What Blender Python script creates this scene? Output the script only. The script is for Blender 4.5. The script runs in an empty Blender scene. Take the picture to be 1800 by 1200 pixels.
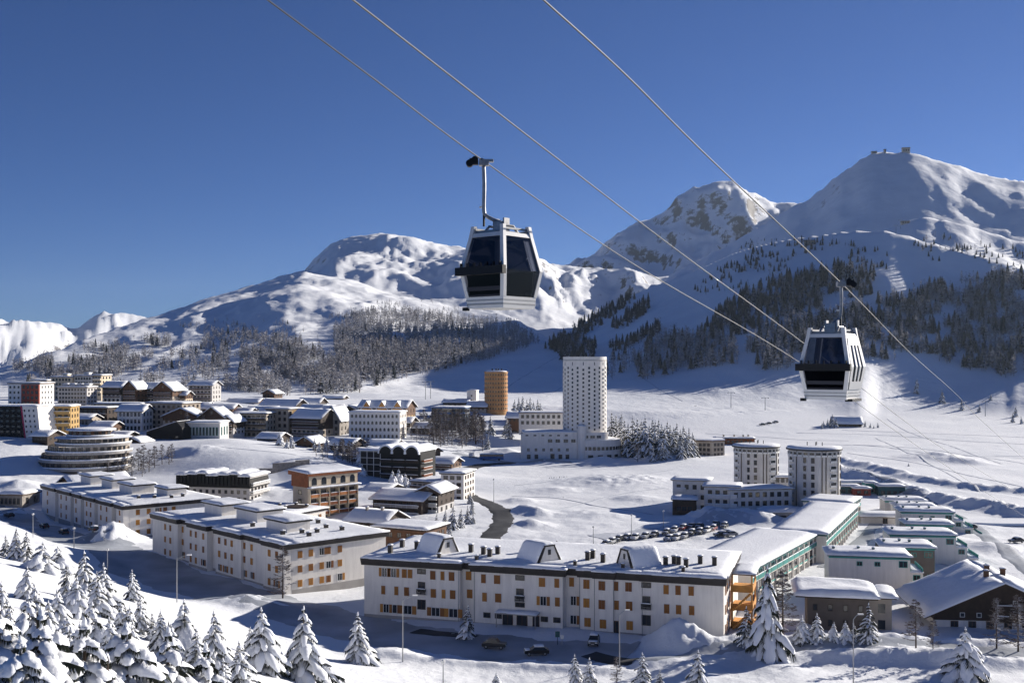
import bpy, bmesh, math, random
import numpy as np
from mathutils import Vector, Matrix
random.seed(7)
rng = np.random.default_rng(11)
R = math.radians
SC = bpy.context.scene
C = SC.collection

# ---------------------------------------------------------------- camera, sky, sun, exposure
F = 1930.0          # focal length in pixels of an 1800 px wide frame
CAMZ = 50.0         # metres above the square in front of the long apartment block
HOR = 630.0         # row of the horizon
cam = bpy.data.cameras.new('camera')
camo = bpy.data.objects.new('camera', cam)
C.objects.link(camo)
camo.location = (0, 0, CAMZ)
camo.rotation_euler = (R(90), 0, 0)
cam.sensor_width = 36.0
cam.lens = 36.0 * F / 1800.0
cam.shift_y = (HOR - 600.0) / 1800.0
cam.clip_start = 0.5
cam.clip_end = 60000
SC.camera = camo

SUN_EL = 17.3       # degrees above the horizon
SUN_BEAR = 53.0     # degrees clockwise from the view direction
W = bpy.data.worlds.new('World')
SC.world = W
W.use_nodes = True
wn = W.node_tree
for n in list(wn.nodes):
    wn.nodes.remove(n)
sky = wn.nodes.new('ShaderNodeTexSky')
sky.sky_type = 'NISHITA'
sky.sun_disc = False
sky.sun_elevation = R(SUN_EL)
sky.sun_rotation = R(SUN_BEAR)
sky.altitude = 2000
sky.air_density = 0.8
sky.dust_density = 0.1
sky.ozone_density = 7.5
bg = wn.nodes.new('ShaderNodeBackground')
bg.inputs['Strength'].default_value = 0.051
wo = wn.nodes.new('ShaderNodeOutputWorld')
tint = wn.nodes.new('ShaderNodeMix')          # camera white balance: the photograph leans to violet
tint.data_type = 'RGBA'; tint.blend_type = 'MULTIPLY'
tint.inputs[0].default_value = 1.0
tint.inputs[7].default_value = (0.80, 0.79, 0.93, 1)
wn.links.new(sky.outputs[0], tint.inputs[6])
wn.links.new(tint.outputs[2], bg.inputs[0])
wn.links.new(bg.outputs[0], wo.inputs[0])

sd = Vector((math.sin(R(SUN_BEAR)) * math.cos(R(SUN_EL)), math.cos(R(SUN_BEAR)) * math.cos(R(SUN_EL)), math.sin(R(SUN_EL))))
sun = bpy.data.lights.new('sun', 'SUN')
sun.energy = 5.0
sun.angle = R(0.5)
sun.color = (1.0, 0.93, 0.84)
suno = bpy.data.objects.new('sun', sun)
C.objects.link(suno)
suno.location = (200, 200, 300)
suno.rotation_euler = (-sd).to_track_quat('-Z', 'Y').to_euler()

SC.view_settings.view_transform = 'Standard'
SC.view_settings.look = 'None'
SC.view_settings.exposure = 0.73
SC.view_settings.gamma = 1.0
SC.render.engine = 'CYCLES'
SC.cycles.use_denoising = True
SC.cycles.max_bounces = 6
SC.cycles.diffuse_bounces = 3
SC.cycles.glossy_bounces = 3
SC.cycles.transparent_max_bounces = 8

# ---------------------------------------------------------------- materials
M = {}
def mat(name, col, rough=0.8, metal=0.0, spec=0.3, var=0.0, vscale=1.0, bump=0.0, bscale=4.0, col2=None, emit=None):
    m = bpy.data.materials.new(name)
    m.use_nodes = True
    nt = m.node_tree
    b = nt.nodes['Principled BSDF']
    b.inputs['Base Color'].default_value = (*col, 1)
    b.inputs['Roughness'].default_value = rough
    b.inputs['Metallic'].default_value = metal
    b.inputs['Specular IOR Level'].default_value = spec
    if var > 0 or bump > 0 or col2:
        tc = nt.nodes.new('ShaderNodeTexCoord')
        nz = nt.nodes.new('ShaderNodeTexNoise')
        nz.inputs['Scale'].default_value = vscale
        nz.inputs['Detail'].default_value = 6
        nt.links.new(tc.outputs['Object'], nz.inputs['Vector'])
        if var > 0 or col2:
            rp = nt.nodes.new('ShaderNodeValToRGB')
            c2 = col2 or tuple(max(0, c * (1 - var)) for c in col)
            c1 = col if col2 else tuple(min(1, c * (1 + var * 0.6)) for c in col)
            rp.color_ramp.elements[0].position = 0.32
            rp.color_ramp.elements[0].color = (*c2, 1)
            rp.color_ramp.elements[1].position = 0.68
            rp.color_ramp.elements[1].color = (*c1, 1)
            nt.links.new(nz.outputs[0], rp.inputs[0])
            nt.links.new(rp.outputs[0], b.inputs['Base Color'])
        if bump > 0:
            n2 = nt.nodes.new('ShaderNodeTexNoise')
            n2.inputs['Scale'].default_value = bscale
            n2.inputs['Detail'].default_value = 8
            nt.links.new(tc.outputs['Object'], n2.inputs['Vector'])
            bp = nt.nodes.new('ShaderNodeBump')
            bp.inputs['Strength'].default_value = bump
            bp.inputs['Distance'].default_value = 0.3
            nt.links.new(n2.outputs[0], bp.inputs['Height'])
            nt.links.new(bp.outputs[0], b.inputs['Normal'])
    M[name] = m
    return m
SNOWC = (0.86, 0.88, 0.91)
# ---------------------------------------------------------------- numpy noise
def _hash(ix, iy, s):
    h = (ix.astype(np.int64) * 374761393 + iy.astype(np.int64) * 668265263 + s * 974634777) & 0x7fffffff
    h = ((h ^ (h >> 13)) * 1274126177) & 0x7fffffff
    return ((h ^ (h >> 16)) & 0xffff) / 65535.0
def vnoise(x, y, s=0):
    ix = np.floor(x); iy = np.floor(y)
    fx = x - ix; fy = y - iy
    fx = fx * fx * fx * (fx * (fx * 6 - 15) + 10); fy = fy * fy * fy * (fy * (fy * 6 - 15) + 10)
    a = _hash(ix, iy, s); b = _hash(ix + 1, iy, s); c = _hash(ix, iy + 1, s); d = _hash(ix + 1, iy + 1, s)
    return (a + (b - a) * fx) * (1 - fy) + (c + (d - c) * fx) * fy
def fbm(x, y, oct=5, s=0, gain=0.5, ridged=False):
    t = 0.0; amp = 1.0; tot = 0.0; f = 1.0
    for k in range(oct):
        c, sn = math.cos(0.6 * k), math.sin(0.6 * k)
        n = vnoise((x * c - y * sn) * f + 17.3 * k, (x * sn + y * c) * f + 5.1 * k, s + k)
        if ridged:
            n = 1 - np.abs(2 * n - 1)
        else:
            n = 2 * n - 1
        t = t + n * amp; tot += amp; amp *= gain; f *= 2.03
    return t / tot

# ---------------------------------------------------------------- terrain: ground points measured as (column, row, distance)
GP = [
 # square and streets in front of the apartment blocks
 (950,1110,201),(645,1085,214),(1290,1128,195),(497,1046,234),(275,968,281),(632,1024,252),(224,950,312),(75,912,360),
 (800,1130,193),(1050,1140,189),(560,1075,217),(380,1020,247),(1150,1150,186),
 # snow bank along the near side of the street
 (0,928,300),(62,948,278),(115,968,262),(200,1024,232),(312,1052,222),(400,1062,217),(515,1106,199),(665,1152,182),(785,1163,178),(872,1173,175),(1000,1178,173),
 (0,916,332),(62,936,311),(115,957,293),(200,1007,255),(312,1037,236),(400,1050,229),(515,1093,208),(665,1141,189),(785,1152,184),(872,1162,181),
 (30,960,240),(150,1010,205),(260,1060,190),(360,1080,195),(480,1120,188),
 # slope in the left foreground
 (0,1010,150),(100,1060,135),(20,1100,105),(100,1150,92),(0,1200,58),(200,1200,68),(400,1200,104),(300,1110,140),(600,1200,145),(500,1150,160),
 (-300,900,220),(-300,1100,80),(-300,1400,35),(300,1500,45),(900,1700,48),(1500,1700,52),(2100,1600,60),(900,2600,20),(0,2300,18),(1800,2600,20),
 (900,1205,165),(1200,1200,166),(1500,1200,167),(1800,1190,170),(2100,1190,172),(1400,1150,187),(1700,1130,195),(1800,1130,195),
 # right hand side
 (1500,1112,203),(1600,1100,206),(1750,1110,203),(1650,960,292),(1500,1000,262),(1780,980,278),(1440,895,364),(1300,905,352),(1600,880,390),(1750,900,360),(1900,960,300),
 (1330,945,306),(1150,950,300),(1250,1000,262),(1500,790,580),(1400,745,760),(1600,725,860),(1750,735,820),(1700,800,560),(1900,760,700),(2100,900,400),(1600,830,470),
 # centre
 (1000,885,380),(1050,832,478),(1000,806,545),(1100,800,560),(900,806,545),(900,870,400),(850,930,320),(800,940,308),(1050,920,330),(1200,870,402),(1200,765,690),(1200,740,760),(1050,750,730),
 (800,862,412),(860,832,478),(820,802,540),(700,860,400),(640,900,350),(560,920,336),(700,920,335),
 # old village on its terrace
 (480,832,432),(520,815,440),(420,812,440),(480,900,362),(400,772,505),(300,775,510),(520,790,490),(600,770,560),(700,772,560),(600,745,620),(450,757,590),(760,752,640),(900,752,660),
 (300,704,690),(600,704,770),(450,700,720),(200,704,690),(60,712,600),(30,768,478),(30,800,446),(20,872,384),(60,930,322),(190,838,440),(120,828,436),(250,840,425),(330,870,392),(300,835,430),
 (0,765,500),(-150,720,600),(-200,860,380),(900,722,760),(760,722,720),(820,712,740),(140,725,600),(240,758,556),(350,772,516),(420,768,560),
 # under the mountains
 (0,690,900),(300,690,900),(600,690,950),(900,700,950),(1200,705,900),(1500,705,1000),(1800,705,1000),(2200,705,1000),(-300,690,900),
 (0,700,2500),(900,700,2500),(1800,700,2500),(0,700,9000),(900,700,9000),(1800,700,9000),
]
def px2u(px): return (px - 900.0) / F
def pz(py, Y): return CAMZ - (py - HOR) / F * Y
U0, U1, NU = -0.80, 0.80, 740
Y0, Y1 = 12.0, 9000.0
ug = np.linspace(U0, U1, NU)
lg = np.concatenate([np.linspace(math.log(12), math.log(130), 90, endpoint=False), np.linspace(math.log(130), math.log(720), 470, endpoint=False), np.linspace(math.log(720), math.log(3600), 250, endpoint=False), np.linspace(math.log(3600), math.log(9000), 60)])
NY = len(lg)
yg = np.exp(lg)
P = np.array([[px2u(a), math.log(c), pz(b, c)] for a, b, c in GP])
def kern(d): return np.sqrt(d * d + 0.0004)
Dm = kern(np.hypot(P[:, None, 0] - P[None, :, 0], P[:, None, 1] - P[None, :, 1]))
Aug = np.block([[Dm, np.ones((len(P), 1))], [np.ones((1, len(P))), np.zeros((1, 1))]])
wts = np.linalg.solve(Aug, np.concatenate([P[:, 2], [0]]))
UU, LL = np.meshgrid(ug, lg)
YY = np.exp(LL); XX = UU * YY
G = np.full(UU.shape, wts[-1])
for k in range(len(P)):
    G += wts[k] * kern(np.hypot(UU - P[k, 0], LL - P[k, 1]))
def blur(A, n):
    for _ in range(n):
        B = A.copy()
        B[1:-1] = 0.25 * A[:-2] + 0.5 * A[1:-1] + 0.25 * A[2:]
        A = B.copy()
        A[:, 1:-1] = 0.25 * B[:, :-2] + 0.5 * B[:, 1:-1] + 0.25 * B[:, 2:]
    return A
G = blur(G, 6)
G0 = G.copy()

def ss(a, b, x):
    t = np.clip((x - a) / (b - a), 0, 1)
    return t * t * (3 - 2 * t)
# ridges: list of (column, row, distance) for the crest and for the foot
def layer(crest, foot, power, back, namp, nscale, seed, crag=0.0, rid=0.3):
    crest = list(crest)
    if crest[0][0] > -300: crest = [(crest[0][0] - 320, 1100, crest[0][2]), (crest[0][0] - 160, crest[0][1] + 170, crest[0][2])] + crest
    if crest[-1][0] < 2100: crest = crest + [(crest[-1][0] + 160, crest[-1][1] + 170, crest[-1][2]), (crest[-1][0] + 320, 1100, crest[-1][2])]
    cr = np.array(crest, float); ft = np.array(foot, float)
    cu = px2u(cr[:, 0]); fu = px2u(ft[:, 0])
    Rz = np.interp(ug, cu, pz(cr[:, 1], cr[:, 2])); RY = np.interp(ug, cu, cr[:, 2])
    Fz = np.interp(ug, fu, pz(ft[:, 1], ft[:, 2])); FY = np.interp(ug, fu, ft[:, 2])
    def sm(a, n):
        kx = np.arange(-3 * n, 3 * n + 1); w_ = np.exp(-(kx / n) ** 2 / 2); w_ /= w_.sum()
        return np.convolve(np.pad(a, 3 * n, mode='edge'), w_, 'valid')
    RY = sm(RY, 16); FY = sm(FY, 22); Fz = sm(Fz, 22); Rz = sm(Rz, 2)
    RY = RY * (1 + 0.02 * (fbm(ug * 14, ug * 0 + seed, 4, seed)))
    Fz = np.minimum(Fz, Rz - 5)
    t = (YY - FY) / (RY - FY)
    tc = np.clip(t, 0, 1)
    z = Fz + (Rz - Fz) * (tc ** power)
    z = np.where(t < 0, Fz + (YY - FY) * np.maximum((Rz - Fz) / (RY - FY) * 0.9, 0.3), z)
    z = np.where(t > 1, Rz - (YY - RY) * back, z)
    n = fbm(XX / nscale, YY / (nscale * 1.5), 6, seed, 0.5)
    g = fbm(XX / (nscale * 0.55) + 0.6 * n, YY / (nscale * 1.9), 5, seed + 40, 0.5, True) - 0.55
    w = ss(0.02, 0.35, t) * (1 - 0.82 * ss(0.72, 1.0, t))
    z = z + namp * w * (n * 0.9 + g * rid * 2)
    if crag:
        c = fbm(XX / (nscale * 0.12), YY / (nscale * 0.2), 4, seed + 80, 0.55, True) - 0.5
        z = z + crag * c * ss(0.1, 0.5, t)
    return z
LAY = {}
LAY['ski_hill'] = layer(
  [(300,760,700),(480,716,760),(560,700,810),(700,664,960),(850,634,1220),(940,608,1420),(1000,582,1540),(1090,528,1600),(1190,489,1520),(1290,443,1360),(1420,414,1250),(1500,408,1240),(1560,406,1230),(1700,440,1190),(1800,468,1160),(2200,540,1080)],
  [(300,760,640),(480,718,700),(560,714,735),(700,716,745),(850,714,760),(1000,716,770),(1200,733,745),(1400,730,810),(1600,716,880),(1800,712,880),(2200,700,800)],
  1.30, 0.35, 20, 260, 3, rid=0.08)
LAY['lift_ridge'] = layer(
  [(1380,470,1430),(1480,440,1440),(1550,403,1450),(1590,386,1460),(1622,378,1460),(1700,394,1450),(1800,424,1430),(2200,470,1400)],
  [(1380,520,1270),(1550,470,1260),(1800,520,1200),(2200,560,1150)], 1.0, 0.3, 26, 180, 5)
LAY['mountain_right'] = layer(
  [(1180,480,2150),(1300,418,2100),(1390,367,2050),(1420,351,2020),(1480,303,1980),(1530,268,1950),(1600,267,1940),(1640,280,1940),(1700,296,1930),(1800,320,1900),(2200,420,1750)],
  [(1180,500,1800),(1300,500,1620),(1480,500,1430),(1800,480,1400),(2200,520,1350)], 1.05, 0.6, 46, 420, 9, crag=7)
LAY['mountain_peak'] = layer(
  [(900,560,3300),(960,518,3300),(1020,470,3300),(1060,441,3300),(1090,416,3280),(1103,401,3270),(1140,389,3270),(1168,371,3260),(1195,346,3260),(1230,327,3280),(1258,321,3290),(1275,318,3300),(1310,334,3300),(1350,350,3320),(1400,362,3350),(1520,400,3400),(1800,470,3400)],
  [(900,560,2600),(1020,540,2500),(1200,520,2420),(1400,500,2500),(1800,520,2700)], 1.15, 0.6, 120, 480, 13, crag=26, rid=0.5)
LAY['mountain_saddle'] = layer(
  [(820,500,2700),(900,478,2700),(950,467,2700),(1010,470,2700),(1060,474,2680),(1120,480,2660),(1180,490,2650),(1260,530,2600),(1400,560,2600)],
  [(820,600,2000),(950,590,2020),(1060,575,2050),(1180,570,2100),(1400,570,2200)], 1.2, 0.5, 95, 330, 17, crag=12, rid=0.6)
LAY['mountain_left'] = layer(
  [(-400,690,1150),(-100,660,1200),(0,647,1280),(60,629,1350),(140,600,1480),(230,571,1680),(300,549,1880),(400,516,2250),(470,497,2500),(530,481,2680),(580,486,2650),(640,500,2480),(700,522,2250),(800,540,2000),(900,556,1850),(950,585,1700),(1000,615,1550),(1100,660,1400)],
  [(-400,710,850),(0,700,880),(300,696,900),(600,692,940),(800,680,1030),(950,650,1150),(1100,670,1180)], 1.0, 0.16, 42, 420, 21, crag=6)
LAY['mountain_dome'] = layer(
  [(300,640,3142),(440,560,3142),(500,508,3142),(532,482,3142),(548,462,3156),(570,440,3169),(592,425,3183),(622,418,3183),(660,412,3169),(700,415,3142),(760,426,3114),(810,437,3087),(870,456,3032),(940,484,2937),(990,525,2841),(1040,580,2732),(1120,640,2732)],
  [(300,640,2056),(530,560,2128),(700,560,1995),(900,590,1874),(1040,620,1814),(1120,650,1814)], 0.9, 0.5, 78, 380, 27, crag=10, rid=0.4)
LAY['mountain_far'] = layer(
  [(-400,600,6000),(-120,603,6000),(0,592,6000),(40,578,6000),(75,571,6000),(100,571,6000),(134,581,6000),(148,569,6300),(165,556,6400),(180,547,6400),(192,551,6400),(204,549,6400),(222,554,6400),(240,553,6400),(300,566,6400),(420,590,6400),(900,640,6400)],
  [(-400,660,4300),(130,660,4300),(240,640,4600),(900,660,4600)], 1.15, 0.5, 240, 800, 31, crag=22, rid=0.6)
names = ['ground'] + list(LAY)
# foreground relief: wind-packed snow, banks, piles
near = np.exp(-(YY / 900.0) ** 2)
rough = np.clip(0.35 + 1.3 * fbm(XX / 60, YY / 60, 3, 53), 0.05, 1.2)
G = G + near * (0.8 * fbm(XX / 40, YY / 40, 4, 51) + 0.35 * rough * fbm(XX / 7, YY / 7, 4, 52) + 0.30 * rough * (fbm(XX / 2.6, YY / 2.6, 3, 54, 0.5, True) - 0.5) * np.exp(-(YY / 420.0) ** 2))
PILES = [(205,952,306,4.2,9),(190,958,300,2.5,7),(1195,1130,192,2.6,5),(1165,1140,189,2.2,5),(1225,1142,188,2.4,6),(1300,1150,186,2.0,6),
         (1290,912,340,3.0,12),(1240,915,338,2.6,8),(1345,920,334,2.4,8),(470,1060,216,1.7,7),(430,1055,220,1.5,7),(690,1150,182,1.3,6),(1245,696,880,7,22),(1270,700,860,5,14),
         (925,900,356,2.2,7),(935,925,326,1.8,6),(950,905,350,1.6,6),(915,880,384,1.8,7),(600,860,410,2.0,8),(560,870,400,1.6,7),(470,870,398,1.6,9),(350,800,470,2.2,10),(150,850,420,2.0,8),(40,850,400,2.4,8),(980,860,415,1.2,10),(1120,880,392,1.4,9),(1550,940,310,1.4,6),(1480,970,284,1.2,5),(1740,960,290,1.6,7),(1330,1120,196,1.4,5),(1400,1105,205,1.2,5),(1040,905,352,1.4,14),(1080,850,444,3.0,30),
         (700,795,540,2.5,9),(750,790,548,2.2,9),(960,806,532,1.8,10),(1060,806,536,2.2,10),(1180,806,540,2.5,14),(890,790,560,2.6,10),(860,775,600,2.6,10),
         (1650,805,540,3.0,18),(1700,818,520,2.4,10),(1550,1150,186,1.5,9),(1650,1165,182,1.4,8),(1440,1155,186,1.3,9),(40,890,362,2.4,9),(1370,1175,174,1.0,6),(1210,1176,174,1.1,6)]
for a, b, c, h, s in PILES:
    x0 = px2u(a) * c
    r = np.hypot(XX - x0, YY - c) / s
    r = r * (1 + 0.25 * fbm(XX / s * 1.3, YY / s * 1.3, 3, 60))
    G = G + h * np.exp(-r * r * 1.6) * (1 + 0.25 * fbm(XX / 2.2, YY / 2.2, 3, 61))
# ploughed ridges along the street
def bank(pts, h, w):
    global G
    pts = [(px2u(a) * c, c) for a, b, c in pts]
    best = np.full(G.shape, 1e9)
    for (xa, ya), (xb, yb) in zip(pts[:-1], pts[1:]):
        dx, dy = xb - xa, yb - ya
        t = np.clip(((XX - xa) * dx + (YY - ya) * dy) / (dx * dx + dy * dy), 0, 1)
        best = np.minimum(best, np.hypot(XX - xa - t * dx, YY - ya - t * dy))
    G = G + h * np.exp(-(best / w) ** 2) * (1 + 0.5 * fbm(XX / 3.5, YY / 3.5, 3, 66))
bank([(665,1150,179),(785,1163,178),(872,1173,176),(1000,1178,174),(1100,1180,173)], 0.7, 1.6)
bank([(1130,1175,178),(1300,1168,180),(1450,1165,181),(1600,1168,180),(1800,1172,178)], 1.1, 2.4)
bank([(1300,1148,190),(1450,1148,190),(1600,1150,190),(1800,1150,190)], 1.4, 2.6)
bank([(1475,820,470),(1560,850,430),(1640,880,392),(1800,905,352)], 3.0, 6.0)
bank([(1480,800,520),(1600,838,450),(1700,850,430),(1800,858,420)], 2.0, 5.0)
ST = [G] + [LAY[k] for k in LAY]
S = np.stack(ST)
k = 5.0
mx = S.max(0)
H = mx + k * np.log(np.exp(np.clip((S - mx) / k, -40, 0)).sum(0)) - 0.0
ker = S.argmax(0)
del S
def colH(u):
    f = (u - U0) / (U1 - U0) * (NU - 1)
    i = int(min(max(math.floor(f), 0), NU - 2)); a = f - i
    return H[:, i] * (1 - a) + H[:, i + 1] * a
def Hxy(x, y):
    u = x / y
    f = min(max((u - U0) / (U1 - U0) * (NU - 1), 0), NU - 1.001); ly = math.log(y)
    j = min(max(int(np.searchsorted(lg, ly)) - 1, 0), NY - 2); b = min(max((ly - lg[j]) / (lg[j + 1] - lg[j]), 0.0), 1.0)
    i = int(f); a = f - i
    return float((H[j, i] * (1 - a) + H[j, i + 1] * a) * (1 - b) + (H[j + 1, i] * (1 - a) + H[j + 1, i + 1] * a) * b)
def hit(px, py, ymin=12, ymax=8900):
    u = px2u(px); c = colH(u); z = CAMZ - (py - HOR) / F * yg
    ok = np.where((c >= z) & (yg >= ymin) & (yg <= ymax))[0]
    if len(ok) == 0: return None
    j = ok[0]
    if j == 0: Y = yg[0]
    else:
        d0 = z[j - 1] - c[j - 1]; d1 = c[j] - z[j]
        t = d0 / (d0 + d1) if d0 + d1 > 0 and d0 > 0 else 1.0
        Y = yg[j - 1] + t * (yg[j] - yg[j - 1])
    return Vector((u * Y, Y, Hxy(u * Y, Y)))
def at(px, py, Y):
    return Vector((px2u(px) * Y, Y, pz(py, Y)))
def onground(px, Y, dz=0.0):
    x = px2u(px) * Y
    return Vector((x, Y, Hxy(x, Y) + dz))

# ---------------------------------------------------------------- terrain materials
def snow_terrain(name, rock=False, thr=0.80, soft=0.05, rs=0.02, dots=0.0):
    m = bpy.data.materials.new(name); m.use_nodes = True
    nt = m.node_tree; L = nt.links; N = nt.nodes
    b = N['Principled BSDF']
    b.inputs['Roughness'].default_value = 0.7
    b.inputs['Specular IOR Level'].default_value = 0.25
    geo = N.new('ShaderNodeNewGeometry')
    nz = N.new('ShaderNodeTexNoise'); nz.inputs['Scale'].default_value = 0.02; nz.inputs['Detail'].default_value = 5
    L.new(geo.outputs['Position'], nz.inputs['Vector'])
    rp = N.new('ShaderNodeValToRGB')
    rp.color_ramp.elements[0].position = 0.35; rp.color_ramp.elements[0].color = (0.79, 0.815, 0.85, 1)
    rp.color_ramp.elements[1].position = 0.65; rp.color_ramp.elements[1].color = (0.88, 0.895, 0.915, 1)
    L.new(nz.outputs[0], rp.inputs[0])
    col = rp.outputs[0]
    if rock:
        n2 = N.new('ShaderNodeTexNoise'); n2.inputs['Scale'].default_value = rs; n2.inputs['Detail'].default_value = 9; n2.inputs['Roughness'].default_value = 0.68
        L.new(geo.outputs['Position'], n2.inputs['Vector'])
        sp = N.new('ShaderNodeSeparateXYZ'); L.new(geo.outputs['Normal'], sp.inputs[0])
        ma = N.new('ShaderNodeMath'); ma.operation = 'MULTIPLY_ADD'
        L.new(n2.outputs[0], ma.inputs[0]); ma.inputs[1].default_value = -0.62
        L.new(sp.outputs[2], ma.inputs[2])
        mr = N.new('ShaderNodeMapRange'); mr.inputs['From Min'].default_value = thr - 0.31 + soft; mr.inputs['From Max'].default_value = thr - 0.31 - soft
        L.new(ma.outputs[0], mr.inputs['Value'])
        rc = N.new('ShaderNodeValToRGB')
        rc.color_ramp.elements[0].color = (0.075, 0.07, 0.07, 1); rc.color_ramp.elements[1].color = (0.20, 0.18, 0.165, 1)
        L.new(n2.outputs[0], rc.inputs[0])
        mx_ = N.new('ShaderNodeMix'); mx_.data_type = 'RGBA'
        L.new(mr.outputs[0], mx_.inputs[0]); L.new(col, mx_.inputs[6]); L.new(rc.outputs[0], mx_.inputs[7])
        col = mx_.outputs[2]
    L.new(col, b.inputs['Base Color'])
    n3 = N.new('ShaderNodeTexNoise'); n3.inputs['Scale'].default_value = 0.35 if not rock else 0.06; n3.inputs['Detail'].default_value = 10; n3.inputs['Roughness'].default_value = 0.6
    L.new(geo.outputs['Position'], n3.inputs['Vector'])
    bp = N.new('ShaderNodeBump'); bp.inputs['Strength'].default_value = 0.4 if not rock else 0.3
    bp.inputs['Distance'].default_value = 0.5 if not rock else 5.0
    L.new(n3.outputs[0], bp.inputs['Height'])
    if not rock:
        n4 = N.new('ShaderNodeTexNoise'); n4.inputs['Scale'].default_value = 1.7; n4.inputs['Detail'].default_value = 8; n4.inputs['Roughness'].default_value = 0.65
        L.new(geo.outputs['Position'], n4.inputs['Vector'])
        b2 = N.new('ShaderNodeBump'); b2.inputs['Strength'].default_value = 0.5; b2.inputs['Distance'].default_value = 0.22
        L.new(n4.outputs[0], b2.inputs['Height']); L.new(bp.outputs[0], b2.inputs['Normal']); L.new(b2.outputs[0], b.inputs['Normal'])
    else: L.new(bp.outputs[0], b.inputs['Normal'])
    M[name] = m
    return m
snow_terrain('snow_ground')
snow_terrain('snow_hill', True, 0.60, 0.04, 0.03)
snow_terrain('snow_mount', True, 0.60, 0.05, 0.03)
snow_terrain('snow_crag', True, 0.70, 0.04, 0.05)
tm = {'ground': 'snow_ground', 'ski_hill': 'snow_hill', 'lift_ridge': 'snow_hill', 'mountain_right': 'snow_mount', 'mountain_peak': 'snow_crag',
      'mountain_saddle': 'snow_crag', 'mountain_left': 'snow_hill', 'mountain_dome': 'snow_mount', 'mountain_far': 'snow_crag'}
def np_mesh(name, V, Fc, m, smooth=True):
    me = bpy.data.meshes.new(name)
    n = len(Fc); kk = Fc.shape[1]
    me.vertices.add(len(V)); me.vertices.foreach_set('co', np.ascontiguousarray(V, dtype=np.float32).ravel())
    me.loops.add(n * kk); me.loops.foreach_set('vertex_index', np.ascontiguousarray(Fc, dtype=np.int32).ravel())
    me.polygons.add(n); me.polygons.foreach_set('loop_start', np.arange(0, n * kk, kk, dtype=np.int32))
    me.polygons.foreach_set('use_smooth', np.full(n, smooth, dtype=bool))
    me.update(calc_edges=True)
    me.materials.append(m)
    o = bpy.data.objects.new(name, me); C.objects.link(o)
    return o
VV = np.stack([XX, YY, H], -1).reshape(-1, 3)
jj, ii = np.meshgrid(np.arange(NY - 1), np.arange(NU - 1), indexing='ij')
q = np.stack([jj * NU + ii, jj * NU + ii + 1, (jj + 1) * NU + ii + 1, (jj + 1) * NU + ii], -1).reshape(-1, 4)
ql = ker[:-1, :-1].reshape(-1)
for idx, nm in enumerate(names):
    fq = q[ql == idx]
    if len(fq) == 0: continue
    used, inv = np.unique(fq, return_inverse=True)
    o = np_mesh(nm, VV[used], inv.reshape(-1, 4), M[tm[nm]])
    o['kind'] = 'structure'
# ---------------------------------------------------------------- helpers: objects and labels
def link(name, me, parent=None, loc=None, rz=None):
    o = bpy.data.objects.new(name, me); C.objects.link(o)
    if parent is not None: o.parent = parent
    if loc is not None: o.location = loc
    if rz is not None: o.rotation_euler = (0, 0, rz)
    return o
def tag(o, label, cat, group=None, kind=None):
    o['label'] = label; o['category'] = cat
    if group: o['group'] = group
    if kind: o['kind'] = kind
    return o
def pydata(name, V, Fc, mats, mi=None, smooth=False):
    me = bpy.data.meshes.new(name)
    me.from_pydata([tuple(v) for v in V], [], [tuple(f) for f in Fc])
    for m in (mats if isinstance(mats, (list, tuple)) else [mats]): me.materials.append(m)
    if mi is not None: me.polygons.foreach_set('material_index', mi)
    if smooth: me.polygons.foreach_set('use_smooth', [True] * len(me.polygons))
    me.update()
    return me

# ---------------------------------------------------------------- tree materials
def tree_mat(name, dark, light, snow, lo, hi, nscale, varscale=0.03):
    m = bpy.data.materials.new(name); m.use_nodes = True
    nt = m.node_tree; L = nt.links; N = nt.nodes
    b = N['Principled BSDF']; b.inputs['Roughness'].default_value = 0.85; b.inputs['Specular IOR Level'].default_value = 0.15
    geo = N.new('ShaderNodeNewGeometry')
    n1 = N.new('ShaderNodeTexNoise'); n1.inputs['Scale'].default_value = varscale; n1.inputs['Detail'].default_value = 4
    L.new(geo.outputs['Position'], n1.inputs['Vector'])
    rp = N.new('ShaderNodeValToRGB'); rp.color_ramp.elements[0].position = 0.35; rp.color_ramp.elements[1].position = 0.68
    rp.color_ramp.elements[0].color = (*dark, 1); rp.color_ramp.elements[1].color = (*light, 1)
    L.new(n1.outputs[0], rp.inputs[0])
    n2 = N.new('ShaderNodeTexNoise'); n2.inputs['Scale'].default_value = nscale; n2.inputs['Detail'].default_value = 3
    L.new(geo.outputs['Position'], n2.inputs['Vector'])
    sp = N.new('ShaderNodeSeparateXYZ'); L.new(geo.outputs['Normal'], sp.inputs[0])
    ab = N.new('ShaderNodeMath'); ab.operation = 'ABSOLUTE'; L.new(sp.outputs[2], ab.inputs[0])
    ad = N.new('ShaderNodeMath'); ad.operation = 'MULTIPLY_ADD'; ad.inputs[1].default_value = 1.0
    L.new(n2.outputs[0], ad.inputs[0]); L.new(ab.outputs[0], ad.inputs[2])
    mr = N.new('ShaderNodeMapRange'); mr.inputs['From Min'].default_value = lo; mr.inputs['From Max'].default_value = hi
    L.new(ad.outputs[0], mr.inputs['Value'])
    mx_ = N.new('ShaderNodeMix'); mx_.data_type = 'RGBA'
    L.new(mr.outputs[0], mx_.inputs[0]); L.new(rp.outputs[0], mx_.inputs[6]); mx_.inputs[7].default_value = (*snow, 1)
    L.new(mx_.outputs[2], b.inputs['Base Color'])
    M[name] = m
    return m
tree_mat('larch_far', (0.105, 0.085, 0.078), (0.20, 0.145, 0.115), (0.60, 0.61, 0.64), 0.86, 1.55, 0.45)
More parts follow.
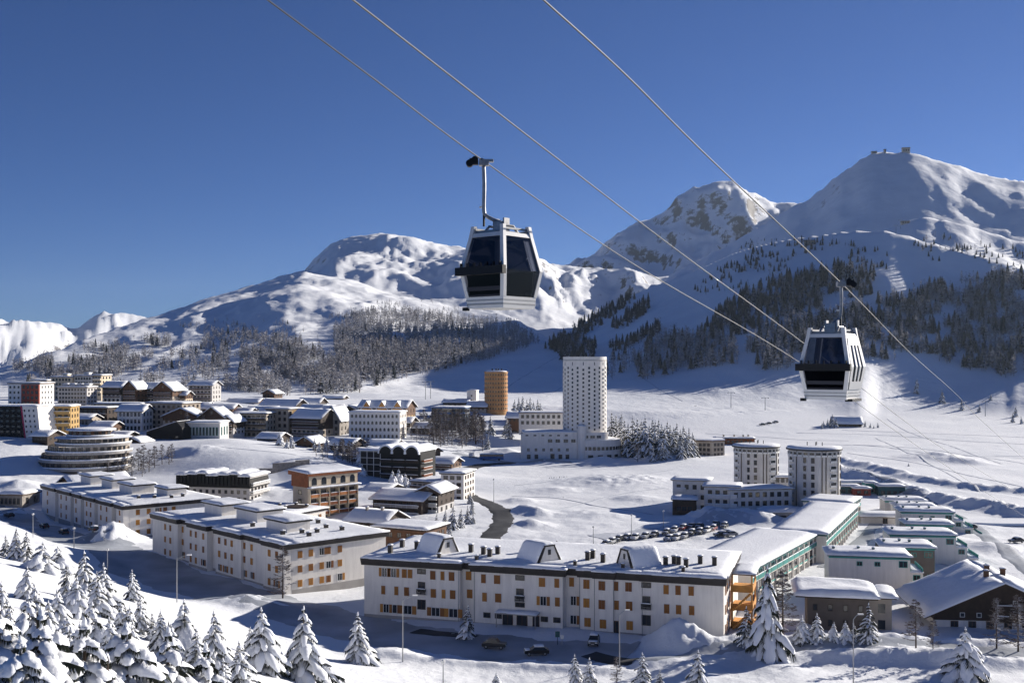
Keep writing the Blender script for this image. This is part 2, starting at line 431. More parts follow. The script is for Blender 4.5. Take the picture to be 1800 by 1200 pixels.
tree_mat('fir_far', (0.040, 0.050, 0.052), (0.085, 0.080, 0.070), (0.66, 0.69, 0.74), 0.85, 1.40, 0.5)

def far_larch(seed, h=12.0):
    r = random.Random(seed); V = []; Fc = []
    for a in range(3):
        t = a * 2.094
        V.append((0.22 * math.cos(t), 0.22 * math.sin(t), -1.5))
    V.append((0, 0, h)); Fc += [(0, 1, 3), (1, 2, 3), (2, 0, 3)]
    for k in range(26):
        z = h * r.uniform(0.16, 0.95); rad = (1 - z / h) ** 0.8 * h * 0.24 + 0.25
        az = r.uniform(0, 6.28); up = r.uniform(-0.15, 0.55) * rad
        c, s = math.cos(az), math.sin(az)
        w = r.uniform(0.22, 0.5) * rad * 0.9 + 0.12; n = len(V)
        V += [(0, 0, z - 0.1), (c * rad * 0.6 - s * w, s * rad * 0.6 + c * w, z + up * 0.5 + r.uniform(-0.3, 0.3)), (c * rad, s * rad, z + up + 0.2), (c * rad * 0.6 + s * w, s * rad * 0.6 - c * w, z + up * 0.5 + r.uniform(-0.5, 0.1))]
        Fc += [(n, n + 1, n + 2), (n, n + 2, n + 3)]
    return np.array(V), np.array(Fc)
def far_fir(seed, h=12.0):
    r = random.Random(seed); V = []; Fc = []
    nt_ = 7
    for k in range(nt_):
        z0 = h * (0.08 + 0.86 * k / nt_); z1 = min(h, z0 + h * 0.26)
        rad = h * 0.19 * (1 - k / (nt_ + 0.3)) + 0.25
        n = len(V); V.append((0, 0, z1)); m = 7; a0 = r.uniform(0, 6.28)
        for a in range(m * 2):
            t = a0 + a * math.pi / m; q = rad * (1.0 + r.uniform(-0.2, 0.25) if a % 2 == 0 else 0.45)
            V.append((q * math.cos(t), q * math.sin(t), z0 - (0.04 * h if a % 2 == 0 else -0.03 * h) + r.uniform(-0.2, 0.2)))
        for a in range(m * 2):
            Fc.append((n, n + 1 + a, n + 1 + (a + 1) % (2 * m)))
    n = len(V); V += [(0.2, 0, -1.5), (-0.1, 0.17, -1.5), (-0.1, -0.17, -1.5), (0, 0, h * 0.4)]
    Fc += [(n, n + 1, n + 3), (n + 1, n + 2, n + 3), (n + 2, n, n + 3)]
    return np.array(V), np.array(Fc)
FL = [far_larch(k) for k in range(6)]
FF = [far_fir(k + 50) for k in range(5)]
FLm = [pydata('larch', v, f, M['larch_far']) for v, f in FL]
FFm = [pydata('fir', v, f, M['fir_far']) for v, f in FF]

def inpoly(x, y, poly):
    c = False; n = len(poly)
    for i in range(n):
        x1, y1 = poly[i]; x2, y2 = poly[i - 1]
        if (y1 > y) != (y2 > y) and x < (x2 - x1) * (y - y1) / (y2 - y1) + x1: c = not c
    return c
# stands of trees: outline on the hillside (as seen), number, share of firs, height, patchiness
WOODS = [
 # left mountain
 ([(20,648),(120,618),(230,596),(300,600),(300,640),(180,668),(60,690)], 760, 0.05, 12.5, 0.45),
 ([(300,590),(420,585),(560,600),(580,690),(430,690),(330,682),(240,690),(180,690),(250,650)], 780, 0.05, 12.5, 0.52),
 ([(250,575),(420,560),(560,575),(560,600),(420,590),(300,600)], 110, 0.05, 8, 0.5),
 ([(420,590),(500,608),(600,640),(640,690),(500,696),(420,690)], 1000, 0.03, 13.5, 0.33),
 ([(585,585),(620,555),(700,545),(800,560),(900,570),(950,605),(860,632),(760,650),(640,672),(590,640)], 3200, 0.02, 13, 0.12),
 ([(560,560),(640,535),(760,530),(860,545),(800,560),(640,560)], 200, 0.05, 8, 0.4),
 ([(640,660),(720,640),(830,640),(760,655),(660,680)], 130, 0.1, 13, 0.3),
 # ski hill
 ([(955,612),(1000,585),(1060,548),(1110,518),(1118,526),(1060,570),(1010,604),(985,625)], 260, 0.75, 12, 0.0),
 ([(975,600),(1010,598),(1050,610),(1040,636),(985,636)], 150, 0.5, 13, 0.1),
 ([(1070,578),(1120,540),(1145,528),(1140,548),(1095,580)], 90, 0.85, 12, 0.1),
 ([(1068,612),(1115,596),(1165,572),(1165,586),(1120,606),(1075,620)], 70, 0.6, 12, 0.1),
 ([(1140,600),(1180,588),(1290,600),(1300,640),(1230,648),(1130,668),(1115,650)], 420, 0.15, 13, 0.06),
 ([(1225,588),(1260,560),(1300,520),(1380,492),(1480,470),(1536,486),(1536,520),(1470,536),(1380,560),(1330,600),(1240,600)], 620, 0.6, 13, 0.25),
 ([(1300,600),(1380,565),(1500,545),(1520,560),(1520,630),(1420,640),(1350,655),(1320,640)], 470, 0.3, 14, 0.34),
 ([(1500,545),(1620,515),(1720,490),(1800,482),(1900,500),(1900,640),(1800,668),(1740,660),(1640,632),(1520,636)], 1750, 0.25, 14, 0.36),
 ([(1060,640),(1110,616),(1120,640),(1080,668),(1066,668)], 40, 0.2, 13, 0.0),
 ([(1320,420),(1420,420),(1560,440),(1560,475),(1400,480),(1250,520),(1210,520)], 230, 0.7, 7, 0.4),
 ([(1560,400),(1800,440),(1800,470),(1640,460)], 80, 0.7, 7, 0.4),
 ([(1260,470),(1330,440),(1400,440),(1300,480)], 60, 0.8, 7, 0.3),
]
far_trees = []
for poly, n, pf, ht, gap in WOODS:
    xs = [p[0] for p in poly]; ys = [p[1] for p in poly]; got = 0; tries = 0
    while got < n and tries < n * 12:
        tries += 1
        x = random.uniform(min(xs), max(xs)); y = random.uniform(min(ys), max(ys))
        if not inpoly(x, y, poly): continue
        if gap > 0 and vnoise(np.array([x / 26.0]), np.array([y / 11.0]), 5)[0] < gap: continue
        p = hit(x, y, 640, 4500)
        if p is None: continue
        got += 1
        h = ht * random.uniform(0.65, 1.2)
        fir = random.random() < pf
        far_trees.append((h / p.y, fir, p, h, random.uniform(0, 6.28)))
far_trees.sort(key=lambda t: -t[0])
cnt = {True: 0, False: 0}
rest = []
for s_, fir, p, h, a in far_trees:
    if cnt[fir] < (120 if fir else 190):
        cnt[fir] += 1
        ms = FFm if fir else FLm
        o = link('fir_tree' if fir else 'larch_tree', ms[random.randrange(len(ms))], None, p, a)
        o.scale = (h / 12,) * 3
        if fir: tag(o, 'dark frosted fir tree standing among the woods across the ski hill', 'tree', 'firs of the woods on the ski hill')
        else: tag(o, 'bare grey-brown larch tree standing among the woods across the hillside', 'tree', 'larches of the woods on the hillsides')
    else: rest.append((fir, p, h, a))
def join_trees(name, lst, base, m, label):
    Vs = []; Fs = []; n = 0
    for k, (fir, p, h, a) in enumerate(lst):
        v, f = base[k % len(base)]
        c, s = math.cos(a) * h / 12, math.sin(a) * h / 12
        q_ = np.empty_like(v); q_[:, 0] = v[:, 0] * c - v[:, 1] * s + p.x; q_[:, 1] = v[:, 0] * s + v[:, 1] * c + p.y; q_[:, 2] = v[:, 2] * h / 12 + p.z
        Vs.append(q_); Fs.append(f + n); n += len(v)
    o = np_mesh(name, np.concatenate(Vs), np.concatenate(Fs), m, False)
    tag(o, label, 'forest', None, 'stuff')
join_trees('larch_forest', [t for t in rest if not t[0] and t[1].y > 0], FL, M['larch_far'], 'bare grey larch forest spread over the mountain sides')
join_trees('fir_forest', [t for t in rest if t[0]], FF, M['fir_far'], 'dark snowy fir forest spread over the ski hill')
# ---------------------------------------------------------------- building materials
mat('plaster', (0.82, 0.78, 0.72), 0.85, var=0.05, vscale=0.35, bump=0.05, bscale=6)
mat('plaster_grey', (0.50, 0.48, 0.46), 0.85, var=0.12, vscale=0.4)
mat('plaster_cream', (0.62, 0.52, 0.38), 0.85, var=0.08, vscale=0.4)
mat('plaster_beige', (0.42, 0.36, 0.29), 0.85, var=0.1, vscale=0.4)
mat('plaster_yellow', (0.40, 0.26, 0.10), 0.8, var=0.1, vscale=0.5)
mat('plaster_orange', (0.50, 0.20, 0.07), 0.8, var=0.1, vscale=0.5)
mat('ochre', (0.46, 0.25, 0.10), 0.8, var=0.12, vscale=0.3)
mat('rust_red', (0.30, 0.07, 0.045), 0.8, var=0.15, vscale=0.5)
mat('concrete', (0.36, 0.34, 0.32), 0.9, var=0.15, vscale=0.3, bump=0.1)
mat('stone', (0.30, 0.27, 0.24), 0.9, var=0.3, vscale=1.2, bump=0.3, bscale=3)
mat('brown_grey', (0.13, 0.11, 0.095), 0.85, var=0.15, vscale=0.6)
mat('wood_dark', (0.045, 0.028, 0.020), 0.75, var=0.3, vscale=1.0)
mat('wood_brown', (0.115, 0.055, 0.028), 0.75, var=0.3, vscale=1.0)
mat('wood_red', (0.24, 0.075, 0.025), 0.75, var=0.25, vscale=1.0)
mat('wood_orange', (0.62, 0.30, 0.075), 0.7, var=0.2, vscale=1.0)
mat('fascia', (0.028, 0.022, 0.020), 0.55, metal=0.0, spec=0.4, var=0.3, vscale=0.8)
mat('fascia_light', (0.17, 0.13, 0.10), 0.7, var=0.2, vscale=0.8)
mat('shutter', (0.40, 0.175, 0.035), 0.65, var=0.35, vscale=0.4)
def vary(name, c1, c2):
    nt = M[name].node_tree; b = nt.nodes['Principled BSDF']
    oi = nt.nodes.new('ShaderNodeObjectInfo'); rp = nt.nodes.new('ShaderNodeValToRGB')
    rp.color_ramp.elements[0].color = (*c1, 1); rp.color_ramp.elements[1].color = (*c2, 1)
    nt.links.new(oi.outputs['Random'], rp.inputs[0])
    for l in list(b.inputs['Base Color'].links): nt.links.remove(l)
    nt.links.new(rp.outputs[0], b.inputs['Base Color'])
vary('shutter', (0.20, 0.075, 0.022), (0.46, 0.21, 0.04))
def streaks(name, amt=0.22):
    nt = M[name].node_tree; b = nt.nodes['Principled BSDF']; src = b.inputs['Base Color'].links[0].from_socket
    tc = nt.nodes.new('ShaderNodeTexCoord'); mp = nt.nodes.new('ShaderNodeMapping'); mp.inputs['Scale'].default_value = (1.1, 1.1, 0.12)
    nz = nt.nodes.new('ShaderNodeTexNoise'); nz.inputs['Scale'].default_value = 1.0; nz.inputs['Detail'].default_value = 7; nz.inputs['Roughness'].default_value = 0.7
    nt.links.new(tc.outputs['Object'], mp.inputs[0]); nt.links.new(mp.outputs[0], nz.inputs['Vector'])
    mr = nt.nodes.new('ShaderNodeMapRange'); mr.inputs['From Min'].default_value = 0.42; mr.inputs['From Max'].default_value = 0.75; mr.inputs['To Max'].default_value = amt
    nt.links.new(nz.outputs[0], mr.inputs['Value'])
    mx_ = nt.nodes.new('ShaderNodeMix'); mx_.data_type = 'RGBA'; mx_.inputs[7].default_value = (0.30, 0.27, 0.24, 1)
    nt.links.new(mr.outputs[0], mx_.inputs[0]); nt.links.new(src, mx_.inputs[6]); nt.links.new(mx_.outputs[2], b.inputs['Base Color'])
streaks('plaster', 0.28)
mat('plaster_dull', (0.60, 0.585, 0.565), 0.85, var=0.08, vscale=0.35); streaks('plaster_dull', 0.35)
mat('shutter_dark', (0.14, 0.055, 0.03), 0.65, var=0.25, vscale=0.4)
mat('glass', (0.018, 0.022, 0.028), 0.12, spec=0.6)
mat('glass_blue', (0.05, 0.09, 0.13), 0.10, spec=0.7)
mat('frame_white', (0.70, 0.70, 0.68), 0.6)
mat('frame_dark', (0.06, 0.045, 0.035), 0.6)
mat('teal', (0.05, 0.30, 0.27), 0.5, var=0.15, vscale=0.5)
mat('teal_dark', (0.03, 0.10, 0.105), 0.5, var=0.15, vscale=0.5)
mat('blue_paint', (0.02, 0.11, 0.32), 0.5, var=0.15, vscale=0.5)
mat('magenta', (0.38, 0.01, 0.08), 0.5)
mat('black_clad', (0.010, 0.010, 0.011), 0.6, spec=0.15, var=0.3, vscale=0.6)
mat('metal_grey', (0.30, 0.31, 0.32), 0.45, metal=0.6, var=0.1)
mat('metal_dark', (0.03, 0.03, 0.033), 0.5, metal=0.4)
mat('snow', SNOWC, 0.7, spec=0.25, var=0.04, vscale=0.6, bump=0.35, bscale=1.6)
mat('snow_soft', (0.87, 0.885, 0.91), 0.75, spec=0.2, bump=0.3, bscale=3.5)
mat('asphalt', (0.045, 0.046, 0.05), 0.8, var=0.35, vscale=0.25, bump=0.1)
mat('packed_snow', (0.50, 0.53, 0.57), 0.55, spec=0.3, col2=(0.26, 0.28, 0.31), vscale=0.10, bump=0.3, bscale=0.8)
mat('bark', (0.085, 0.06, 0.045), 0.9, var=0.3, vscale=3)

# ---------------------------------------------------------------- mesh collecting
class MB:
    def __init__(s): s.v = []; s.f = []; s.m = []
    def poly(s, pts, m=0):
        n = len(s.v); s.v += [tuple(p) for p in pts]; s.f.append(tuple(range(n, n + len(pts)))); s.m.append(m)
    def box(s, x0, x1, y0, y1, z0, z1, m=0, taper=None):
        n = len(s.v)
        s.v += [(x0, y0, z0), (x1, y0, z0), (x1, y1, z0), (x0, y1, z0)]
        if taper: x0 -= taper; x1 += taper; y0 -= taper; y1 += taper
        s.v += [(x0, y0, z1), (x1, y0, z1), (x1, y1, z1), (x0, y1, z1)]
        for f in ((0, 3, 2, 1), (4, 5, 6, 7), (0, 1, 5, 4), (1, 2, 6, 5), (2, 3, 7, 6), (3, 0, 4, 7)):
            s.f.append(tuple(n + i for i in f)); s.m.append(m)
        return s
    def prism(s, pts, z0, z1, m=0):
        n = len(s.v); k = len(pts)
        s.v += [(p[0], p[1], z0) for p in pts] + [(p[0], p[1], z1) for p in pts]
        s.f.append(tuple(n + i for i in reversed(range(k)))); s.m.append(m)
        s.f.append(tuple(n + k + i for i in range(k))); s.m.append(m)
        for i in range(k):
            j = (i + 1) % k
            s.f.append((n + i, n + j, n + k + j, n + k + i)); s.m.append(m)
        return s
    def extr(s, pts, y0, y1, m=0):      # profile in x-z extruded along y
        n = len(s.v); k = len(pts)
        s.v += [(p[0], y0, p[1]) for p in pts] + [(p[0], y1, p[1]) for p in pts]
        s.f.append(tuple(n + i for i in range(k))); s.m.append(m)
        s.f.append(tuple(n + k + i for i in reversed(range(k)))); s.m.append(m)
        for i in range(k):
            j = (i + 1) % k
            s.f.append((n + j, n + i, n + k + i, n + k + j)); s.m.append(m)
        return s
    def extx(s, pts, x0, x1, m=0):      # profile in y-z extruded along x
        n = len(s.v); k = len(pts)
        s.v += [(x0, p[0], p[1]) for p in pts] + [(x1, p[0], p[1]) for p in pts]
        s.f.append(tuple(n + i for i in reversed(range(k)))); s.m.append(m)
        s.f.append(tuple(n + k + i for i in range(k))); s.m.append(m)
        for i in range(k):
            j = (i + 1) % k
            s.f.append((n + i, n + j, n + k + j, n + k + i)); s.m.append(m)
        return s
    def tube(s, pts, r, k=6, m=0, cap=True):
        pts = [Vector(p) for p in pts]; rr = r if isinstance(r, (list, tuple)) else [r] * len(pts); n = len(s.v); up = Vector((0, 0, 1))
        for i, p in enumerate(pts):
            d = (pts[min(i + 1, len(pts) - 1)] - pts[max(i - 1, 0)]).normalized()
            a = d.cross(up if abs(d.z) < 0.95 else Vector((1, 0, 0))).normalized(); b = d.cross(a)
            for j in range(k):
                t = 2 * math.pi * j / k
                s.v.append(tuple(p + (a * math.cos(t) + b * math.sin(t)) * rr[i]))
        for i in range(len(pts) - 1):
            for j in range(k):
                q = (j + 1) % k
                s.f.append((n + i * k + j, n + (i + 1) * k + j, n + (i + 1) * k + q, n + i * k + q)); s.m.append(m)
        if cap:
            s.f.append(tuple(n + j for j in range(k))); s.m.append(m)
            s.f.append(tuple(n + (len(pts) - 1) * k + j for j in reversed(range(k)))); s.m.append(m)
        return s
    def lathe(s, prof, k=32, a0=0.0, a1=2 * math.pi, m=0, cx=0.0, cy=0.0):
        n = len(s.v); full = abs(a1 - a0 - 2 * math.pi) < 1e-6; kk = k if full else k + 1
        for r, z in prof:
            for j in range(kk):
                t = a0 + (a1 - a0) * j / k
                s.v.append((cx + r * math.cos(t), cy + r * math.sin(t), z))
        for i in range(len(prof) - 1):
            for j in range(k):
                q = (j + 1) % kk
                s.f.append((n + i * kk + j, n + i * kk + q, n + (i + 1) * kk + q, n + (i + 1) * kk + j)); s.m.append(m)
        return s
    def mesh(s, name, mats, smooth=False):
        return pydata(name, s.v, s.f, [M[x] if isinstance(x, str) else x for x in (mats if isinstance(mats, (list, tuple)) else [mats])], s.m, smooth)
    def build(s, name, mats, parent=None, loc=None, rz=None, smooth=False):
        return link(name, s.mesh(name, mats, smooth), parent, loc, rz)
def empty(name, loc, rz=0.0):
    o = bpy.data.objects.new(name, None); o.empty_display_size = 0.5; C.objects.link(o); o.location = loc; o.rotation_euler = (0, 0, rz); return o

def snow_slab(mb, x0, x1, y0, y1, z, th=0.55, seed=0, step=1.6, over=0.12, zf=None, m=0, lump=0.35):
    """a rounded, uneven sheet of snow lying on a roof between x0..x1, y0..y1"""
    nx = max(4, min(40, int((x1 - x0) / step))); ny = max(4, min(26, int((y1 - y0) / step)))
    r = random.Random(seed); ox, oy = r.uniform(0, 99), r.uniform(0, 99)
    n = len(mb.v)
    gx = np.linspace(0, 1, nx + 1); gy = np.linspace(0, 1, ny + 1)
    ed = 0.9
    A, B = np.meshgrid(gx, gy, indexing='ij')
    X = x0 + (x1 - x0) * A; Yv = y0 + (y1 - y0) * B
    dx = np.minimum(X - x0, x1 - X); dy = np.minimum(Yv - y0, y1 - Yv)
    d = np.clip(np.minimum(dx, dy) / ed, 0, 1)
    nz = fbm(X / 4.5 + ox, Yv / 4.5 + oy, 3, seed + 3)
    e = np.sqrt(1 - (1 - d) ** 2)
    T = th * (0.35 + 0.65 * e) * (1 + lump * nz)
    onx = (A == 0) * -1 + (A == 1) * 1; ony = (B == 0) * -1 + (B == 1) * 1
    wob = 0.5 + 0.9 * fbm(X / 2.3 + oy, Yv / 2.3 + ox, 2, seed + 9)
    X = X + onx * over * wob; Yv = Yv + ony * over * wob
    base = np.zeros_like(X) + z if zf is None else zf(X, Yv)
    for i in range(nx + 1):
        for j in range(ny + 1): mb.v.append((float(X[i, j]), float(Yv[i, j]), float(base[i, j] + T[i, j])))
    for i in range(nx):
        for j in range(ny):
            a = n + i * (ny + 1) + j
            mb.f.append((a, a + ny + 1, a + ny + 2, a + 1)); mb.m.append(m)
    ring = [(i, 0) for i in range(nx + 1)] + [(nx, j) for j in range(1, ny + 1)] + [(i, ny) for i in range(nx - 1, -1, -1)] + [(0, j) for j in range(ny - 1, 0, -1)]
    b0 = len(mb.v)
    for i, j in ring: mb.v.append((float(X[i, j]), float(Yv[i, j]), float(base[i, j] - 0.05)))
    k = len(ring)
    for t in range(k):
        i, j = ring[t]; i2, j2 = ring[(t + 1) % k]
        mb.f.append((b0 + t, b0 + (t + 1) % k, n + i2 * (ny + 1) + j2, n + i * (ny + 1) + j)); mb.m.append(m)
    return mb

# ---------------------------------------------------------------- windows and doors (shared meshes; face -y, origin at bottom centre)
WC = {}
def wmesh(kind, w, h):
    k = (kind, round(w, 2), round(h, 2))
    if k in WC: return WC[k]
    b = MB(); f = 0.09; hw = w / 2
    if kind in ('win', 'dark', 'teal', 'brown', 'plain'):
        fm = {'win': 'frame_white', 'dark': 'frame_dark', 'teal': 'teal', 'brown': 'wood_brown', 'plain': 'glass'}[kind]
        b.box(-hw, hw, -0.03, 0.05, 0, h, 1)
        if kind != 'plain':
            b.box(-hw - f, -hw + 0.02, -0.10, 0.05, -f, h + f); b.box(hw - 0.02, hw + f, -0.10, 0.05, -f, h + f)
            b.box(-hw + 0.02, hw - 0.02, -0.10, 0.05, h - 0.02, h + f); b.box(-hw + 0.02, hw - 0.02, -0.14, 0.05, -f, 0.02)
            if w > 0.9: b.box(-0.035, 0.035, -0.07, 0.05, 0.02, h - 0.02)
        me = b.mesh('window', [fm, 'glass'])
    elif kind == 'arch':
        n = 8
        pts = [(-hw, 0), (hw, 0)] + [(hw * math.cos(t * math.pi / n), h - hw + hw * math.sin(t * math.pi / n)) for t in range(n + 1)]
        b.extr(pts, -0.03, 0.05, 1)
        b.box(-hw - 0.1, hw + 0.1, -0.12, 0.05, -0.12, 0.0)
        me = b.mesh('window', ['frame_white', 'glass'])
    elif kind == 'shut':       # two closed leaves
        for a, c in ((-hw, -0.015), (0.015, hw)):
            b.box(a, c, -0.09, 0.04, 0, h)
            for q in range(int(h / 0.22)):
                b.box(a + 0.06, c - 0.06, -0.11, -0.08, 0.08 + q * 0.22, 0.08 + q * 0.22 + 0.13)
        me = b.mesh('shutter', ['shutter'])
    elif kind == 'leaf':
        b.box(-hw, hw, -0.09, 0.0, 0, h)
        for q in range(int(h / 0.22)): b.box(-hw + 0.05, hw - 0.05, -0.11, -0.08, 0.08 + q * 0.22, 0.08 + q * 0.22 + 0.13)
        me = b.mesh('shutter', ['shutter'])
    elif kind == 'door':
        b.box(-hw, hw, -0.05, 0.05, 0, h, 1); b.box(-hw - 0.1, -hw, -0.12, 0.05, 0, h + 0.1); b.box(hw, hw + 0.1, -0.12, 0.05, 0, h + 0.1); b.box(-hw, hw, -0.12, 0.05, h, h + 0.1)
        b.box(-0.04, 0.04, -0.09, 0.05, 0, h)
        me = b.mesh('door', ['wood_brown', 'glass'])
    elif kind == 'loggia':     # flat dark pane painted in place of a recess's shade, with a parapet
        b.box(-hw, hw, -0.03, 0.05, 0, h, 1); b.box(-hw - f, hw + f, -0.35, 0.05, -0.1, 0.0); b.box(-hw - f, hw + f, -0.35, -0.27, 0.0, h * 0.38)
        b.box(-hw - f, -hw, -0.35, 0.05, h * 0.38, h + f); b.box(hw, hw + f, -0.35, 0.05, h * 0.38, h + f); b.box(-hw, hw, -0.2, 0.05, h, h + f)
        me = b.mesh('loggia', ['frame_white', 'glass'])
    WC[k] = me
    return me
def win(parent, kind, w, h, x, y, z, face=0.0, name=None):
    me = wmesh(kind, w, h)
    return link(name or me.name.split('.')[0], me, parent, (x, y, z), face)
FACE = {'f': 0.0, 'r': math.pi / 2, 'l': -math.pi / 2, 'b': math.pi}
def shuttered(parent, w, h, x, y, z, face=0.0, state=0):
    """a window with two leaves: 0 closed, 1 open to both sides, 2 half"""
    if state == 0:
        o = win(parent, 'win', w - 0.1, h - 0.1, x, y, z + 0.05, face)
        link('shutter', wmesh('shut', w, h), o, (0, -0.07, -0.05), 0.0)
    else:
        o = win(parent, 'win', w, h, x, y, z, face)
        lw = w / 2 + 0.05
        for s in ((-1, 1) if state == 1 else (1,)):
            link('shutter', wmesh('leaf', lw, h), o, (s * (w / 2 + lw / 2 + 0.1), -0.05, 0), 0.0)
    return o
def grid(parent, face, n, rows, L, D, w, h, kind='win', margin=1.2, sill=0.9, floor=2.9, z0=0.0, skip=()):
    """a grid of windows on one side of a box of length L (x) and depth D (y)"""
    span = L if face in 'fb' else D
    for r in range(rows):
        for c in range(n):
            if (c, r) in skip: continue
            t = margin + (span - 2 * margin) * (c + 0.5) / n
            z = z0 + r * floor + sill
            if face == 'f': p = (-L / 2 + t, 0)
            elif face == 'b': p = (L / 2 - t, D)
            elif face == 'r': p = (L / 2, t)
            else: p = (-L / 2, D - t)
            if kind == 'shut': shuttered(parent, w, h, p[0], p[1], z, FACE[face], 0)
            else: win(parent, kind, w, h, p[0], p[1], z, FACE[face])
def balcony_mesh(w, d, style):
    k = ('balc', round(w, 2), round(d, 2), style)
    if k in WC: return WC[k]
    b = MB()
    b.box(-w / 2, w / 2, -d, 0.05, -0.15, 0.0, 0)
    if style == 'solid':
        b.box(-w / 2, w / 2, -d, -d + 0.1, 0, 0.95, 1); b.box(-w / 2, -w / 2 + 0.1, -d + 0.1, 0, 0, 0.95, 1); b.box(w / 2 - 0.1, w / 2, -d + 0.1, 0, 0, 0.95, 1)
    else:
        for z in (0.12, 0.36, 0.60, 0.84): b.box(-w / 2, w / 2, -d, -d + 0.06, z, z + 0.14, 1)
        for q in range(max(2, int(w / 1.8)) + 1):
            x = -w / 2 + (w - 0.1) * q / max(2, int(w / 1.8)); b.box(x, x + 0.1, -d + 0.06, -d + 0.14, 0, 1.0, 1)
        for sx in (-w / 2, w / 2 - 0.06): b.box(sx, sx + 0.06, -d + 0.14, 0, 0.5, 0.98, 1)
    sn = MB(); snow_slab(sn, -w / 2, w / 2, -d + 0.02, -d + 0.2, 1.0, 0.22, 5, 0.8, 0.02)
    b.v_off = len(b.v)
    for f, m_ in zip(sn.f, sn.m): b.f.append(tuple(i + b.v_off for i in f)); b.m.append(2)
    b.v += sn.v
    WC[k] = b
    return b
def balcony(parent, w, d, x, y, z, face='f', style='wood', mats=('plaster', 'wood_brown')):
    b = balcony_mesh(w, d, style)
    k = ('balcmesh', round(w, 2), round(d, 2), style, mats)
    if k not in WC: WC[k] = b.mesh('balcony', [mats[0], mats[1], 'snow'])
    return link('balcony', WC[k], parent, (x, y, z), FACE[face] if isinstance(face, str) else face)

def chimneys(parent, pts, z, h=1.5, w=0.8, m='fascia', snow=True):
    for (x, y) in pts:
        b = MB().box(x - w / 2, x + w / 2, y - w / 2, y + w / 2, z - 0.3, z + h); b.box(x - w * 0.62, x + w * 0.62, y - w * 0.62, y + w * 0.62, z + h, z + h + 0.14)
        o = b.build('chimney', [m], parent)
        if snow: snow_slab(MB(), x - w * 0.6, x + w * 0.6, y - w * 0.6, y + w * 0.6, z + h + 0.14, 0.25, int(x * 10), 0.4, 0.0).build('snow_cap', ['snow'], o, smooth=True)

def block(name, label, cat, loc, rz, L, D, H_, wall='plaster', fas='fascia', fh=0.7, over=0.5, snow=0.55, group=None, base=5.0, seed=0, parapet=True):
    """flat-roofed building: origin at the middle of its front foot"""
    e = empty(name, loc, rz); tag(e, label, cat, group)
    MB().box(-L / 2, L / 2, 0, D, -base, H_ - (fh if fh else 0)).build('wall', [wall], e)
    if fh: r = MB().box(-L / 2 - over * 0.6, L / 2 + over * 0.6, -over * 0.6, D + over * 0.6, H_ - fh, H_, 0, over * 0.4).build('roof', [fas], e)
    else: r = e
    if snow: snow_slab(MB(), -L / 2 - over * 0.9, L / 2 + over * 0.9, -over * 0.9, D + over * 0.9, H_, snow, seed).build('roof_snow', ['snow'], r, smooth=True)
    return e
def gable(name, label, cat, loc, rz, L, D, He, Hr, wall='plaster', roofm='wood_dark', gablem=None, axis='x', over=0.9, snow=0.6, group=None, base=5.0, seed=0, lower=None):
    """pitched house: ridge along x (eaves to the front) or along y (gable to the front); He eaves, Hr ridge height"""
    e = empty(name, loc, rz); tag(e, label, cat, group)
    g = gablem or wall
    if axis == 'y':
        b = MB().box(-L / 2, L / 2, 0, D, -base, He if not lower else lower)
        if lower: b.box(-L / 2 - 0.03, L / 2 + 0.03, -0.03, D + 0.03, lower, He, 1)
        b.extr([(-L / 2 - 0.05, He), (L / 2 + 0.05, He), (0, Hr - 0.05)], -0.05, D + 0.05, 1)
        b.build('wall', [wall, g], e)
        half = L / 2; run0, run1 = -over, D + over; k = (Hr - He) / half
        pr = [(-half - over, He - over * k), (0, Hr), (half + over, He - over * k), (half + over, He - over * k + 0.3), (0, Hr + 0.3), (-half - over, He - over * k + 0.3)]
        r = MB().extr(pr, run0, run1).build('roof', [roofm], e)
        zf = lambda X, Y_: Hr + 0.3 - np.abs(X) * k
        for s in (-1, 1):
            a, c = (0.0, half + over) if s > 0 else (-half - over, 0.0)
            snow_slab(MB(), a, c, run0, run1, 0, snow, seed + s, 1.4, 0.1, zf).build('roof_snow', ['snow'], r, smooth=True)
    else:
        b = MB().box(-L / 2, L / 2, 0, D, -base, He if not lower else lower)
        if lower: b.box(-L / 2 - 0.03, L / 2 + 0.03, -0.03, D + 0.03, lower, He, 1)
        b.extx([(-0.05, He), (D + 0.05, He), (D / 2, Hr - 0.05)], -L / 2 - 0.05, L / 2 + 0.05, 1)
        b.build('wall', [wall, g], e)
        half = D / 2; k = (Hr - He) / half
        pr = [(-over, He - over * k), (half, Hr), (D + over, He - over * k), (D + over, He - over * k + 0.3), (half, Hr + 0.3), (-over, He - over * k + 0.3)]
        r = MB().extx(pr, -L / 2 - over, L / 2 + over).build('roof', [roofm], e)
        zf = lambda X, Y_: Hr + 0.3 - np.abs(Y_ - half) * k
        for a, c in ((-over, half), (half, D + over)):
            snow_slab(MB(), -L / 2 - over, L / 2 + over, a, c, 0, snow, seed + int(a), 1.4, 0.1, zf).build('roof_snow', ['snow'], r, smooth=True)
    return e
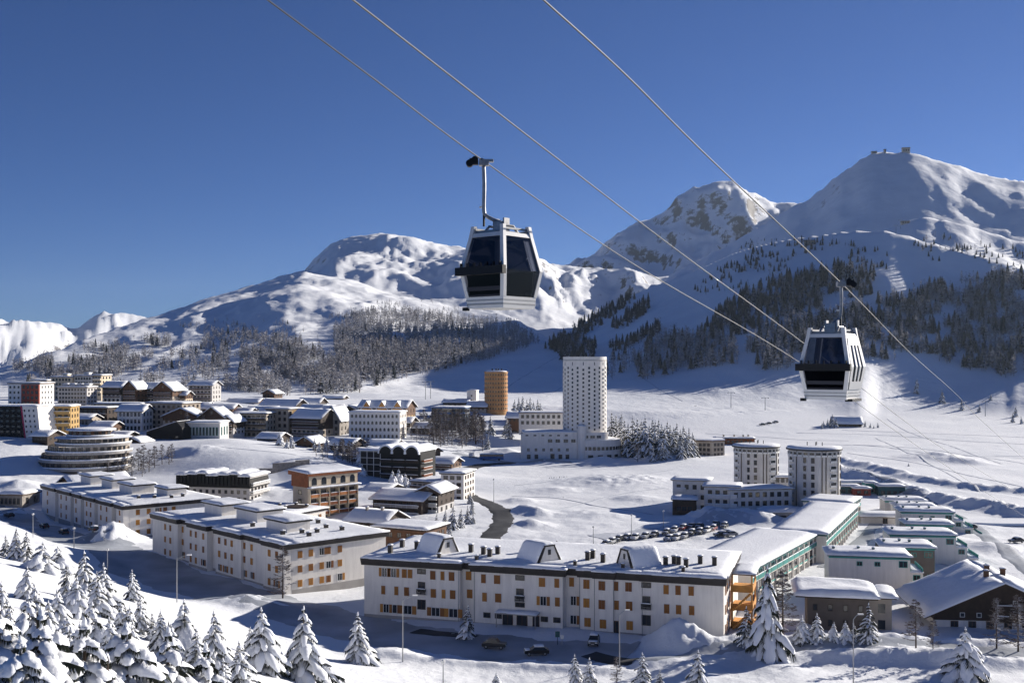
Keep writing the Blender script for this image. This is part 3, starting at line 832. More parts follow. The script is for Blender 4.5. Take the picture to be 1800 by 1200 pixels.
# ---------------------------------------------------------------- the three white apartment blocks with orange shutters
def pxs(loc, rz, px, off=(0.0, 0.0), ang=0.0):
    """where the sight line of column px meets a wall: distance along it from point off, wall turned by ang"""
    c, s = math.cos(rz), math.sin(rz)
    ox = loc[0] + off[0] * c - off[1] * s; oy = loc[1] + off[0] * s + off[1] * c
    dx, dy = math.cos(rz + ang), math.sin(rz + ang)
    u = px2u(px)
    return (u * oy - ox) / (dx - u * dy)
def apartment(name, label, loc, rz, L, D, Hh, sections, fh=1.3, base=5, wallm='plaster'):
    """sections: (x0, x1, y) strips of the front; the roof edge follows them"""
    e = empty(name, loc, rz); tag(e, label, 'apartment block', 'white apartment blocks with orange shutters')
    b = MB(); b.box(-L / 2, L / 2, 1.8, D, -base, Hh - fh)
    for x0, x1, y in sections: b.box(x0, x1, y, 1.75, -base, Hh - fh)
    b.box(-L / 2 - 0.02, L / 2 + 0.02, 1.85, D + 0.02, -base, 0.55, 1)
    for x0, x1, y in sections: b.box(x0 + 0.01, x1 - 0.01, y - 0.03, y + 0.2, -base, 0.5, 1)
    b.build('wall', [wallm, 'concrete'], e)
    r = MB(); sn = MB()
    r.box(-L / 2 - 0.45, L / 2 + 0.45, 1.0, D + 0.45, Hh - fh, Hh, 0, 0.2)
    for k, (x0, x1, y) in enumerate(sections):
        o = 0.45 if y < 1 else -0.02
        r.box(x0 - (0.45 if k == 0 else o - 0.05), x1 + (0.45 if k == len(sections) - 1 else o - 0.05), y - 0.45, 1.05, Hh - fh - 0.002 * k, Hh - 0.003 * (k % 2 + 1), 0, 0.18 if y < 1 else 0.1)
    ro = r.build('roof', ['fascia'], e)
    snow_slab(sn, -L / 2 - 0.6, L / 2 + 0.6, 0.9, D + 0.6, Hh, 0.6, len(name) + int(L), 2.2, 0.15)
    for k, (x0, x1, y) in enumerate(sections):
        snow_slab(sn, x0 - 0.5, x1 + 0.5, y - 0.55, 1.9, Hh, 0.45, k + int(L), 0.8, 0.16)
    sn.build('roof_snow', ['snow'], ro, smooth=True)
    return e
# block 1: the long one facing the square
A_loc = (4.3, 204.6, -0.3); A_rz = math.atan2(-20.2, 66.4); A_L = 69.4; A_D = 27.0; A_H = 11.4
def ax(px, y=0.0): return pxs(A_loc, A_rz, px, (0.0, y))
sec = []
edges = [(645, 808, 0.0), (808, 832, 1.6), (832, 991, -0.3), (991, 1018, 1.5), (1018, 1046, 0.4), (1046, 1078, -0.1), (1078, 1128, 0.25), (1128, 1272, 0.0)]
for a, b_, y in edges: sec.append((ax(a), ax(b_), y))
sec[0] = (-A_L / 2, sec[0][1], 0.0); sec[-1] = (sec[-1][0], A_L / 2, 0.0)
A = apartment('apartment_block', 'long white apartment block with orange shutters and three steep dormers, behind the parked cars', A_loc, A_rz, A_L, A_D, A_H, sec)
def ydepth(px):
    for a, b_, y in edges:
        if a <= px < b_: return y
    return 0.0
ROWZ = [1.05, 4.55, 8.0]
cols = {2: [(676, 1, 1.0), (692, 1, 1.0), (711, 0, 1.0), (721, 0, 0.9), (761, 0, 1.05), (778, 0, .75), (794, 0, 1.1), (824, 0, 1.1), (850, 0, .9), (874, 0, 1.2), (953, 0, 1.2), (979, 0, .9), (1005, 0, .9), (1031, 0, 1.15), (1058, 0, 1.2), (1083, 0, .85), (1105, 0, 1.2), (1171, 0, .95), (1192, 0, .95), (1215, 0, .95)],
        1: [(674, 0, .8), (697, 0, .8), (715, 0, 1.0), (762, 0, 1.05), (780, 0, .75), (796, 0, 1.1), (826, 0, 1.1), (852, 0, .9), (876, 0, 1.2), (955, 1, 1.1), (980, 0, .9), (1008, 2, 1.0), (1031, 0, 1.15), (1058, 0, 1.2), (1084, 0, .85), (1106, 0, 1.2), (1172, 0, .95), (1193, 0, .95), (1216, 0, .95)],
        0: [(679, 1, 1.1), (694, 1, .9), (717, 1, 1.6), (766, 1, 1.6), (797, 1, 1.7), (1008, 2, 1.1), (1033, 0, 1.2), (1060, 0, 1.2), (1107, 0, 1.2), (1173, 0, .95), (1194, 0, .95), (1217, 0, .95)]}
for r_, lst in cols.items():
    for px, st, w in lst:
        y = ydepth(px)
        shuttered(A, w, 1.65 if r_ else 1.6, ax(px, y), y, ROWZ[r_], 0.0, st)
for px in (741, 914, 1136):        # stair windows with little balconies
    y = ydepth(px); x = ax(px, y)
    win(A, 'dark', 1.6, 0.8, x, y, 9.0)
    win(A, 'dark', 1.3, 1.7, x, y, 5.6); balcony(A, 1.8, 0.5, x, y, 5.1, 'f', 'wood', ('concrete', 'metal_dark'))
    win(A, 'dark', 1.5, 1.7, x, y, 2.2 if px != 914 else 3.3) if px != 914 else win(A, 'dark', 1.7, 0.7, x, y, 4.0)
for px in (856, 876, 957, 979): win(A, 'dark', 1.2, 0.8, ax(px, -0.3), -0.3, 1.6)
xd = ax(916, -0.3)
for dx, w in ((-2.6, 1.8), (0.2, 1.9), (2.9, 1.1)): win(A, 'door', w, 2.3, xd + dx, -0.3, 0.15)
cp = MB().box(xd - 4.4, xd + 3.6, -2.8, -0.3, 2.95, 3.2); cp.box(xd - 4.2, xd - 4.05, -2.7, -2.55, 0, 2.95); cp.box(xd + 3.3, xd + 3.45, -2.7, -2.55, 0, 2.95)
co = cp.build('entrance_canopy', ['concrete'], A)
snow_slab(MB(), xd - 4.4, xd + 3.6, -2.8, -0.35, 3.2, 0.3, 4, 0.8).build('canopy_snow', ['snow'], co, smooth=True)
win(A, 'door', 1.0, 2.2, ax(1082, .25), 0.25, 0.2)
for q in range(3):                  # sunny end wall
    for yy in (2.5, 5.5, 9.0):
        shuttered(A, 1.0, 1.65, A_L / 2, yy, ROWZ[q], FACE['r'], 0)
# orange timber stair tower and galleries at the far end
st = MB()
for z in (0.1, 3.4, 6.8): st.box(A_L / 2 + 0.1, A_L / 2 + 4.2, 11.0, 19.0, z, z + 0.22)
for z in (0.3, 3.6, 7.0):
    st.box(A_L / 2 + 4.1, A_L / 2 + 4.2, 11.0, 19.0, z, z + 1.1); st.box(A_L / 2 + 0.1, A_L / 2 + 4.1, 10.9, 11.0, z, z + 1.1)
for (x, y) in ((A_L / 2 + 4.0, 11.1), (A_L / 2 + 4.0, 18.7), (A_L / 2 + 0.4, 11.1)): st.box(x - 0.15, x + 0.15, y - 0.15, y + 0.15, -3, 10.3)
for z in (0.2, 3.6):
    for q in range(12): st.box(A_L / 2 + 0.6 + q * 0.28, A_L / 2 + 0.95 + q * 0.28, 9.6, 10.8, z + q * 0.28, z + q * 0.28 + 0.3)
so = st.build('stair_gallery', ['wood_orange'], A)
MB().box(A_L / 2 - 0.2, A_L / 2 + 4.8, 9.4, 19.6, 10.3, 10.55).build('gallery_roof', ['wood_brown'], so)
snow_slab(MB(), A_L / 2 + 0.5, A_L / 2 + 4.8, 9.4, 19.6, 10.55, 0.45, 8, 1.0).build('gallery_snow', ['snow'], so, smooth=True)
def aframe(px, yc, face, seed):
    x = ax(px, yc)
    d = MB(); w = 2.6; h = 3.1
    d.extr([(-w, 0), (w, 0), (1.05, h), (-1.05, h)], -3.0, 3.0, 0)
    o = d.build('dormer', ['plaster'], A, (x, yc, A_H + 0.2), face)
    t = MB(); t.box(-1.3, 1.3, -3.2, 3.2, h, h + 0.25)
    for s in (-1, 1): t.extr([(s * 1.05, h), (s * 1.3, h), (s * (w + 0.4), -0.1), (s * w, -0.1)], -3.2, 3.2)
    t.build('dormer_roof', ['fascia'], o)
    MB().box(-0.35, 0.35, -3.06, -2.9, 1.5, 2.5).build('dormer_window', ['glass'], o)
    zf = lambda X, Y_: np.where(np.abs(X) < 1.3, h + 0.25, h + 0.25 - (np.abs(X) - 1.3) * 1.72)
    snow_slab(MB(), -3.1, 3.1, -2.9, 3.2, 0, 0.42, seed, 0.5, 0.05, zf).build('dormer_snow', ['snow'], o, smooth=True)
aframe(770, 8.0, math.radians(62), 1); aframe(948, 6.2, math.radians(55), 2); aframe(1122, 6.2, math.radians(-48), 3)
cpx = [(707, 10), (733, 9), (772, 2.2), (828, 9), (850, 7), (861, 5), (875, 8), (838, 2.2), (1011, 2.3), (1033, 7.6), (1042, 9.5), (1060, 6), (1170, 6.5), (1185, 8), (1193, 7.4), (1206, 5.5), (1231, 9.5), (1256, 9), (1095, 2.3), (1201, 2.2), (686, 3.5), (1150, 13), (930, 12.5)]
chimneys(A, [(ax(p, y), y) for p, y in cpx if y > 3], A_H + 0.3, 1.7, 0.8)
chimneys(A, [(ax(p, y), y) for p, y in cpx if y <= 3], A_H + 0.3, 0.8, 0.6)

# block 2 and block 3: their long side runs away to the left
def side_block(name, label, corner, farleft, D, Hh, z, secpx, winpx, rowz, endpx, boxes, chims, shade='shutter'):
    cx, cy = corner; fx, fy = farleft
    L = math.hypot(cx - fx, cy - fy); rz = math.atan2(cy - fy, cx - fx); loc = ((cx + fx) / 2, (cy + fy) / 2, z)
    sec = []
    for a, b_, y in secpx:
        sec.append((max(-L / 2, pxs(loc, rz, a, (0, y))), min(L / 2, pxs(loc, rz, b_, (0, y))), y))
    sec[0] = (-L / 2, sec[0][1], sec[0][2]); sec[-1] = (sec[-1][0], L / 2, sec[-1][2])
    e = apartment(name, label, loc, rz, L, D, Hh, sec, 1.15, wallm='plaster')
    for r_ in range(3):
        for px, w in winpx:
            y = 0.0
            for a, b_, yy in secpx:
                if a <= px < b_: y = yy
            shuttered(e, w, 1.45, pxs(loc, rz, px, (0, y)), y, rowz[r_], 0.0, (int(px) * 7 + r_ * 3) % 3 if r_ == 0 else 0)
        for k, px in enumerate(endpx):
            d = pxs(loc, rz, px, (L / 2, 0), math.pi / 2)
            shuttered(e, 1.15, 1.5, L / 2, d, rowz[r_], FACE['r'], 2 if (k + r_) % 5 == 4 else 0)
    for (x, y, w, d, h) in boxes:
        b = MB().box(x - w / 2, x + w / 2, y - d / 2, y + d / 2, Hh - 0.4, Hh + h).build('roof_house', ['plaster'], e)
        MB().box(x - w / 2 - 0.4, x + w / 2 + 0.4, y - d / 2 - 0.4, y + d / 2 + 0.4, Hh + h, Hh + h + 0.5, 0, 0.15).build('fascia', ['fascia'], b)
        snow_slab(MB(), x - w / 2 - 0.6, x + w / 2 + 0.6, y - d / 2 - 0.6, y + d / 2 + 0.6, Hh + h + 0.5, 0.5, int(x), 0.9).build('snow_cap', ['snow'], b, smooth=True)
    chimneys(e, chims, Hh + 0.3, 1.0, 0.8)
    return e, loc, rz, L
B2 = side_block('apartment_block', 'white apartment block with three boxes on its roof, left of the long block', (-48.5, 234), (-92, 281), 26.6, 10.5, -0.1,
    [(268, 312, 0), (312, 332, 1.3), (332, 364, 0), (364, 379, 1.5), (379, 424, 0), (424, 463, 0.7), (463, 501, 0)],
    [(291, .9), (300, .9), (322, .9), (336, .9), (345, .9), (358, .9), (386, 1.0), (397, 1.0), (408, 1.0), (430, 1.0), (443, 1.0), (474, 1.1), (487, 1.1)], (1.0, 4.1, 7.2),
    [527, 546, 565, 577, 597], [(-16, 12, 9, 7, 3.0), (-1, 13, 10, 7, 3.0), (17, 10, 9, 6, 2.6)], [(23, 5), (24.5, 9), (26, 12), (22, 17), (27, 18), (8, 6), (10, 18), (14, 20), (-26, 18), (29, 8)])
B3 = side_block('apartment_block', 'white apartment block with stepped front, farthest along the shaded street', (-111.5, 315), (-157, 367), 29.0, 9.8, -2.0,
    [(72, 97, 0), (97, 103, 1.6), (103, 124, 0), (124, 130, 1.6), (130, 142, 0), (142, 148, 1.6), (148, 166, 0), (166, 172, 1.6), (172, 196, 0), (196, 204, 1.6), (204, 218, 0)],
    [(84, .9), (108, .9), (117, .9), (134, .9), (153, .9), (160, .9), (178, .9), (188, .9), (211, 1.0)], (1.0, 3.9, 6.8),
    [242, 261, 276, 290, 305], [(-24, 14, 9, 7, 3.0), (-8, 15, 9, 7, 3.0), (10, 14, 10, 7, 3.0), (22, 20, 8, 6, 2.4)], [(26, 8), (28, 12), (30, 20), (16, 22), (0, 22), (31, 16)])

for px in (806, 834, 990, 1019, 1045, 1079, 1129):
    y = min(ydepth(px - 2), ydepth(px + 2)); x = ax(px, y)
    MB().tube([(x, y - 0.09, 0.2), (x, y - 0.09, A_H - 1.3)], 0.055, 6).build('drainpipe', ['metal_grey'], A)
# ---------------------------------------------------------------- the old village on its terrace, far left to centre
VG = 'buildings of the old village'
def wpx(npx, Y): return npx * Y / F
def rows(e, L, D, f=None, r=None, l=None, floor=2.9, kind='win', w=1.0, h=1.3, z0=0.0, sill=0.9):
    for face, spec in (('f', f), ('r', r), ('l', l)):
        if spec: grid(e, face, spec[0], spec[1], L, D, spec[2] if len(spec) > 2 else w, h, kind, 0.8, sill, floor, z0)
def bands(e, L, D, n, floor, z0, face='f', d=1.1, mats=('plaster', 'wood_brown'), style='wood', inset=0.0):
    for k in range(n):
        z = z0 + k * floor
        if face == 'f': balcony(e, L - inset, d, 0, 0, z, 'f', style, mats)
        elif face == 'r': balcony(e, D - inset, d, L / 2, D / 2, z, 'r', style, mats)
        else: balcony(e, D - inset, d, -L / 2, D / 2, z, 'l', style, mats)
# far upper row -------------------------------------------------
e = block('apartment_house', 'white and rust-red apartment house high at the left edge of the village', 'apartment house', at(42, 713, 600), R(-14), 20, 12, 12.5, 'plaster', 'fascia_light', 0.6, group=VG, seed=1)
MB().box(-1, 10.1, -0.9, 0, 0, 11.6).build('red_front', ['rust_red'], e)
rows(e, 20, 12, None, (4, 4), None)
for c in range(4):
    for r_ in range(4): win(e, 'dark', 1.3, 1.5, 0.6 + c * 2.7, -0.9, 0.8 + r_ * 2.9)
for c in range(3):
    for r_ in range(4): win(e, 'dark', 0.9, 1.1, -8.6 + c * 2.6, 0, 0.9 + r_ * 2.9)
def plain_block(px, py, Y, npx, hpx, D, wall, label, rz=-8, f=(6, 4), r=(3, 4), fas='fascia_light', balc=0, balm=('plaster', 'wood_brown'), kind='dark', roofboxes=0, seed=0, snow=0.6, cat='apartment house', name='apartment_house', fh=0.5, style='wood'):
    L = wpx(npx, Y); Hh = hpx * Y / F
    e = block(name, label, cat, at(px, py, Y), R(rz), L, D, Hh, wall, fas, fh, 0.6, snow, VG, seed=seed)
    fl = (Hh - fh) / f[1]
    grid(e, 'f', f[0], f[1], L, D, min(1.4, L / f[0] * 0.5), fl * 0.5, kind, 0.6, fl * 0.25, fl)
    if r: grid(e, 'r', r[0], r[1], L, D, min(1.3, D / r[0] * 0.5), fl * 0.5, kind, 0.6, fl * 0.25, fl)
    if balc: bands(e, L, D, f[1] - 1 if balc == 1 else f[1], fl, fl if balc == 1 else 0.05, 'f', 1.1, balm, style, 0.3)
    for k in range(roofboxes):
        x = -L / 2 + L * (k + 0.5) / roofboxes
        b = MB().box(x - 1.6, x + 1.6, D * 0.35, D * 0.65, Hh - 0.2, Hh + 1.6).build('roof_house', [wall], e)
        snow_slab(MB(), x - 1.9, x + 1.9, D * 0.33, D * 0.67, Hh + 1.6, 0.5, k, 1.2).build('snow_cap', ['snow'], b, smooth=True)
    return e
plain_block(108, 702, 690, 40, 40, 12, 'plaster_cream', 'cream apartment house behind the rust-red one, high on the slope', -10, (6, 5), (3, 5), seed=2, roofboxes=1)
plain_block(68, 690, 720, 30, 22, 11, 'plaster_beige', 'low dark-roofed house peeping over the rust-red apartment house', -8, (5, 3), None, seed=22, fas='fascia')
plain_block(146, 700, 690, 34, 40, 12, 'plaster_grey', 'grey apartment house between the two cream ones', -8, (6, 5), (3, 5), seed=3, roofboxes=1)
plain_block(169, 697, 690, 20, 38, 12, 'plaster_cream', 'narrow cream house with stacked balconies high on the slope', -10, (3, 5), (3, 5), balc=1, balm=('plaster_cream', 'plaster_cream'), style='solid', seed=4)
plain_block(127, 716, 640, 54, 36, 12, 'plaster_grey', 'grey-mauve apartment house with four roof boxes', -6, (9, 5), (3, 5), seed=5, roofboxes=4)
# chalets right of them
def chalet(px, py, Y, npx, he, hr, D, label, rz=-8, axis='y', wall='plaster', upper='wood_dark', n=(4, 3), floor=2.8, balc=True, seed=0, name='chalet', cat='chalet', kind='dark', side=3, lower=None, over=1.1, balm=('plaster', 'wood_brown'), roofm='wood_dark'):
    L = wpx(npx, Y); He = he * Y / F; Hr = hr * Y / F
    e = gable(name, label, cat, at(px, py, Y), R(rz), L, D, He, Hr, wall, roofm, upper, axis, over, 0.65, VG, seed=seed, lower=(lower if lower else He * 0.5))
    fl = He / n[1]
    grid(e, 'f', n[0], n[1], L, D, min(1.3, L / n[0] * 0.45), fl * 0.52, kind, 0.6, fl * 0.24, fl)
    if side: grid(e, 'r', side, n[1], L, D, 1.1, fl * 0.52, kind, 0.6, fl * 0.24, fl)
    if balc:
        for k in range(1, n[1]): balcony(e, L * 0.9, 1.0, 0, -0.03, k * fl, 'f', 'wood', balm)
    if axis == 'y': win(e, kind, 1.0, fl * 0.45, 0, -0.08, He + (Hr - He) * 0.25)
    return e
chalet(196, 708, 655, 36, 28, 37, 12, 'pale chalet with dark timber front at the upper left of the village', -12, 'x', n=(4, 3), seed=6)
chalet(228, 708, 650, 26, 26, 38, 12, 'brown gabled chalet hotel beside the pale one', -16, 'y', 'wood_brown', 'wood_brown', (4, 3), seed=7)
chalet(262, 708, 660, 24, 26, 35, 13, 'cream and brown house with dark gable between two chalets', -10, 'x', 'plaster_cream', 'wood_dark', (3, 3), seed=8)
chalet(286, 709, 655, 40, 24, 38, 13, 'wide brown chalet with big snowy gable', -18, 'y', 'plaster_beige', 'wood_brown', (5, 3), seed=9)
chalet(318, 708, 660, 18, 14, 20, 9, 'small cream chalet right of the wide brown one', -10, 'x', 'plaster_cream', 'wood_brown', (2, 2), balc=False, seed=10)
e = chalet(352, 710, 690, 44, 33, 40, 13, 'tall grey hotel with a dark overhanging roof, alone before the woods', -10, 'x', 'plaster_grey', 'plaster_grey', (6, 4), seed=11, name='hotel', cat='hotel')
chalet(472, 699, 740, 24, 8, 14, 10, 'lone wooden chalet at the foot of the woods above the village', -20, 'y', 'wood_brown', 'wood_brown', (3, 1), balc=False, seed=12)
# arcaded terrace and houses of the second row
e = plain_block(208, 726, 600, 84, 17, 10, 'plaster_cream', 'long low arcade with arched openings under a flat snowy roof', -6, (12, 1), (2, 1), kind='arch', seed=13, name='arcade', cat='arcade', fh=0.4)
plain_block(158, 742, 575, 66, 26, 12, 'wood_dark', 'dark timber hotel with two snowy eaves beside the yellow house', -10, (7, 2), (3, 2), balc=1, seed=14, fas='wood_dark', name='hotel', cat='hotel', balm=('wood_dark', 'wood_dark'))
chalet(140, 748, 560, 36, 12, 19, 12, 'low house with blue-shaded pitched roof next to the yellow house', -8, 'x', 'plaster_beige', 'plaster_beige', (5, 1), balc=False, seed=15, name='house', cat='house')
chalet(228, 758, 560, 46, 36, 46, 12, 'white house under a thick snow roof, before the arcade', -8, 'x', 'plaster', 'plaster', (6, 3), balc=False, seed=16, name='house', cat='house')
plain_block(288, 756, 572, 78, 48, 15, 'plaster_beige', 'large beige apartment house with rows of brown windows', -22, (7, 5), (4, 5), seed=17, kind='brown')
chalet(318, 746, 556, 66, 14, 28, 13, 'wide low beige chalet with broad snowy gable', -6, 'y', 'plaster_beige', 'wood_brown', (7, 1), balc=False, seed=18)
chalet(372, 746, 552, 44, 14, 30, 12, 'dark gabled chalet right of the wide beige one', -10, 'y', 'wood_brown', 'wood_dark', (4, 1), balc=False, seed=19)
chalet(268, 727, 610, 60, 10, 18, 12, 'long low house whose snowy roof runs behind the beige apartments', -8, 'x', 'plaster_beige', 'wood_brown', (8, 1), balc=False, seed=20, name='house', cat='house')
chalet(380, 726, 610, 60, 8, 15, 12, 'low house with long snowy roof above the dark chalets', -8, 'x', 'wood_brown', 'wood_brown', (8, 1), balc=False, seed=21, name='house', cat='house')
plain_block(438, 768, 566, 64, 42, 13, 'plaster_beige', 'dark beige hotel with four rows of timber balconies', -10, (7, 4), (3, 4), balc=1, balm=('wood_dark', 'wood_dark'), seed=23, name='hotel', cat='hotel', fas='wood_dark')
plain_block(487, 764, 576, 48, 46, 13, 'plaster_beige', 'brown apartment house with a yellow end wall', -24, (4, 4), (4, 4), seed=24, kind='brown')
e = bpy.data.objects[[o.name for o in C.objects if o.get('label', '').startswith('brown apartment house with a yellow')][0]]
MB().box(12.2 * 0 + wpx(48, 576) / 2, wpx(48, 576) / 2 + 0.05, 3.5, 12.9, 0, 12.9).build('yellow_wall', ['plaster_yellow'], e)
chalet(487, 722, 660, 78, 9, 20, 13, 'long chalet with a dark timber gable under a wide snow roof, upper row', -28, 'x', 'plaster', 'wood_dark', (8, 1), balc=False, seed=25)
chalet(542, 716, 680, 40, 8, 16, 12, 'white chalet with black timbering at the end of the upper row', -14, 'x', 'plaster', 'wood_dark', (5, 1), balc=False, seed=26)
chalet(425, 712, 690, 60, 5, 11, 12, 'low long house half buried in snow, upper row', -14, 'x', 'wood_brown', 'wood_brown', (7, 1), balc=False, seed=27, name='house', cat='house')
chalet(585, 708, 740, 36, 8, 12, 11, 'flat dark house on the snow slope above the village', -8, 'x', 'wood_dark', 'wood_dark', (5, 1), balc=False, seed=28, name='house', cat='house')
chalet(538, 774, 566, 62, 40, 54, 15, 'broad dark gabled house with snowed-up blue roof', -26, 'x', 'plaster_beige', 'wood_dark', (6, 4), seed=29, name='house', cat='house')
chalet(583, 770, 572, 30, 34, 56, 16, 'stone house with a steep gable wall facing the valley', -14, 'y', 'stone', 'stone', (3, 3), balc=False, seed=30, name='house', cat='house')
chalet(580, 744, 610, 44, 18, 30, 12, 'house with a blue-shaded roof behind the stone gable', -20, 'x', 'plaster', 'wood_brown', (4, 2), balc=False, seed=31, name='house', cat='house')
e = plain_block(658, 772, 560, 92, 48, 14, 'plaster', 'white hotel with four rows of round-arched windows', -8, (12, 4), (4, 4), kind='arch', seed=32, name='hotel', cat='hotel', fas='plaster', fh=0.4)
e = chalet(672, 740, 606, 88, 24, 36, 16, 'brown timber hotel with orange wood gables above the white hotel', -14, 'x', 'plaster_yellow', 'wood_brown', (9, 2), seed=33, name='hotel', cat='hotel', lower=3.0)
for x in (-9, 0, 9):
    g = MB().extr([(-3.2, 6.0), (3.2, 6.0), (0, 10.6)], -0.6, 5).build('gable', ['wood_orange'], e, (x, 0, 0))
    MB().extr([(-4.0, 5.4), (0, 10.9), (4.0, 5.4), (4.0, 5.75), (0, 11.3), (-4.0, 5.75)], -1.2, 5).build('gable_roof', ['snow'], g)
e = plain_block(640, 727, 650, 60, 14, 12, 'wood_brown', 'low brown house behind the timber hotel', -10, (8, 1), None, seed=34, name='house', cat='house')
e = plain_block(727, 742, 690, 90, 8, 9, 'concrete', 'long low concrete wall building right of the village', -6, (12, 1), None, seed=35, name='garage_row', cat='garages')
e = plain_block(788, 748, 640, 60, 32, 16, 'glass_blue', 'blue-glass modern house with layered snowy terraces', -8, (6, 3), (3, 3), balc=2, balm=('plaster', 'blue_paint'), style='solid', seed=36, name='house', cat='house', fas='blue_paint')
e = block('lift_house', 'tall white windowless box beside the ochre round tower', 'building', at(829, 720, 735), R(-14), 6.5, 6, 13, 'plaster', None, 0, 0.2, 0.5, VG, seed=37)
win(e, 'dark', 0.8, 0.8, 0, 0, 9)
chalet(838, 722, 715, 34, 8, 16, 11, 'small house at the foot of the white box', -14, 'x', 'plaster_beige', 'wood_brown', (4, 1), balc=False, seed=38, name='house', cat='house')
chalet(800, 716, 730, 44, 9, 14, 11, 'grey house left of the white box', -14, 'x', 'plaster_grey', 'wood_dark', (5, 1), balc=False, seed=39, name='house', cat='house')
chalet(908, 742, 640, 34, 8, 17, 12, 'snowed-in house half hidden by trees right of the ochre tower', -10, 'x', 'wood_brown', 'wood_brown', (4, 1), balc=False, seed=40, name='house', cat='house')

for k, (px, py, Y, npx, he, hr, D, rz, ax_, wl, up, n, lab) in enumerate((
  (190, 737, 590, 44, 10, 18, 12, -14, 'y', 'wood_brown', 'wood_dark', (4, 1), 'brown gabled lodge between the dark timber hotel and the white house'),
  (176, 762, 540, 40, 12, 20, 12, -10, 'x', 'plaster_beige', 'wood_brown', (5, 1), 'low beige house right behind the round terraced hotel'),
  (205, 775, 512, 34, 8, 15, 11, -16, 'x', 'wood_brown', 'wood_dark', (4, 1), 'small brown house with a flat snow roof beside the round terraced hotel'),
  (250, 742, 585, 34, 16, 24, 11, -18, 'y', 'plaster_cream', 'wood_brown', (3, 2), 'narrow cream house with brown gable before the beige apartments'),
  (398, 764, 552, 26, 24, 34, 12, -14, 'y', 'plaster_grey', 'wood_dark', (3, 3), 'narrow grey house left of the dark beige balcony hotel'),
  (416, 742, 610, 44, 16, 24, 12, -12, 'x', 'wood_dark', 'wood_dark', (5, 2), 'dark house with a long snowy eave behind the balcony hotel'),
  (516, 748, 605, 40, 18, 28, 12, -20, 'y', 'plaster_beige', 'wood_brown', (4, 2), 'beige gabled house behind the broad dark house'),
  (548, 734, 640, 44, 14, 22, 12, -14, 'x', 'wood_brown', 'wood_dark', (5, 2), 'brown house with two snowy gables in the upper village'),
  (612, 742, 615, 40, 20, 30, 12, -14, 'y', 'plaster', 'wood_dark', (4, 2), 'white house with a black timber gable left of the timber hotel'),
  (455, 734, 640, 56, 10, 19, 12, -18, 'x', 'wood_dark', 'wood_dark', (6, 1), 'dark barn-like house below the long chalet'),
  (340, 728, 625, 46, 12, 20, 12, -12, 'x', 'plaster_beige', 'wood_brown', (5, 1), 'beige house before the tall grey hotel'),
  (598, 800, 500, 44, 18, 28, 13, -22, 'x', 'wood_brown', 'wood_dark', (5, 2), 'brown house among the snowy firs right of the knoll'),
  (668, 795, 505, 50, 12, 20, 13, -18, 'x', 'plaster_beige', 'wood_brown', (6, 1), 'low house below the white arched hotel'),
  (735, 808, 486, 46, 12, 20, 12, -18, 'x', 'wood_dark', 'wood_dark', (5, 1), 'low dark house behind the dark glass building'),
  (770, 868, 430, 44, 16, 24, 12, -22, 'x', 'wood_brown', 'wood_dark', (5, 2), 'brown house with snowy roof behind the attic-window apartments'),
  (120, 696, 735, 70, 12, 18, 12, -10, 'x', 'plaster_grey', 'wood_dark', (8, 1), 'long grey house above the cream apartments'),
  (70, 776, 470, 30, 10, 18, 11, -12, 'x', 'wood_dark', 'wood_dark', (4, 1), 'small dark house below the yellow balconies'),
  (150, 782, 496, 34, 14, 22, 11, -10, 'x', 'plaster_grey', 'wood_brown', (4, 1), 'grey house tucked behind the right side of the round terraced hotel'),
  (232, 784, 500, 30, 8, 15, 10, -14, 'y', 'wood_brown', 'wood_dark', (3, 1), 'small brown cabin above the frosted larches'),
  (470, 786, 520, 40, 16, 24, 12, -16, 'x', 'wood_dark', 'wood_dark', (5, 2), 'dark chalet on the edge of the knoll below the balcony hotel'),
  (536, 792, 508, 34, 14, 24, 12, -20, 'y', 'plaster_beige', 'wood_brown', (3, 1), 'beige gabled chalet below the broad dark house'),
  (634, 822, 462, 38, 22, 32, 12, -24, 'x', 'plaster_beige', 'wood_brown', (4, 2), 'beige house left of the dark glass building'),
  (700, 758, 600, 44, 16, 24, 12, -14, 'x', 'plaster_grey', 'wood_dark', (5, 2), 'grey house right of the white arched hotel'),
  (745, 764, 600, 40, 12, 20, 12, -12, 'x', 'wood_brown', 'wood_dark', (5, 1), 'brown house half hidden by the larch grove'),
  (775, 830, 470, 40, 16, 24, 12, -18, 'x', 'plaster_beige', 'wood_brown', (4, 2), 'beige house right of the dark glass building'),
  (582, 878, 402, 40, 14, 24, 13, -30, 'x', 'plaster_grey', 'wood_dark', (4, 1), 'grey house with snowy roof behind the orange-brown hotel'),
  (660, 880, 396, 44, 18, 26, 13, -20, 'x', 'wood_dark', 'wood_dark', (5, 2), 'dark house behind the black timber chalet'))):
    chalet(px, py, Y, npx, he, hr, D, lab, rz, ax_, wl, up, n, balc=(n[1] > 1), seed=200 + k, name='house', cat='house')

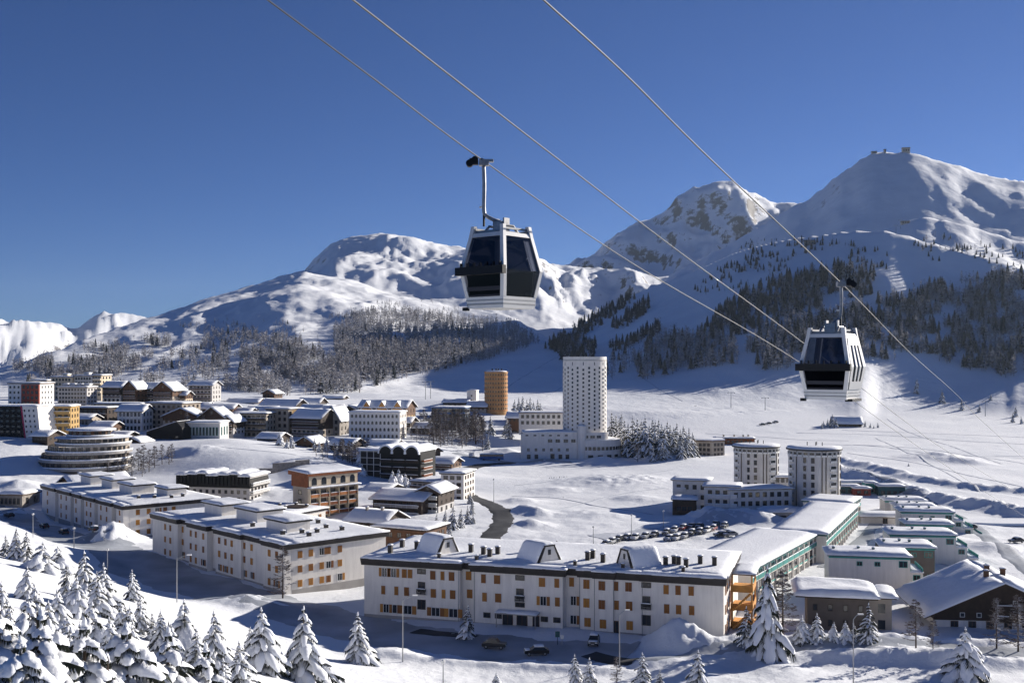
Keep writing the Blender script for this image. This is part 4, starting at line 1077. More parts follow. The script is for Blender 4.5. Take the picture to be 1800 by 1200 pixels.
# ochre round tower
e = empty('round_tower', at(872, 722, 720)); tag(e, 'ochre round tower with rows of windows, left of the white tower', 'tower')
MB().lathe([(7.6, -6), (7.6, 25.2), (7.9, 25.2), (7.9, 25.7), (0, 25.7)], 40).build('shell', ['ochre'], e, smooth=False)
for k in range(9): MB().lathe([(7.62, 0.4 + k * 2.75), (7.8, 0.45 + k * 2.75), (7.8, 0.75 + k * 2.75), (7.62, 0.8 + k * 2.75)], 40).build('floor_band', ['plaster_orange'], e)
for k in range(9):
    for q in range(13):
        t = math.pi + math.pi * (q + 0.5) / 13
        win(e, 'plain', 0.75, 1.0, 7.62 * math.cos(t), 7.62 * math.sin(t), 1.3 + k * 2.75, t + math.pi / 2)
MB().lathe([(7.0, 25.7), (7.0, 26.1), (5.5, 26.4), (0, 26.5)], 32).build('roof_snow', ['snow'], e, smooth=True)
for (x, y) in ((-2.5, 0), (0, 1), (1.5, -1), (3.6, 0.5)): MB().box(x - 0.4, x + 0.4, y - 0.4, y + 0.4, 26, 27.8).build('vent', ['metal_dark'], e)

# white round tower hotel: tower, base block, rotunda
TW = at(1030, 806, 548)
e = empty('tower_hotel', TW, 0.0); tag(e, 'tall white round tower hotel with rows of small square windows and a curved base', 'hotel')
Rw = 11.0
MB().lathe([(Rw + 0.25, 2), (Rw + 0.1, 14), (Rw, 49.2), (Rw, 50.9), (Rw - 0.5, 50.9), (Rw - 0.5, 49.6), (0, 49.6)], 64).build('tower_shaft', ['plaster'], e, (0, 9, 0))
MB().lathe([(Rw + 0.03, 48.9), (Rw + 0.28, 48.95), (Rw + 0.28, 49.15), (Rw + 0.03, 49.2)], 64).build('cornice', ['concrete'], e, (0, 9, 0))
MB().lathe([(Rw - 0.6, 49.6), (Rw - 0.9, 50.3), (4, 50.5), (0, 50.5)], 40).build('roof_snow', ['snow'], e, (0, 9, 0), smooth=True)
for q in range(12):
    t = math.pi + math.pi * (q + 0.5) / 12
    for k in range(15):
        win(e, 'plain', 0.95, 1.15, (Rw + 0.07) * math.cos(t), 9 + (Rw + 0.07) * math.sin(t), 15.0 + k * 2.12 - (0.9 if q % 2 else 0.0), t + math.pi / 2)
    if q % 2: win(e, 'plain', 0.4, 1.6, (Rw + 0.03) * math.cos(t), 9 + (Rw + 0.03) * math.sin(t), 46.6, t + math.pi / 2)
for q in range(7):
    t = math.pi + math.pi * q / 6.0
    MB().box(-0.12, 0.12, -0.14, 0.02, 14, 48.6).build('pilaster', ['plaster'], e, (Rw * math.cos(t), 9 + Rw * math.sin(t), 0), t + math.pi / 2)
# base block
bx = MB(); bx.box(-31.5, -4.5, -3.0, 12, -4, 13.4); bx.box(-32.5, -31.2, -2.5, 8, -4, 12.6)
b = bx.build('base_block', ['plaster'], e)
snow_slab(MB(), -32, -4.5, -3.2, 12, 13.4, 0.6, 61, 2.0).build('base_snow', ['snow'], b, smooth=True)
for c, x in enumerate((-29.5, -25.5, -21.6, -17.8, -13.8, -10)): win(e, 'dark', 1.2, 0.5, x, -3.0, 11.6)
for x in (-18, -14.2, -10.2, -6.5): win(e, 'win', 2.2, 1.7, x, -3.0, 8.3)
for x in (-28.8, -25, -21.2, -17.4, -13.6, -9.4): win(e, 'win', 1.3, 1.5, x, -3.0, 4.0)
for x in (-28.6, -24.8, -16.8, -12.9, -9.4): win(e, 'dark', 1.6, 2.0, x, -3.0, 0.3)
win(e, 'door', 1.8, 2.4, -16.8, -3.02, 0.2)
MB().lathe([(2.2, -4), (2.2, 16.6), (2.0, 16.6), (0, 16.6)], 28).build('stair_turret', ['plaster'], e, (-2.2, -3.2, 0))
MB().lathe([(1.9, 16.6), (1.7, 17.0), (0, 17.1)], 20).build('turret_snow', ['snow'], e, (-2.2, -3.2, 0), smooth=True)
# rotunda to the right
ro = MB().lathe([(14.6, -4), (14.6, 9.6), (14.2, 9.6), (14.2, 9.0), (0, 9.0)], 56).build('rotunda', ['plaster'], e, (4.0, 9.2, 0))
MB().lathe([(14.1, 9.0), (13.6, 9.5), (6, 9.7), (0, 9.7)], 48).build('rotunda_snow', ['snow'], e, (4.0, 9.2, 0), smooth=True)
MB().lathe([(12.6, 8.8), (12.6, 13.3), (12.3, 13.3), (12.3, 12.9), (0, 12.9)], 48, math.pi * 0.95, math.pi * 1.78).build('upper_gallery', ['plaster'], e, (1.5, 9.2, 0))
for q in range(14):
    t = math.radians(252 + q * 8.6)
    win(e, 'dark', 1.35, 1.5, 4.0 + 14.62 * math.cos(t), 9.2 + 14.62 * math.sin(t), 4.7, t + math.pi / 2)
for q in range(3):
    t = math.radians(262 + q * 15)
    win(e, 'win', 2.4, 1.4, 1.5 + 12.62 * math.cos(t), 9.2 + 12.62 * math.sin(t), 10.4, t + math.pi / 2)
for q in range(4):
    t = math.radians(262 + q * 19)
    win(e, 'dark', 2.4, 1.2, 4.0 + 14.62 * math.cos(t), 9.2 + 14.62 * math.sin(t), 1.0, t + math.pi / 2)
e = plain_block(955, 748, 605, 86, 23, 12, 'plaster', 'long low white hotel wing behind the round tower', -3, (9, 2), (3, 2), seed=62, name='hotel', cat='hotel', fh=0.5)

# ---------------------------------------------------------------- left edge: black slanted house, yellow balconies, curved hotel
e = empty('slanted_house', at(22, 766, 480), R(-8)); tag(e, 'black slanted building with white end wall and magenta edge at the left border', 'building', VG)
MB().extr([(-13, -5), (6.5, -5), (4.0, 13.2), (-14, 13.2)], 0, 14).build('black_front', ['black_clad'], e)
w2 = MB(); w2.extr([(6.5, -5), (13.5, -5), (11.5, 12.8), (4.0, 13.2)], 0.25, 13.7); w2.build('white_wall', ['plaster'], e)
MB().extr([(6.2, -5), (6.7, -5), (4.25, 13.3), (3.75, 13.3)], -0.08, 0.3).build('magenta_edge', ['magenta'], e)
for r_ in range(5):
    for c in range(3): win(e, 'plain', 0.7, 1.0, 6.6 + c * 2.1 - r_ * 0.28, 0.25, 1.4 + r_ * 2.3)
for r_ in range(5):
    for c in range(6): win(e, 'plain', 1.4, 0.9, -10.5 + c * 2.7, 0.0, 1.4 + r_ * 2.3)
snow_slab(MB(), -14, 11.5, 0, 14, 13.1, 0.5, 71).build('roof_snow', ['snow'], e, smooth=True)
e = plain_block(100, 758, 492, 46, 44, 14, 'plaster_yellow', 'yellow house with tiers of snowy balconies beside the black slanted building', 6, (4, 4), (3, 4), balc=1, balm=('plaster_yellow', 'plaster_yellow'), style='solid', seed=72, fas='plaster_yellow')
# curved hotel: stacked crescents
e = empty('curved_hotel', at(122, 826, 436), R(-6)); tag(e, 'round terraced hotel with curved snowy tiers like a ship', 'hotel', VG)
tiers = [(0.0, 18.2, 'brown_grey', 0.0), (3.1, 17.8, 'brown_grey', 0.8), (6.2, 16.6, 'plaster_beige', 2.2), (9.3, 14.6, 'plaster_beige', 4.0), (12.2, 9.5, 'wood_brown', 3.0)]
for k, (z, r_, wm, sh) in enumerate(tiers):
    a0, a1 = (math.pi * 0.85, math.pi * 2.15) if k < 4 else (math.pi, 2 * math.pi)
    MB().lathe([(r_ - 1.1, z - (5 if k == 0 else 0)), (r_ - 1.1, z + 3.1)], 40, a0, a1, 0, sh, 12).build('tier_wall', [wm], e)
    t_ = MB().lathe([(r_ - 1.2, z), (r_, z), (r_ + 0.1, z + 1.05), (r_ - 0.15, z + 1.05), (r_ - 0.15, z + 0.2), (r_ - 1.2, z + 0.2)], 40, a0, a1, 0, sh, 12).build('tier_parapet', ['concrete'], e)
    MB().lathe([(r_ - 0.3, z + 1.0), (r_ - 0.25, z + 1.35), (r_ - 0.02, z + 1.5), (r_ + 0.22, z + 1.3), (r_ + 0.2, z + 1.0)], 40, a0, a1, 0, sh, 12).build('parapet_snow', ['snow'], t_, smooth=True)
    n_ = 18 if k < 4 else 9
    for q in range(n_):
        t = math.pi * 1.0 + math.pi * (q + 0.5) / n_
        win(e, 'dark', 1.5, 1.5, sh + (r_ - 1.08) * math.cos(t), 12 + (r_ - 1.08) * math.sin(t), z + 1.3, t + math.pi / 2)
MB().lathe([(9.6, 15.3), (9.6, 15.7), (6, 16.1), (0, 16.2)], 28, 0, 2 * math.pi, 0, 3.0, 12).build('roof_snow', ['snow'], e, smooth=True)
MB().lathe([(15, 12.4), (14.5, 12.6), (0, 12.7)], 36, 0, 2 * math.pi, 0, 4.0, 12).build('deck_snow', ['snow'], e, smooth=True)
MB().lathe([(17.2, 3.1), (0.5, 3.1)], 36, 0, 2 * math.pi, 0, 0.8, 12).build('floor_slab', ['concrete'], e)
# dark wedge-shaped lift station and glazed house
e = empty('lift_station', at(292, 776, 520), R(-10)); tag(e, 'black wedge-shaped lift station with a slanted end', 'lift station', VG)
MB().extr([(-10.5, -5), (9.5, -5), (8.0, 6.8), (5.2, 9.6), (-10.0, 4.6)], 0, 14).build('shell', ['black_clad'], e)
snow_slab(MB(), -10, 5.2, 0, 14, 0, 0.4, 75, 1.6, 0.05, lambda X, Y_: 4.7 + (X + 10) / 15.2 * 4.9).build('roof_snow', ['snow'], e, smooth=True)
for c in range(5): win(e, 'plain', 1.5, 1.4, -7.5 + c * 3.2, 0, 1.2)
e = plain_block(358, 772, 526, 58, 30, 13, 'plaster_dull', 'pale building with a long band of blue-green glass beside the black wedge', -4, (9, 1), (3, 1), seed=76, name='glazed_house', cat='building', fas='plaster', kind='teal')

# ---------------------------------------------------------------- middle ground: hotels between the terrace and the apartment blocks
e = gable('house', 'large house with a long blue-shaded snow roof behind the farthest apartment block', 'house', at(118, 905, 388), R(-46), 30, 20, 7, 13.5, 'plaster', 'wood_dark', 'wood_brown', 'y', 1.4, 0.8, VG, seed=80)
grid(e, 'f', 5, 2, 30, 20, 1.2, 1.3, 'win', 1.0, 0.9, 3.0); grid(e, 'r', 4, 2, 30, 20, 1.2, 1.3, 'win', 1.0, 0.9, 3.0)
chimneys(e, [(-4, 6), (5, 12)], 12, 2.2, 1.0, 'stone')
plain_block(18, 890, 372, 46, 22, 10, 'stone', 'low stone garage under deep snow at the left border', -10, (5, 1), (2, 1), seed=81, name='garage', cat='garage', snow=1.0)
e = block('hotel', 'white hotel whose dark mansard carries ragged snow, below the snowy knoll', 'hotel', at(375, 882, 386), R(-14), 28, 14, 9.2, 'plaster_grey', None, 0, 0.4, 0.0, VG, seed=82)
mb = MB(); rr = random.Random(4)
mb.box(-14.4, 14.4, -0.5, 14.5, 5.2, 9.4, 0, -0.5)
for q in range(20): mb.box(-14.2 + q * 1.45, -13.2 + q * 1.45, -0.75, -0.3, 6.2 + rr.uniform(-0.3, 0.3), 9.5)
ro = mb.build('mansard', ['black_clad'], e)
for q in range(7): snow_slab(MB(), -14.5 + q * 4.1, -10.2 + q * 4.1, -0.9, 14.5, 9.3 + (q % 3) * 0.35, 0.9, 83 + q, 1.0, 0.3).build('roof_snow', ['snow'], ro, smooth=True)
grid(e, 'f', 11, 2, 28, 14, 0.9, 1.1, 'dark', 0.6, 0.7, 2.5)
for k in range(3): balcony(e, 13, 1.2, 14, 7, 0.4 + k * 2.8, 'r', 'wood', ('plaster', 'frame_white'))
grid(e, 'r', 5, 3, 28, 14, 1.2, 1.6, 'dark', 0.6, 0.6, 2.8)
# orange hotel
e = block('hotel', 'tall hotel with orange-brown balconies and arched top windows', 'hotel', at(584, 917, 347), R(46), 18.5, 8, 11.6, 'plaster_beige', None, 0, 0.2, 0.0, seed=90)
MB().box(-9.6, 9.6, -0.6, 8.4, 11.6, 15.2).build('top_storey', ['wood_red'], e)
rf = MB().extx([(-1.4, 15.2), (9.2, 15.2), (9.2, 16.6), (-1.4, 16.0)], -10.3, 10.3).build('roof', ['wood_red'], e)
snow_slab(MB(), -10.3, 10.3, -1.4, 9.2, 0, 0.6, 91, 1.2, 0.15, lambda X, Y_: 16.1 + Y_ * 0.055).build('roof_snow', ['snow'], rf, smooth=True)
MB().box(-9.4, 9.4, -0.72, -0.6, 12.0, 15.0).build('cream_panel', ['plaster_cream'], e)
for q in range(5): win(e, 'arch', 1.9, 2.4, -7.4 + q * 3.7, -0.72, 12.2)
ledge = MB().box(-10, 10, -2.0, 0, 11.3, 11.6).build('ledge', ['concrete'], e); snow_slab(MB(), -10, 10, -2.0, -0.75, 11.6, 0.4, 92, 0.7).build('ledge_snow', ['snow'], ledge, smooth=True)
for r_ in range(4):
    for c in range(5):
        x = -7.4 + c * 3.7; z = 0.3 + r_ * 2.75
        win(e, 'brown', 2.2, 2.0, x, 0, z); balcony(e, 3.1, 1.2, x + (0.2 if r_ % 2 else -0.2), 0, z - 0.1, 'f', 'solid', ('plaster_beige', 'wood_red' if (c + r_) % 3 else 'plaster_orange'))
for r_ in range(4): win(e, 'dark', 1.6, 1.2, -9.25, 4.2, 1 + r_ * 2.75, FACE['l'])
for s in range(6): MB().box(-9.35 + s * 3.7, -9.15 + s * 3.7, -1.3, 0, -0.5, 11.3).build('pier', ['plaster_cream'], e)
# dark glass-grid building with barrel vaults
e = empty('glass_grid_building', at(686, 852, 428), R(-20)); tag(e, 'dark glass building with white grid front and three barrel-vaulted snowy roofs', 'building', VG)
MB().box(-13, 13, 0, 14, -5, 13.2).build('glass_body', ['black_clad'], e)
for q in range(4): MB().box(-13.1 + q * 2.9, -12.9 + q * 2.9, -0.15, 0, -3, 13).build('mullion', ['frame_white'], e)
for q in range(6): MB().box(-13.1, -4.2, -0.12, 0.0, q * 2.55, q * 2.55 + 0.18).build('transom', ['frame_white'], e)
for q in range(3):
    x = -1.6 + q * 5.6
    pr = [(2.8 * math.cos(t), 12.2 + 2.9 * math.sin(t)) for t in [math.pi * k / 10 for k in range(11)]]
    v = MB().extr(pr, -0.8, 14.2).build('vault', ['black_clad'], e, (x, 0, 0))
    sn = MB(); P1 = [((3.3) * math.cos(t), 12.3 + 3.5 * math.sin(t)) for t in [math.pi * k / 10 for k in range(11)]]; P2 = [((2.85) * math.cos(t), 12.2 + 2.95 * math.sin(t)) for t in [math.pi * k / 10 for k in range(10, -1, -1)]]
    sn.extr(P1 + P2, -1.2, 14.4).build('vault_snow', ['snow'], v, smooth=False)
    for r_ in range(4): balcony(e, 5.0, 1.0, x, 0, 0.6 + r_ * 2.8, 'f', 'wood', ('wood_dark', 'wood_dark'))
for r_ in range(4): balcony(e, 8, 1.1, 13, 5, 0.6 + r_ * 2.8, 'r', 'wood', ('plaster', 'wood_red'))
snow_slab(MB(), -13.6, -4, -0.6, 14, 13.2, 0.7, 96).build('roof_snow', ['snow'], e, smooth=True)
chalet(652, 842, 452, 62, 36, 52, 18, 'brown timber house behind the dark glass building', -30, 'x', 'wood_brown', 'wood_brown', (5, 3), seed=97, name='house', cat='house')
e = plain_block(752, 890, 392, 72, 44, 15, 'plaster_beige', 'apartment house with dark roof edge and a strip of attic windows', -30, (6, 4), (5, 4), seed=98, fas='fascia', balc=1, balm=('plaster', 'wood_brown'))
plain_block(795, 893, 386, 42, 62, 14, 'plaster', 'tall white apartment house with brown windows beside the curving road', -14, (3, 5), (4, 5), seed=99, fas='fascia', kind='brown')
e = chalet(698, 918, 350, 96, 40, 52, 16, 'black timber chalet with blue-shaded roof above the low red-brown house', -22, 'x', 'wood_dark', 'wood_dark', (6, 3), seed=100, balm=('wood_dark', 'plaster_grey'))
e = chalet(752, 914, 352, 40, 50, 60, 14, 'dark chalet with white balconies against the white apartment house', -18, 'y', 'plaster_grey', 'wood_dark', (4, 4), seed=101, balm=('plaster', 'frame_white'))
e = gable('house', 'low dark house with a snow-covered lean roof between hotel and long block', 'house', at(642, 938, 318), R(-26), 13, 12, 3.6, 6.2, 'wood_dark', 'wood_dark', None, 'x', 0.9, 0.7, VG, seed=102)
grid(e, 'f', 4, 1, 13, 12, 1.1, 1.2, 'dark'); chimneys(e, [(-2, 4), (3, 4.5)], 5.5, 1.6, 0.7, 'stone')
e = block('house', 'low red-brown house with flat snowy roof just behind the long block', 'house', at(702, 968, 284), R(-24), 15, 12, 6.0, 'wood_brown', 'wood_dark', 0.5, 0.9, 0.6, VG, seed=103)
grid(e, 'f', 5, 2, 15, 12, 1.2, 1.3, 'brown', 0.8, 0.7, 2.7); MB().box(-7.5, -4.4, -0.06, 0.0, 0, 5.5).build('red_panel', ['plaster_orange'], e)
grid(e, 'r', 4, 2, 15, 12, 1.2, 1.3, 'brown', 0.8, 0.7, 2.7)
e = block('house', 'low flat house with vents and a round dark skylight behind the second block', 'house', at(455, 935, 325), R(-30), 24, 16, 6.2, 'plaster', 'fascia', 0.6, 0.8, 0.7, VG, seed=104)
grid(e, 'f', 7, 2, 24, 16, 1.1, 1.2, 'dark', 0.8, 0.7, 2.7); grid(e, 'r', 4, 2, 24, 16, 1.1, 1.2, 'shut', 0.8, 0.7, 2.7)
chimneys(e, [(-6, 5), (0, 9), (5, 6), (9, 11), (3, 13), (-2, 3)], 6.4, 1.0, 0.7)
sk = MB().lathe([(3.2, 6.3), (3.2, 7.2), (2.9, 7.2), (0, 7.25)], 24, 0, 2 * math.pi, 0, 7, 9).build('skylight', ['wood_dark'], e)
# retaining wall below the knoll
pts = [(452, 829, 431), (480, 826, 432), (520, 820, 438), (545, 815, 442)]
b = MB()
for (a, b1, c), (d, e1, f1) in zip(pts[:-1], pts[1:]):
    p = onground(a, c); q_ = onground(d, f1); zt = max(p.z, q_.z) + 1.6
    b.poly([(p.x, p.y - 1, -4), (q_.x, q_.y - 1, -4), (q_.x, q_.y - 1, zt), (p.x, p.y - 1, zt)]); b.poly([(p.x, p.y - 1, zt), (q_.x, q_.y - 1, zt), (q_.x, q_.y, zt), (p.x, p.y, zt)])
w_ = b.build('retaining_wall', ['stone']); tag(w_, 'beige stone retaining wall below the snowy knoll', 'wall')
# ---------------------------------------------------------------- twin round towers and their low wing
def round_tower(px, py, Y, Rr, Hh, label, turn, seed):
    e = empty('round_tower', at(px, py, Y), R(turn)); tag(e, label, 'tower', 'twin grey-white round towers')
    MB().lathe([(Rr, -5), (Rr, Hh - 0.5), (Rr * 1.05, Hh - 0.5), (Rr * 1.05, Hh), (0, Hh)], 48).build('shaft', ['plaster_dull'], e)
    MB().lathe([(Rr * 1.05 + 0.02, Hh - 0.45), (Rr * 1.09, Hh - 0.4), (Rr * 1.09, Hh + 0.1), (0, Hh + 0.12)], 48).build('roof_rim', ['fascia'], e)
    MB().lathe([(Rr * 1.07, Hh + 0.1), (Rr * 1.05, Hh + 0.55), (Rr * 0.7, Hh + 0.8), (0, Hh + 0.85)], 40).build('roof_snow', ['snow'], e, smooth=True)
    fl = 2.62; n = int((Hh - 1) / fl)
    for c, (ang, w, kd) in enumerate(((196, 2.0, 'loggia'), (234, 0.7, 'dark'), (252, 0.9, 'dark'), (300, 2.6, 'loggia'), (338, 1.4, 'dark'))):
        t = math.radians(ang)
        for r_ in range(n): win(e, kd, w, 1.5, (Rr + 0.03) * math.cos(t), (Rr + 0.03) * math.sin(t), 0.7 + r_ * fl, t + math.pi / 2)
    for ang in (213, 272, 281, 319):
        t = math.radians(ang)
        MB().box(-0.12, 0.12, -0.2, 0.05, -3, Hh - 0.5).build('rib', ['frame_dark'], e, (Rr * math.cos(t), Rr * math.sin(t), 0), t + math.pi / 2)
    for q in range(14):
        t = math.radians(184 + q * 13.2)
        win(e, 'loggia', 1.5, 1.3, (Rr + 0.03) * math.cos(t), (Rr + 0.03) * math.sin(t), Hh - 2.2, t + math.pi / 2)
    for (x, y) in ((-2, 1), (0.5, 0), (2.4, -1), (1.4, 2)): MB().box(x - 0.1, x + 0.1, y - 0.1, y + 0.1, Hh + 0.3, Hh + 2.0).build('vent', ['metal_dark'], e)
    return e
round_tower(1329, 880, 398, 7.9, 20.0, 'farther of the twin round towers, with a row of small square windows', 4, 1)
round_tower(1431, 897, 362, 8.3, 20.6, 'nearer of the twin round towers, with a column of wide dark balconies', 0, 2)
# low white wing with three floors, bent in three
def wing(px, py, Y, rz, L, D, Hh, n, rws, label, seed):
    e = block('hotel_wing', label, 'hotel', at(px, py, Y), R(rz), L, D, Hh, 'plaster', 'plaster_beige', 0.4, 0.7, 0.5, 'low wings before the twin towers', seed=seed)
    grid(e, 'f', n, rws, L, D, 1.15, 1.35, 'dark', 0.7, 0.7, (Hh - 0.4) / rws); return e
e = wing(1338, 907, 352, 10, 21, 10, 8.8, 8, 3, 'long low white wing running up to the nearer round tower', 5)
e = wing(1268, 906, 352, -14, 11, 11, 9.4, 4, 3, 'middle white wing with thick snow, before the farther round tower', 6)
for k in range(2): balcony(e, 10, 1.0, 0, 0, 2.9 + k * 2.9, 'f', 'solid', ('plaster', 'plaster'))
e = wing(1214, 898, 366, -16, 12, 9, 10.4, 4, 3, 'white wing with balconies at the left end of the low complex', 7)
for k in range(3): balcony(e, 4, 1.0, -3.5, 0, 0.6 + k * 3.1, 'f', 'solid', ('plaster', 'plaster'))
e = block('pavilion', 'small dark pavilion with a thick snow cap before the low white wing', 'pavilion', at(1203, 903, 350), R(-10), 7.5, 7, 4.6, 'wood_dark', 'wood_dark', 0.3, 0.5, 0.9, seed=8)
grid(e, 'f', 3, 1, 7.5, 7, 1.4, 1.6, 'brown')
e = block('garage', 'concrete garage half under snow below the nearer round tower', 'garage', at(1385, 918, 338), R(4), 14, 9, 3.2, 'concrete', None, 0, 0.3, 1.0, seed=9)
grid(e, 'f', 4, 1, 14, 9, 2.2, 2.0, 'plain', 0.8, 0.2)
e = block('link_house', 'narrow grey house squeezed between the twin round towers', 'house', at(1376, 880, 392), R(0), 8, 8, 8.5, 'plaster_grey', 'fascia_light', 0.4, 0.4, 0.6, seed=10)
grid(e, 'f', 3, 3, 8, 8, 1.0, 1.3, 'dark')
# brown hexagonal house behind the field
e = empty('hexagonal_house', at(1251, 812, 556), R(0)); tag(e, 'six-sided brown-grey apartment house beside the dark firs', 'apartment house')
hx = [(8.2 * math.cos(R(30 + 60 * k)), 8.2 * math.sin(R(30 + 60 * k)) + 7) for k in range(6)]
MB().prism(hx, -4, 10.4).build('wall', ['plaster_beige'], e)
MB().prism([(x * 1.07, (y - 7) * 1.07 + 7) for x, y in hx], 10.4, 10.9).build('roof', ['wood_brown'], e)
MB().lathe([(8.6, 10.9), (8.3, 11.5), (4, 11.8), (0, 11.8)], 6, R(30), R(390), 0, 0, 7).build('roof_snow', ['snow'], e, smooth=False)
for (k, ang) in ((3, 240), (4, 300)):
    t = R(ang)
    for r_ in range(4):
        for c in (-2.2, 0, 2.2): win(e, 'brown', 1.3, 1.4, 7.12 * math.cos(t) - c * math.sin(t), 7 + 7.12 * math.sin(t) + c * math.cos(t), 0.6 + r_ * 2.5, t + math.pi / 2)
e = block('house', 'low red-brown house with chimneys behind the six-sided one', 'house', at(1292, 790, 622), R(-6), 22, 10, 6.5, 'wood_red', 'wood_brown', 0.5, 0.7, 0.6, seed=11)
grid(e, 'f', 8, 2, 22, 10, 1.1, 1.3, 'dark'); chimneys(e, [(-6, 4), (0, 5), (5, 4), (8, 6)], 6.8, 1.2, 0.9, 'plaster_cream')

# ---------------------------------------------------------------- long buildings with green-blue galleries
def gallery_block(name, label, near, far, D, Hh, z, nb, floors=3):
    """front runs from the near end to the far end, facing right"""
    (xa, ya), (xb, yb) = near, far
    L = math.hypot(xb - xa, yb - ya); rz = math.atan2(yb - ya, xb - xa)
    e = empty(name, ((xa + xb) / 2, (ya + yb) / 2, z), rz); tag(e, label, 'apartment block', 'long blocks with green-blue galleries')
    MB().box(-L / 2, L / 2, 0, D, -5, Hh - 0.5).build('wall', ['plaster'], e)
    r = MB().box(-L / 2 - 0.4, L / 2 + 0.4, -0.6, D + 0.4, Hh - 0.5, Hh).build('roof', ['teal_dark'], e)
    snow_slab(MB(), -L / 2 - 0.5, L / 2 + 0.5, -0.7, D + 0.5, Hh, 0.6, int(L * 3), 2.4, 0.1).build('roof_snow', ['snow'], r, smooth=True)
    fl = (Hh - 0.5) / floors
    b = nb
    for q in range(b):
        x = -L / 2 + L * (q + 0.5) / b; w = L / b
        for f_ in range(floors):
            win(e, 'teal' if f_ == floors - 1 else 'dark', w * 0.55, fl * 0.55, x, 0, f_ * fl + fl * 0.25)
        balcony(e, w * 0.92, 0.4, x, 0, (floors - 1) * fl + 0.05, 'f', 'solid', ('plaster', 'teal'))
        if floors > 2: MB().box(x - w * 0.46, x + w * 0.46, -0.12, 0, fl + 0.05, fl + 0.35).build('spandrel', ['teal'], e)
    for q in range(b + 1):
        x = -L / 2 + L * q / b; MB().box(x - 0.12, x + 0.12, -0.35, 0.02, -2, Hh - 0.5).build('pier', ['plaster'], e)
    grid(e, 'l', 3, floors, L, D, 1.0, fl * 0.5, 'dark', 1.0, fl * 0.25, fl)
    return e
def gp(px, Y): return (px2u(px) * Y, Y)
gallery_block('gallery_block', 'nearer long block with green-blue galleries, behind the timber stair', gp(1318, 224), gp(1437, 271), 15, 7.6, -0.6, 12)
gallery_block('gallery_block', 'second long block with green-blue galleries and a huge flat snow roof', gp(1450, 268), gp(1506, 322), 13, 7.8, -0.6, 14)
gallery_block('gallery_block', 'farthest long block with green-blue trim below the nearer round tower', gp(1494, 332), gp(1511, 346), 14, 6.8, -0.4, 4)
# stepped terrace houses on the right
def terrace(px, py, Y, rz, L, D, Hh, label, steps=2, wall='plaster', seed=0):
    e = empty('terrace_house', at(px, py, Y), R(rz)); tag(e, label, 'terrace house', 'stepped terrace houses on the right')
    MB().box(-L / 2, L / 2, 0, D, -5, Hh).build('wall', [wall], e)
    r = MB().box(-L / 2 - 0.3, L / 2 + 0.3, -0.3, D + 0.3, Hh, Hh + 0.3).build('roof', ['teal_dark'], e)
    snow_slab(MB(), -L / 2 - 0.4, L / 2 + 0.4, -0.4, D + 0.4, Hh + 0.3, 0.75, seed, 1.3, 0.2).build('roof_snow', ['snow'], r, smooth=True)
    sh = Hh / (steps + 1)
    for k in range(steps):
        x0 = L / 2 + k * 2.6; h = Hh - (k + 1) * sh
        s = MB().box(x0, x0 + 2.6, 0.02 * (k + 1), D - 0.02 * (k + 1), -5, h).build('step', [wall], e)
        snow_slab(MB(), x0 + 0.1, x0 + 2.7, -0.1, D + 0.1, h, 0.45, seed + k, 0.8, 0.1).build('step_snow', ['snow'], s, smooth=True)
        MB().box(x0 + 2.5, x0 + 2.62, 0, D, h, h + 0.9).build('rail', ['teal'], s)
    for k in range(steps + 1):
        x = L / 2 + max(0, k * 2.6); z = Hh - (k + 1) * sh + 0.2
        for q in range(3): win(e, 'teal', D / 4, sh * 0.7, x + 0.01, D * (q + 0.5) / 3, z, FACE['r'])
    for q in range(2): win(e, 'teal', 1.0, 0.8, -L * 0.12 + q * L * 0.22, 0, Hh - 1.8)
    win(e, 'teal', 1.6, 1.2, L / 2 - 1.4, 0, Hh - 1.9)
    for k in range(1, steps + 1): win(e, 'teal', 1.3, 1.0, L / 2 + k * 2.6 - 1.3, 0.02 * k, Hh - k * sh - 1.6)
    MB().box(-L / 2 - 0.05, L / 2, -0.12, 0.0, Hh - 0.35, Hh).build('trim', ['teal'], e)
    chimneys(e, [(-L * 0.1, D * 0.5), (L * 0.08, D * 0.4), (-L * 0.42, D * 0.4)], Hh + 0.6, 0.7, 0.5, 'teal_dark')
    return e
terrace(1528, 1052, 232, -10, 16.5, 9, 8.8, 'nearest stepped terrace house with two balconies, behind the grey-brown house', 2, 'plaster', 1)
terrace(1597, 1034, 252, -8, 11.5, 9, 9.2, 'brown-walled terrace house in the middle of the stepped row', 0, 'brown_grey', 2)
terrace(1622, 1016, 268, -8, 15.5, 9, 10.4, 'tall stepped terrace house with three green-blue steps', 3, 'plaster', 3)
terrace(1634, 965, 300, -8, 12.5, 8, 6.6, 'terrace house with blue-painted stair beside a grey wall', 0, 'concrete', 4)
terrace(1630, 952, 316, -8, 14.5, 8, 8.4, 'stepped terrace house behind the blue-painted stair', 3, 'plaster', 5)
terrace(1610, 922, 342, -8, 12, 8, 5.4, 'low terrace house at the back of the stepped row', 0, 'plaster', 6)
terrace(1592, 908, 358, -6, 13, 8, 5.0, 'farthest terrace house of the stepped row', 0, 'plaster_grey', 7)
e = block('stair_house', 'blue-painted stair box attached to the terrace houses', 'building', at(1576, 968, 302), R(-8), 3.2, 4, 5.4, 'blue_paint', None, 0, 0.1, 0.4, seed=12)
win(e, 'win', 0.9, 0.9, 0, 0, 3.4)
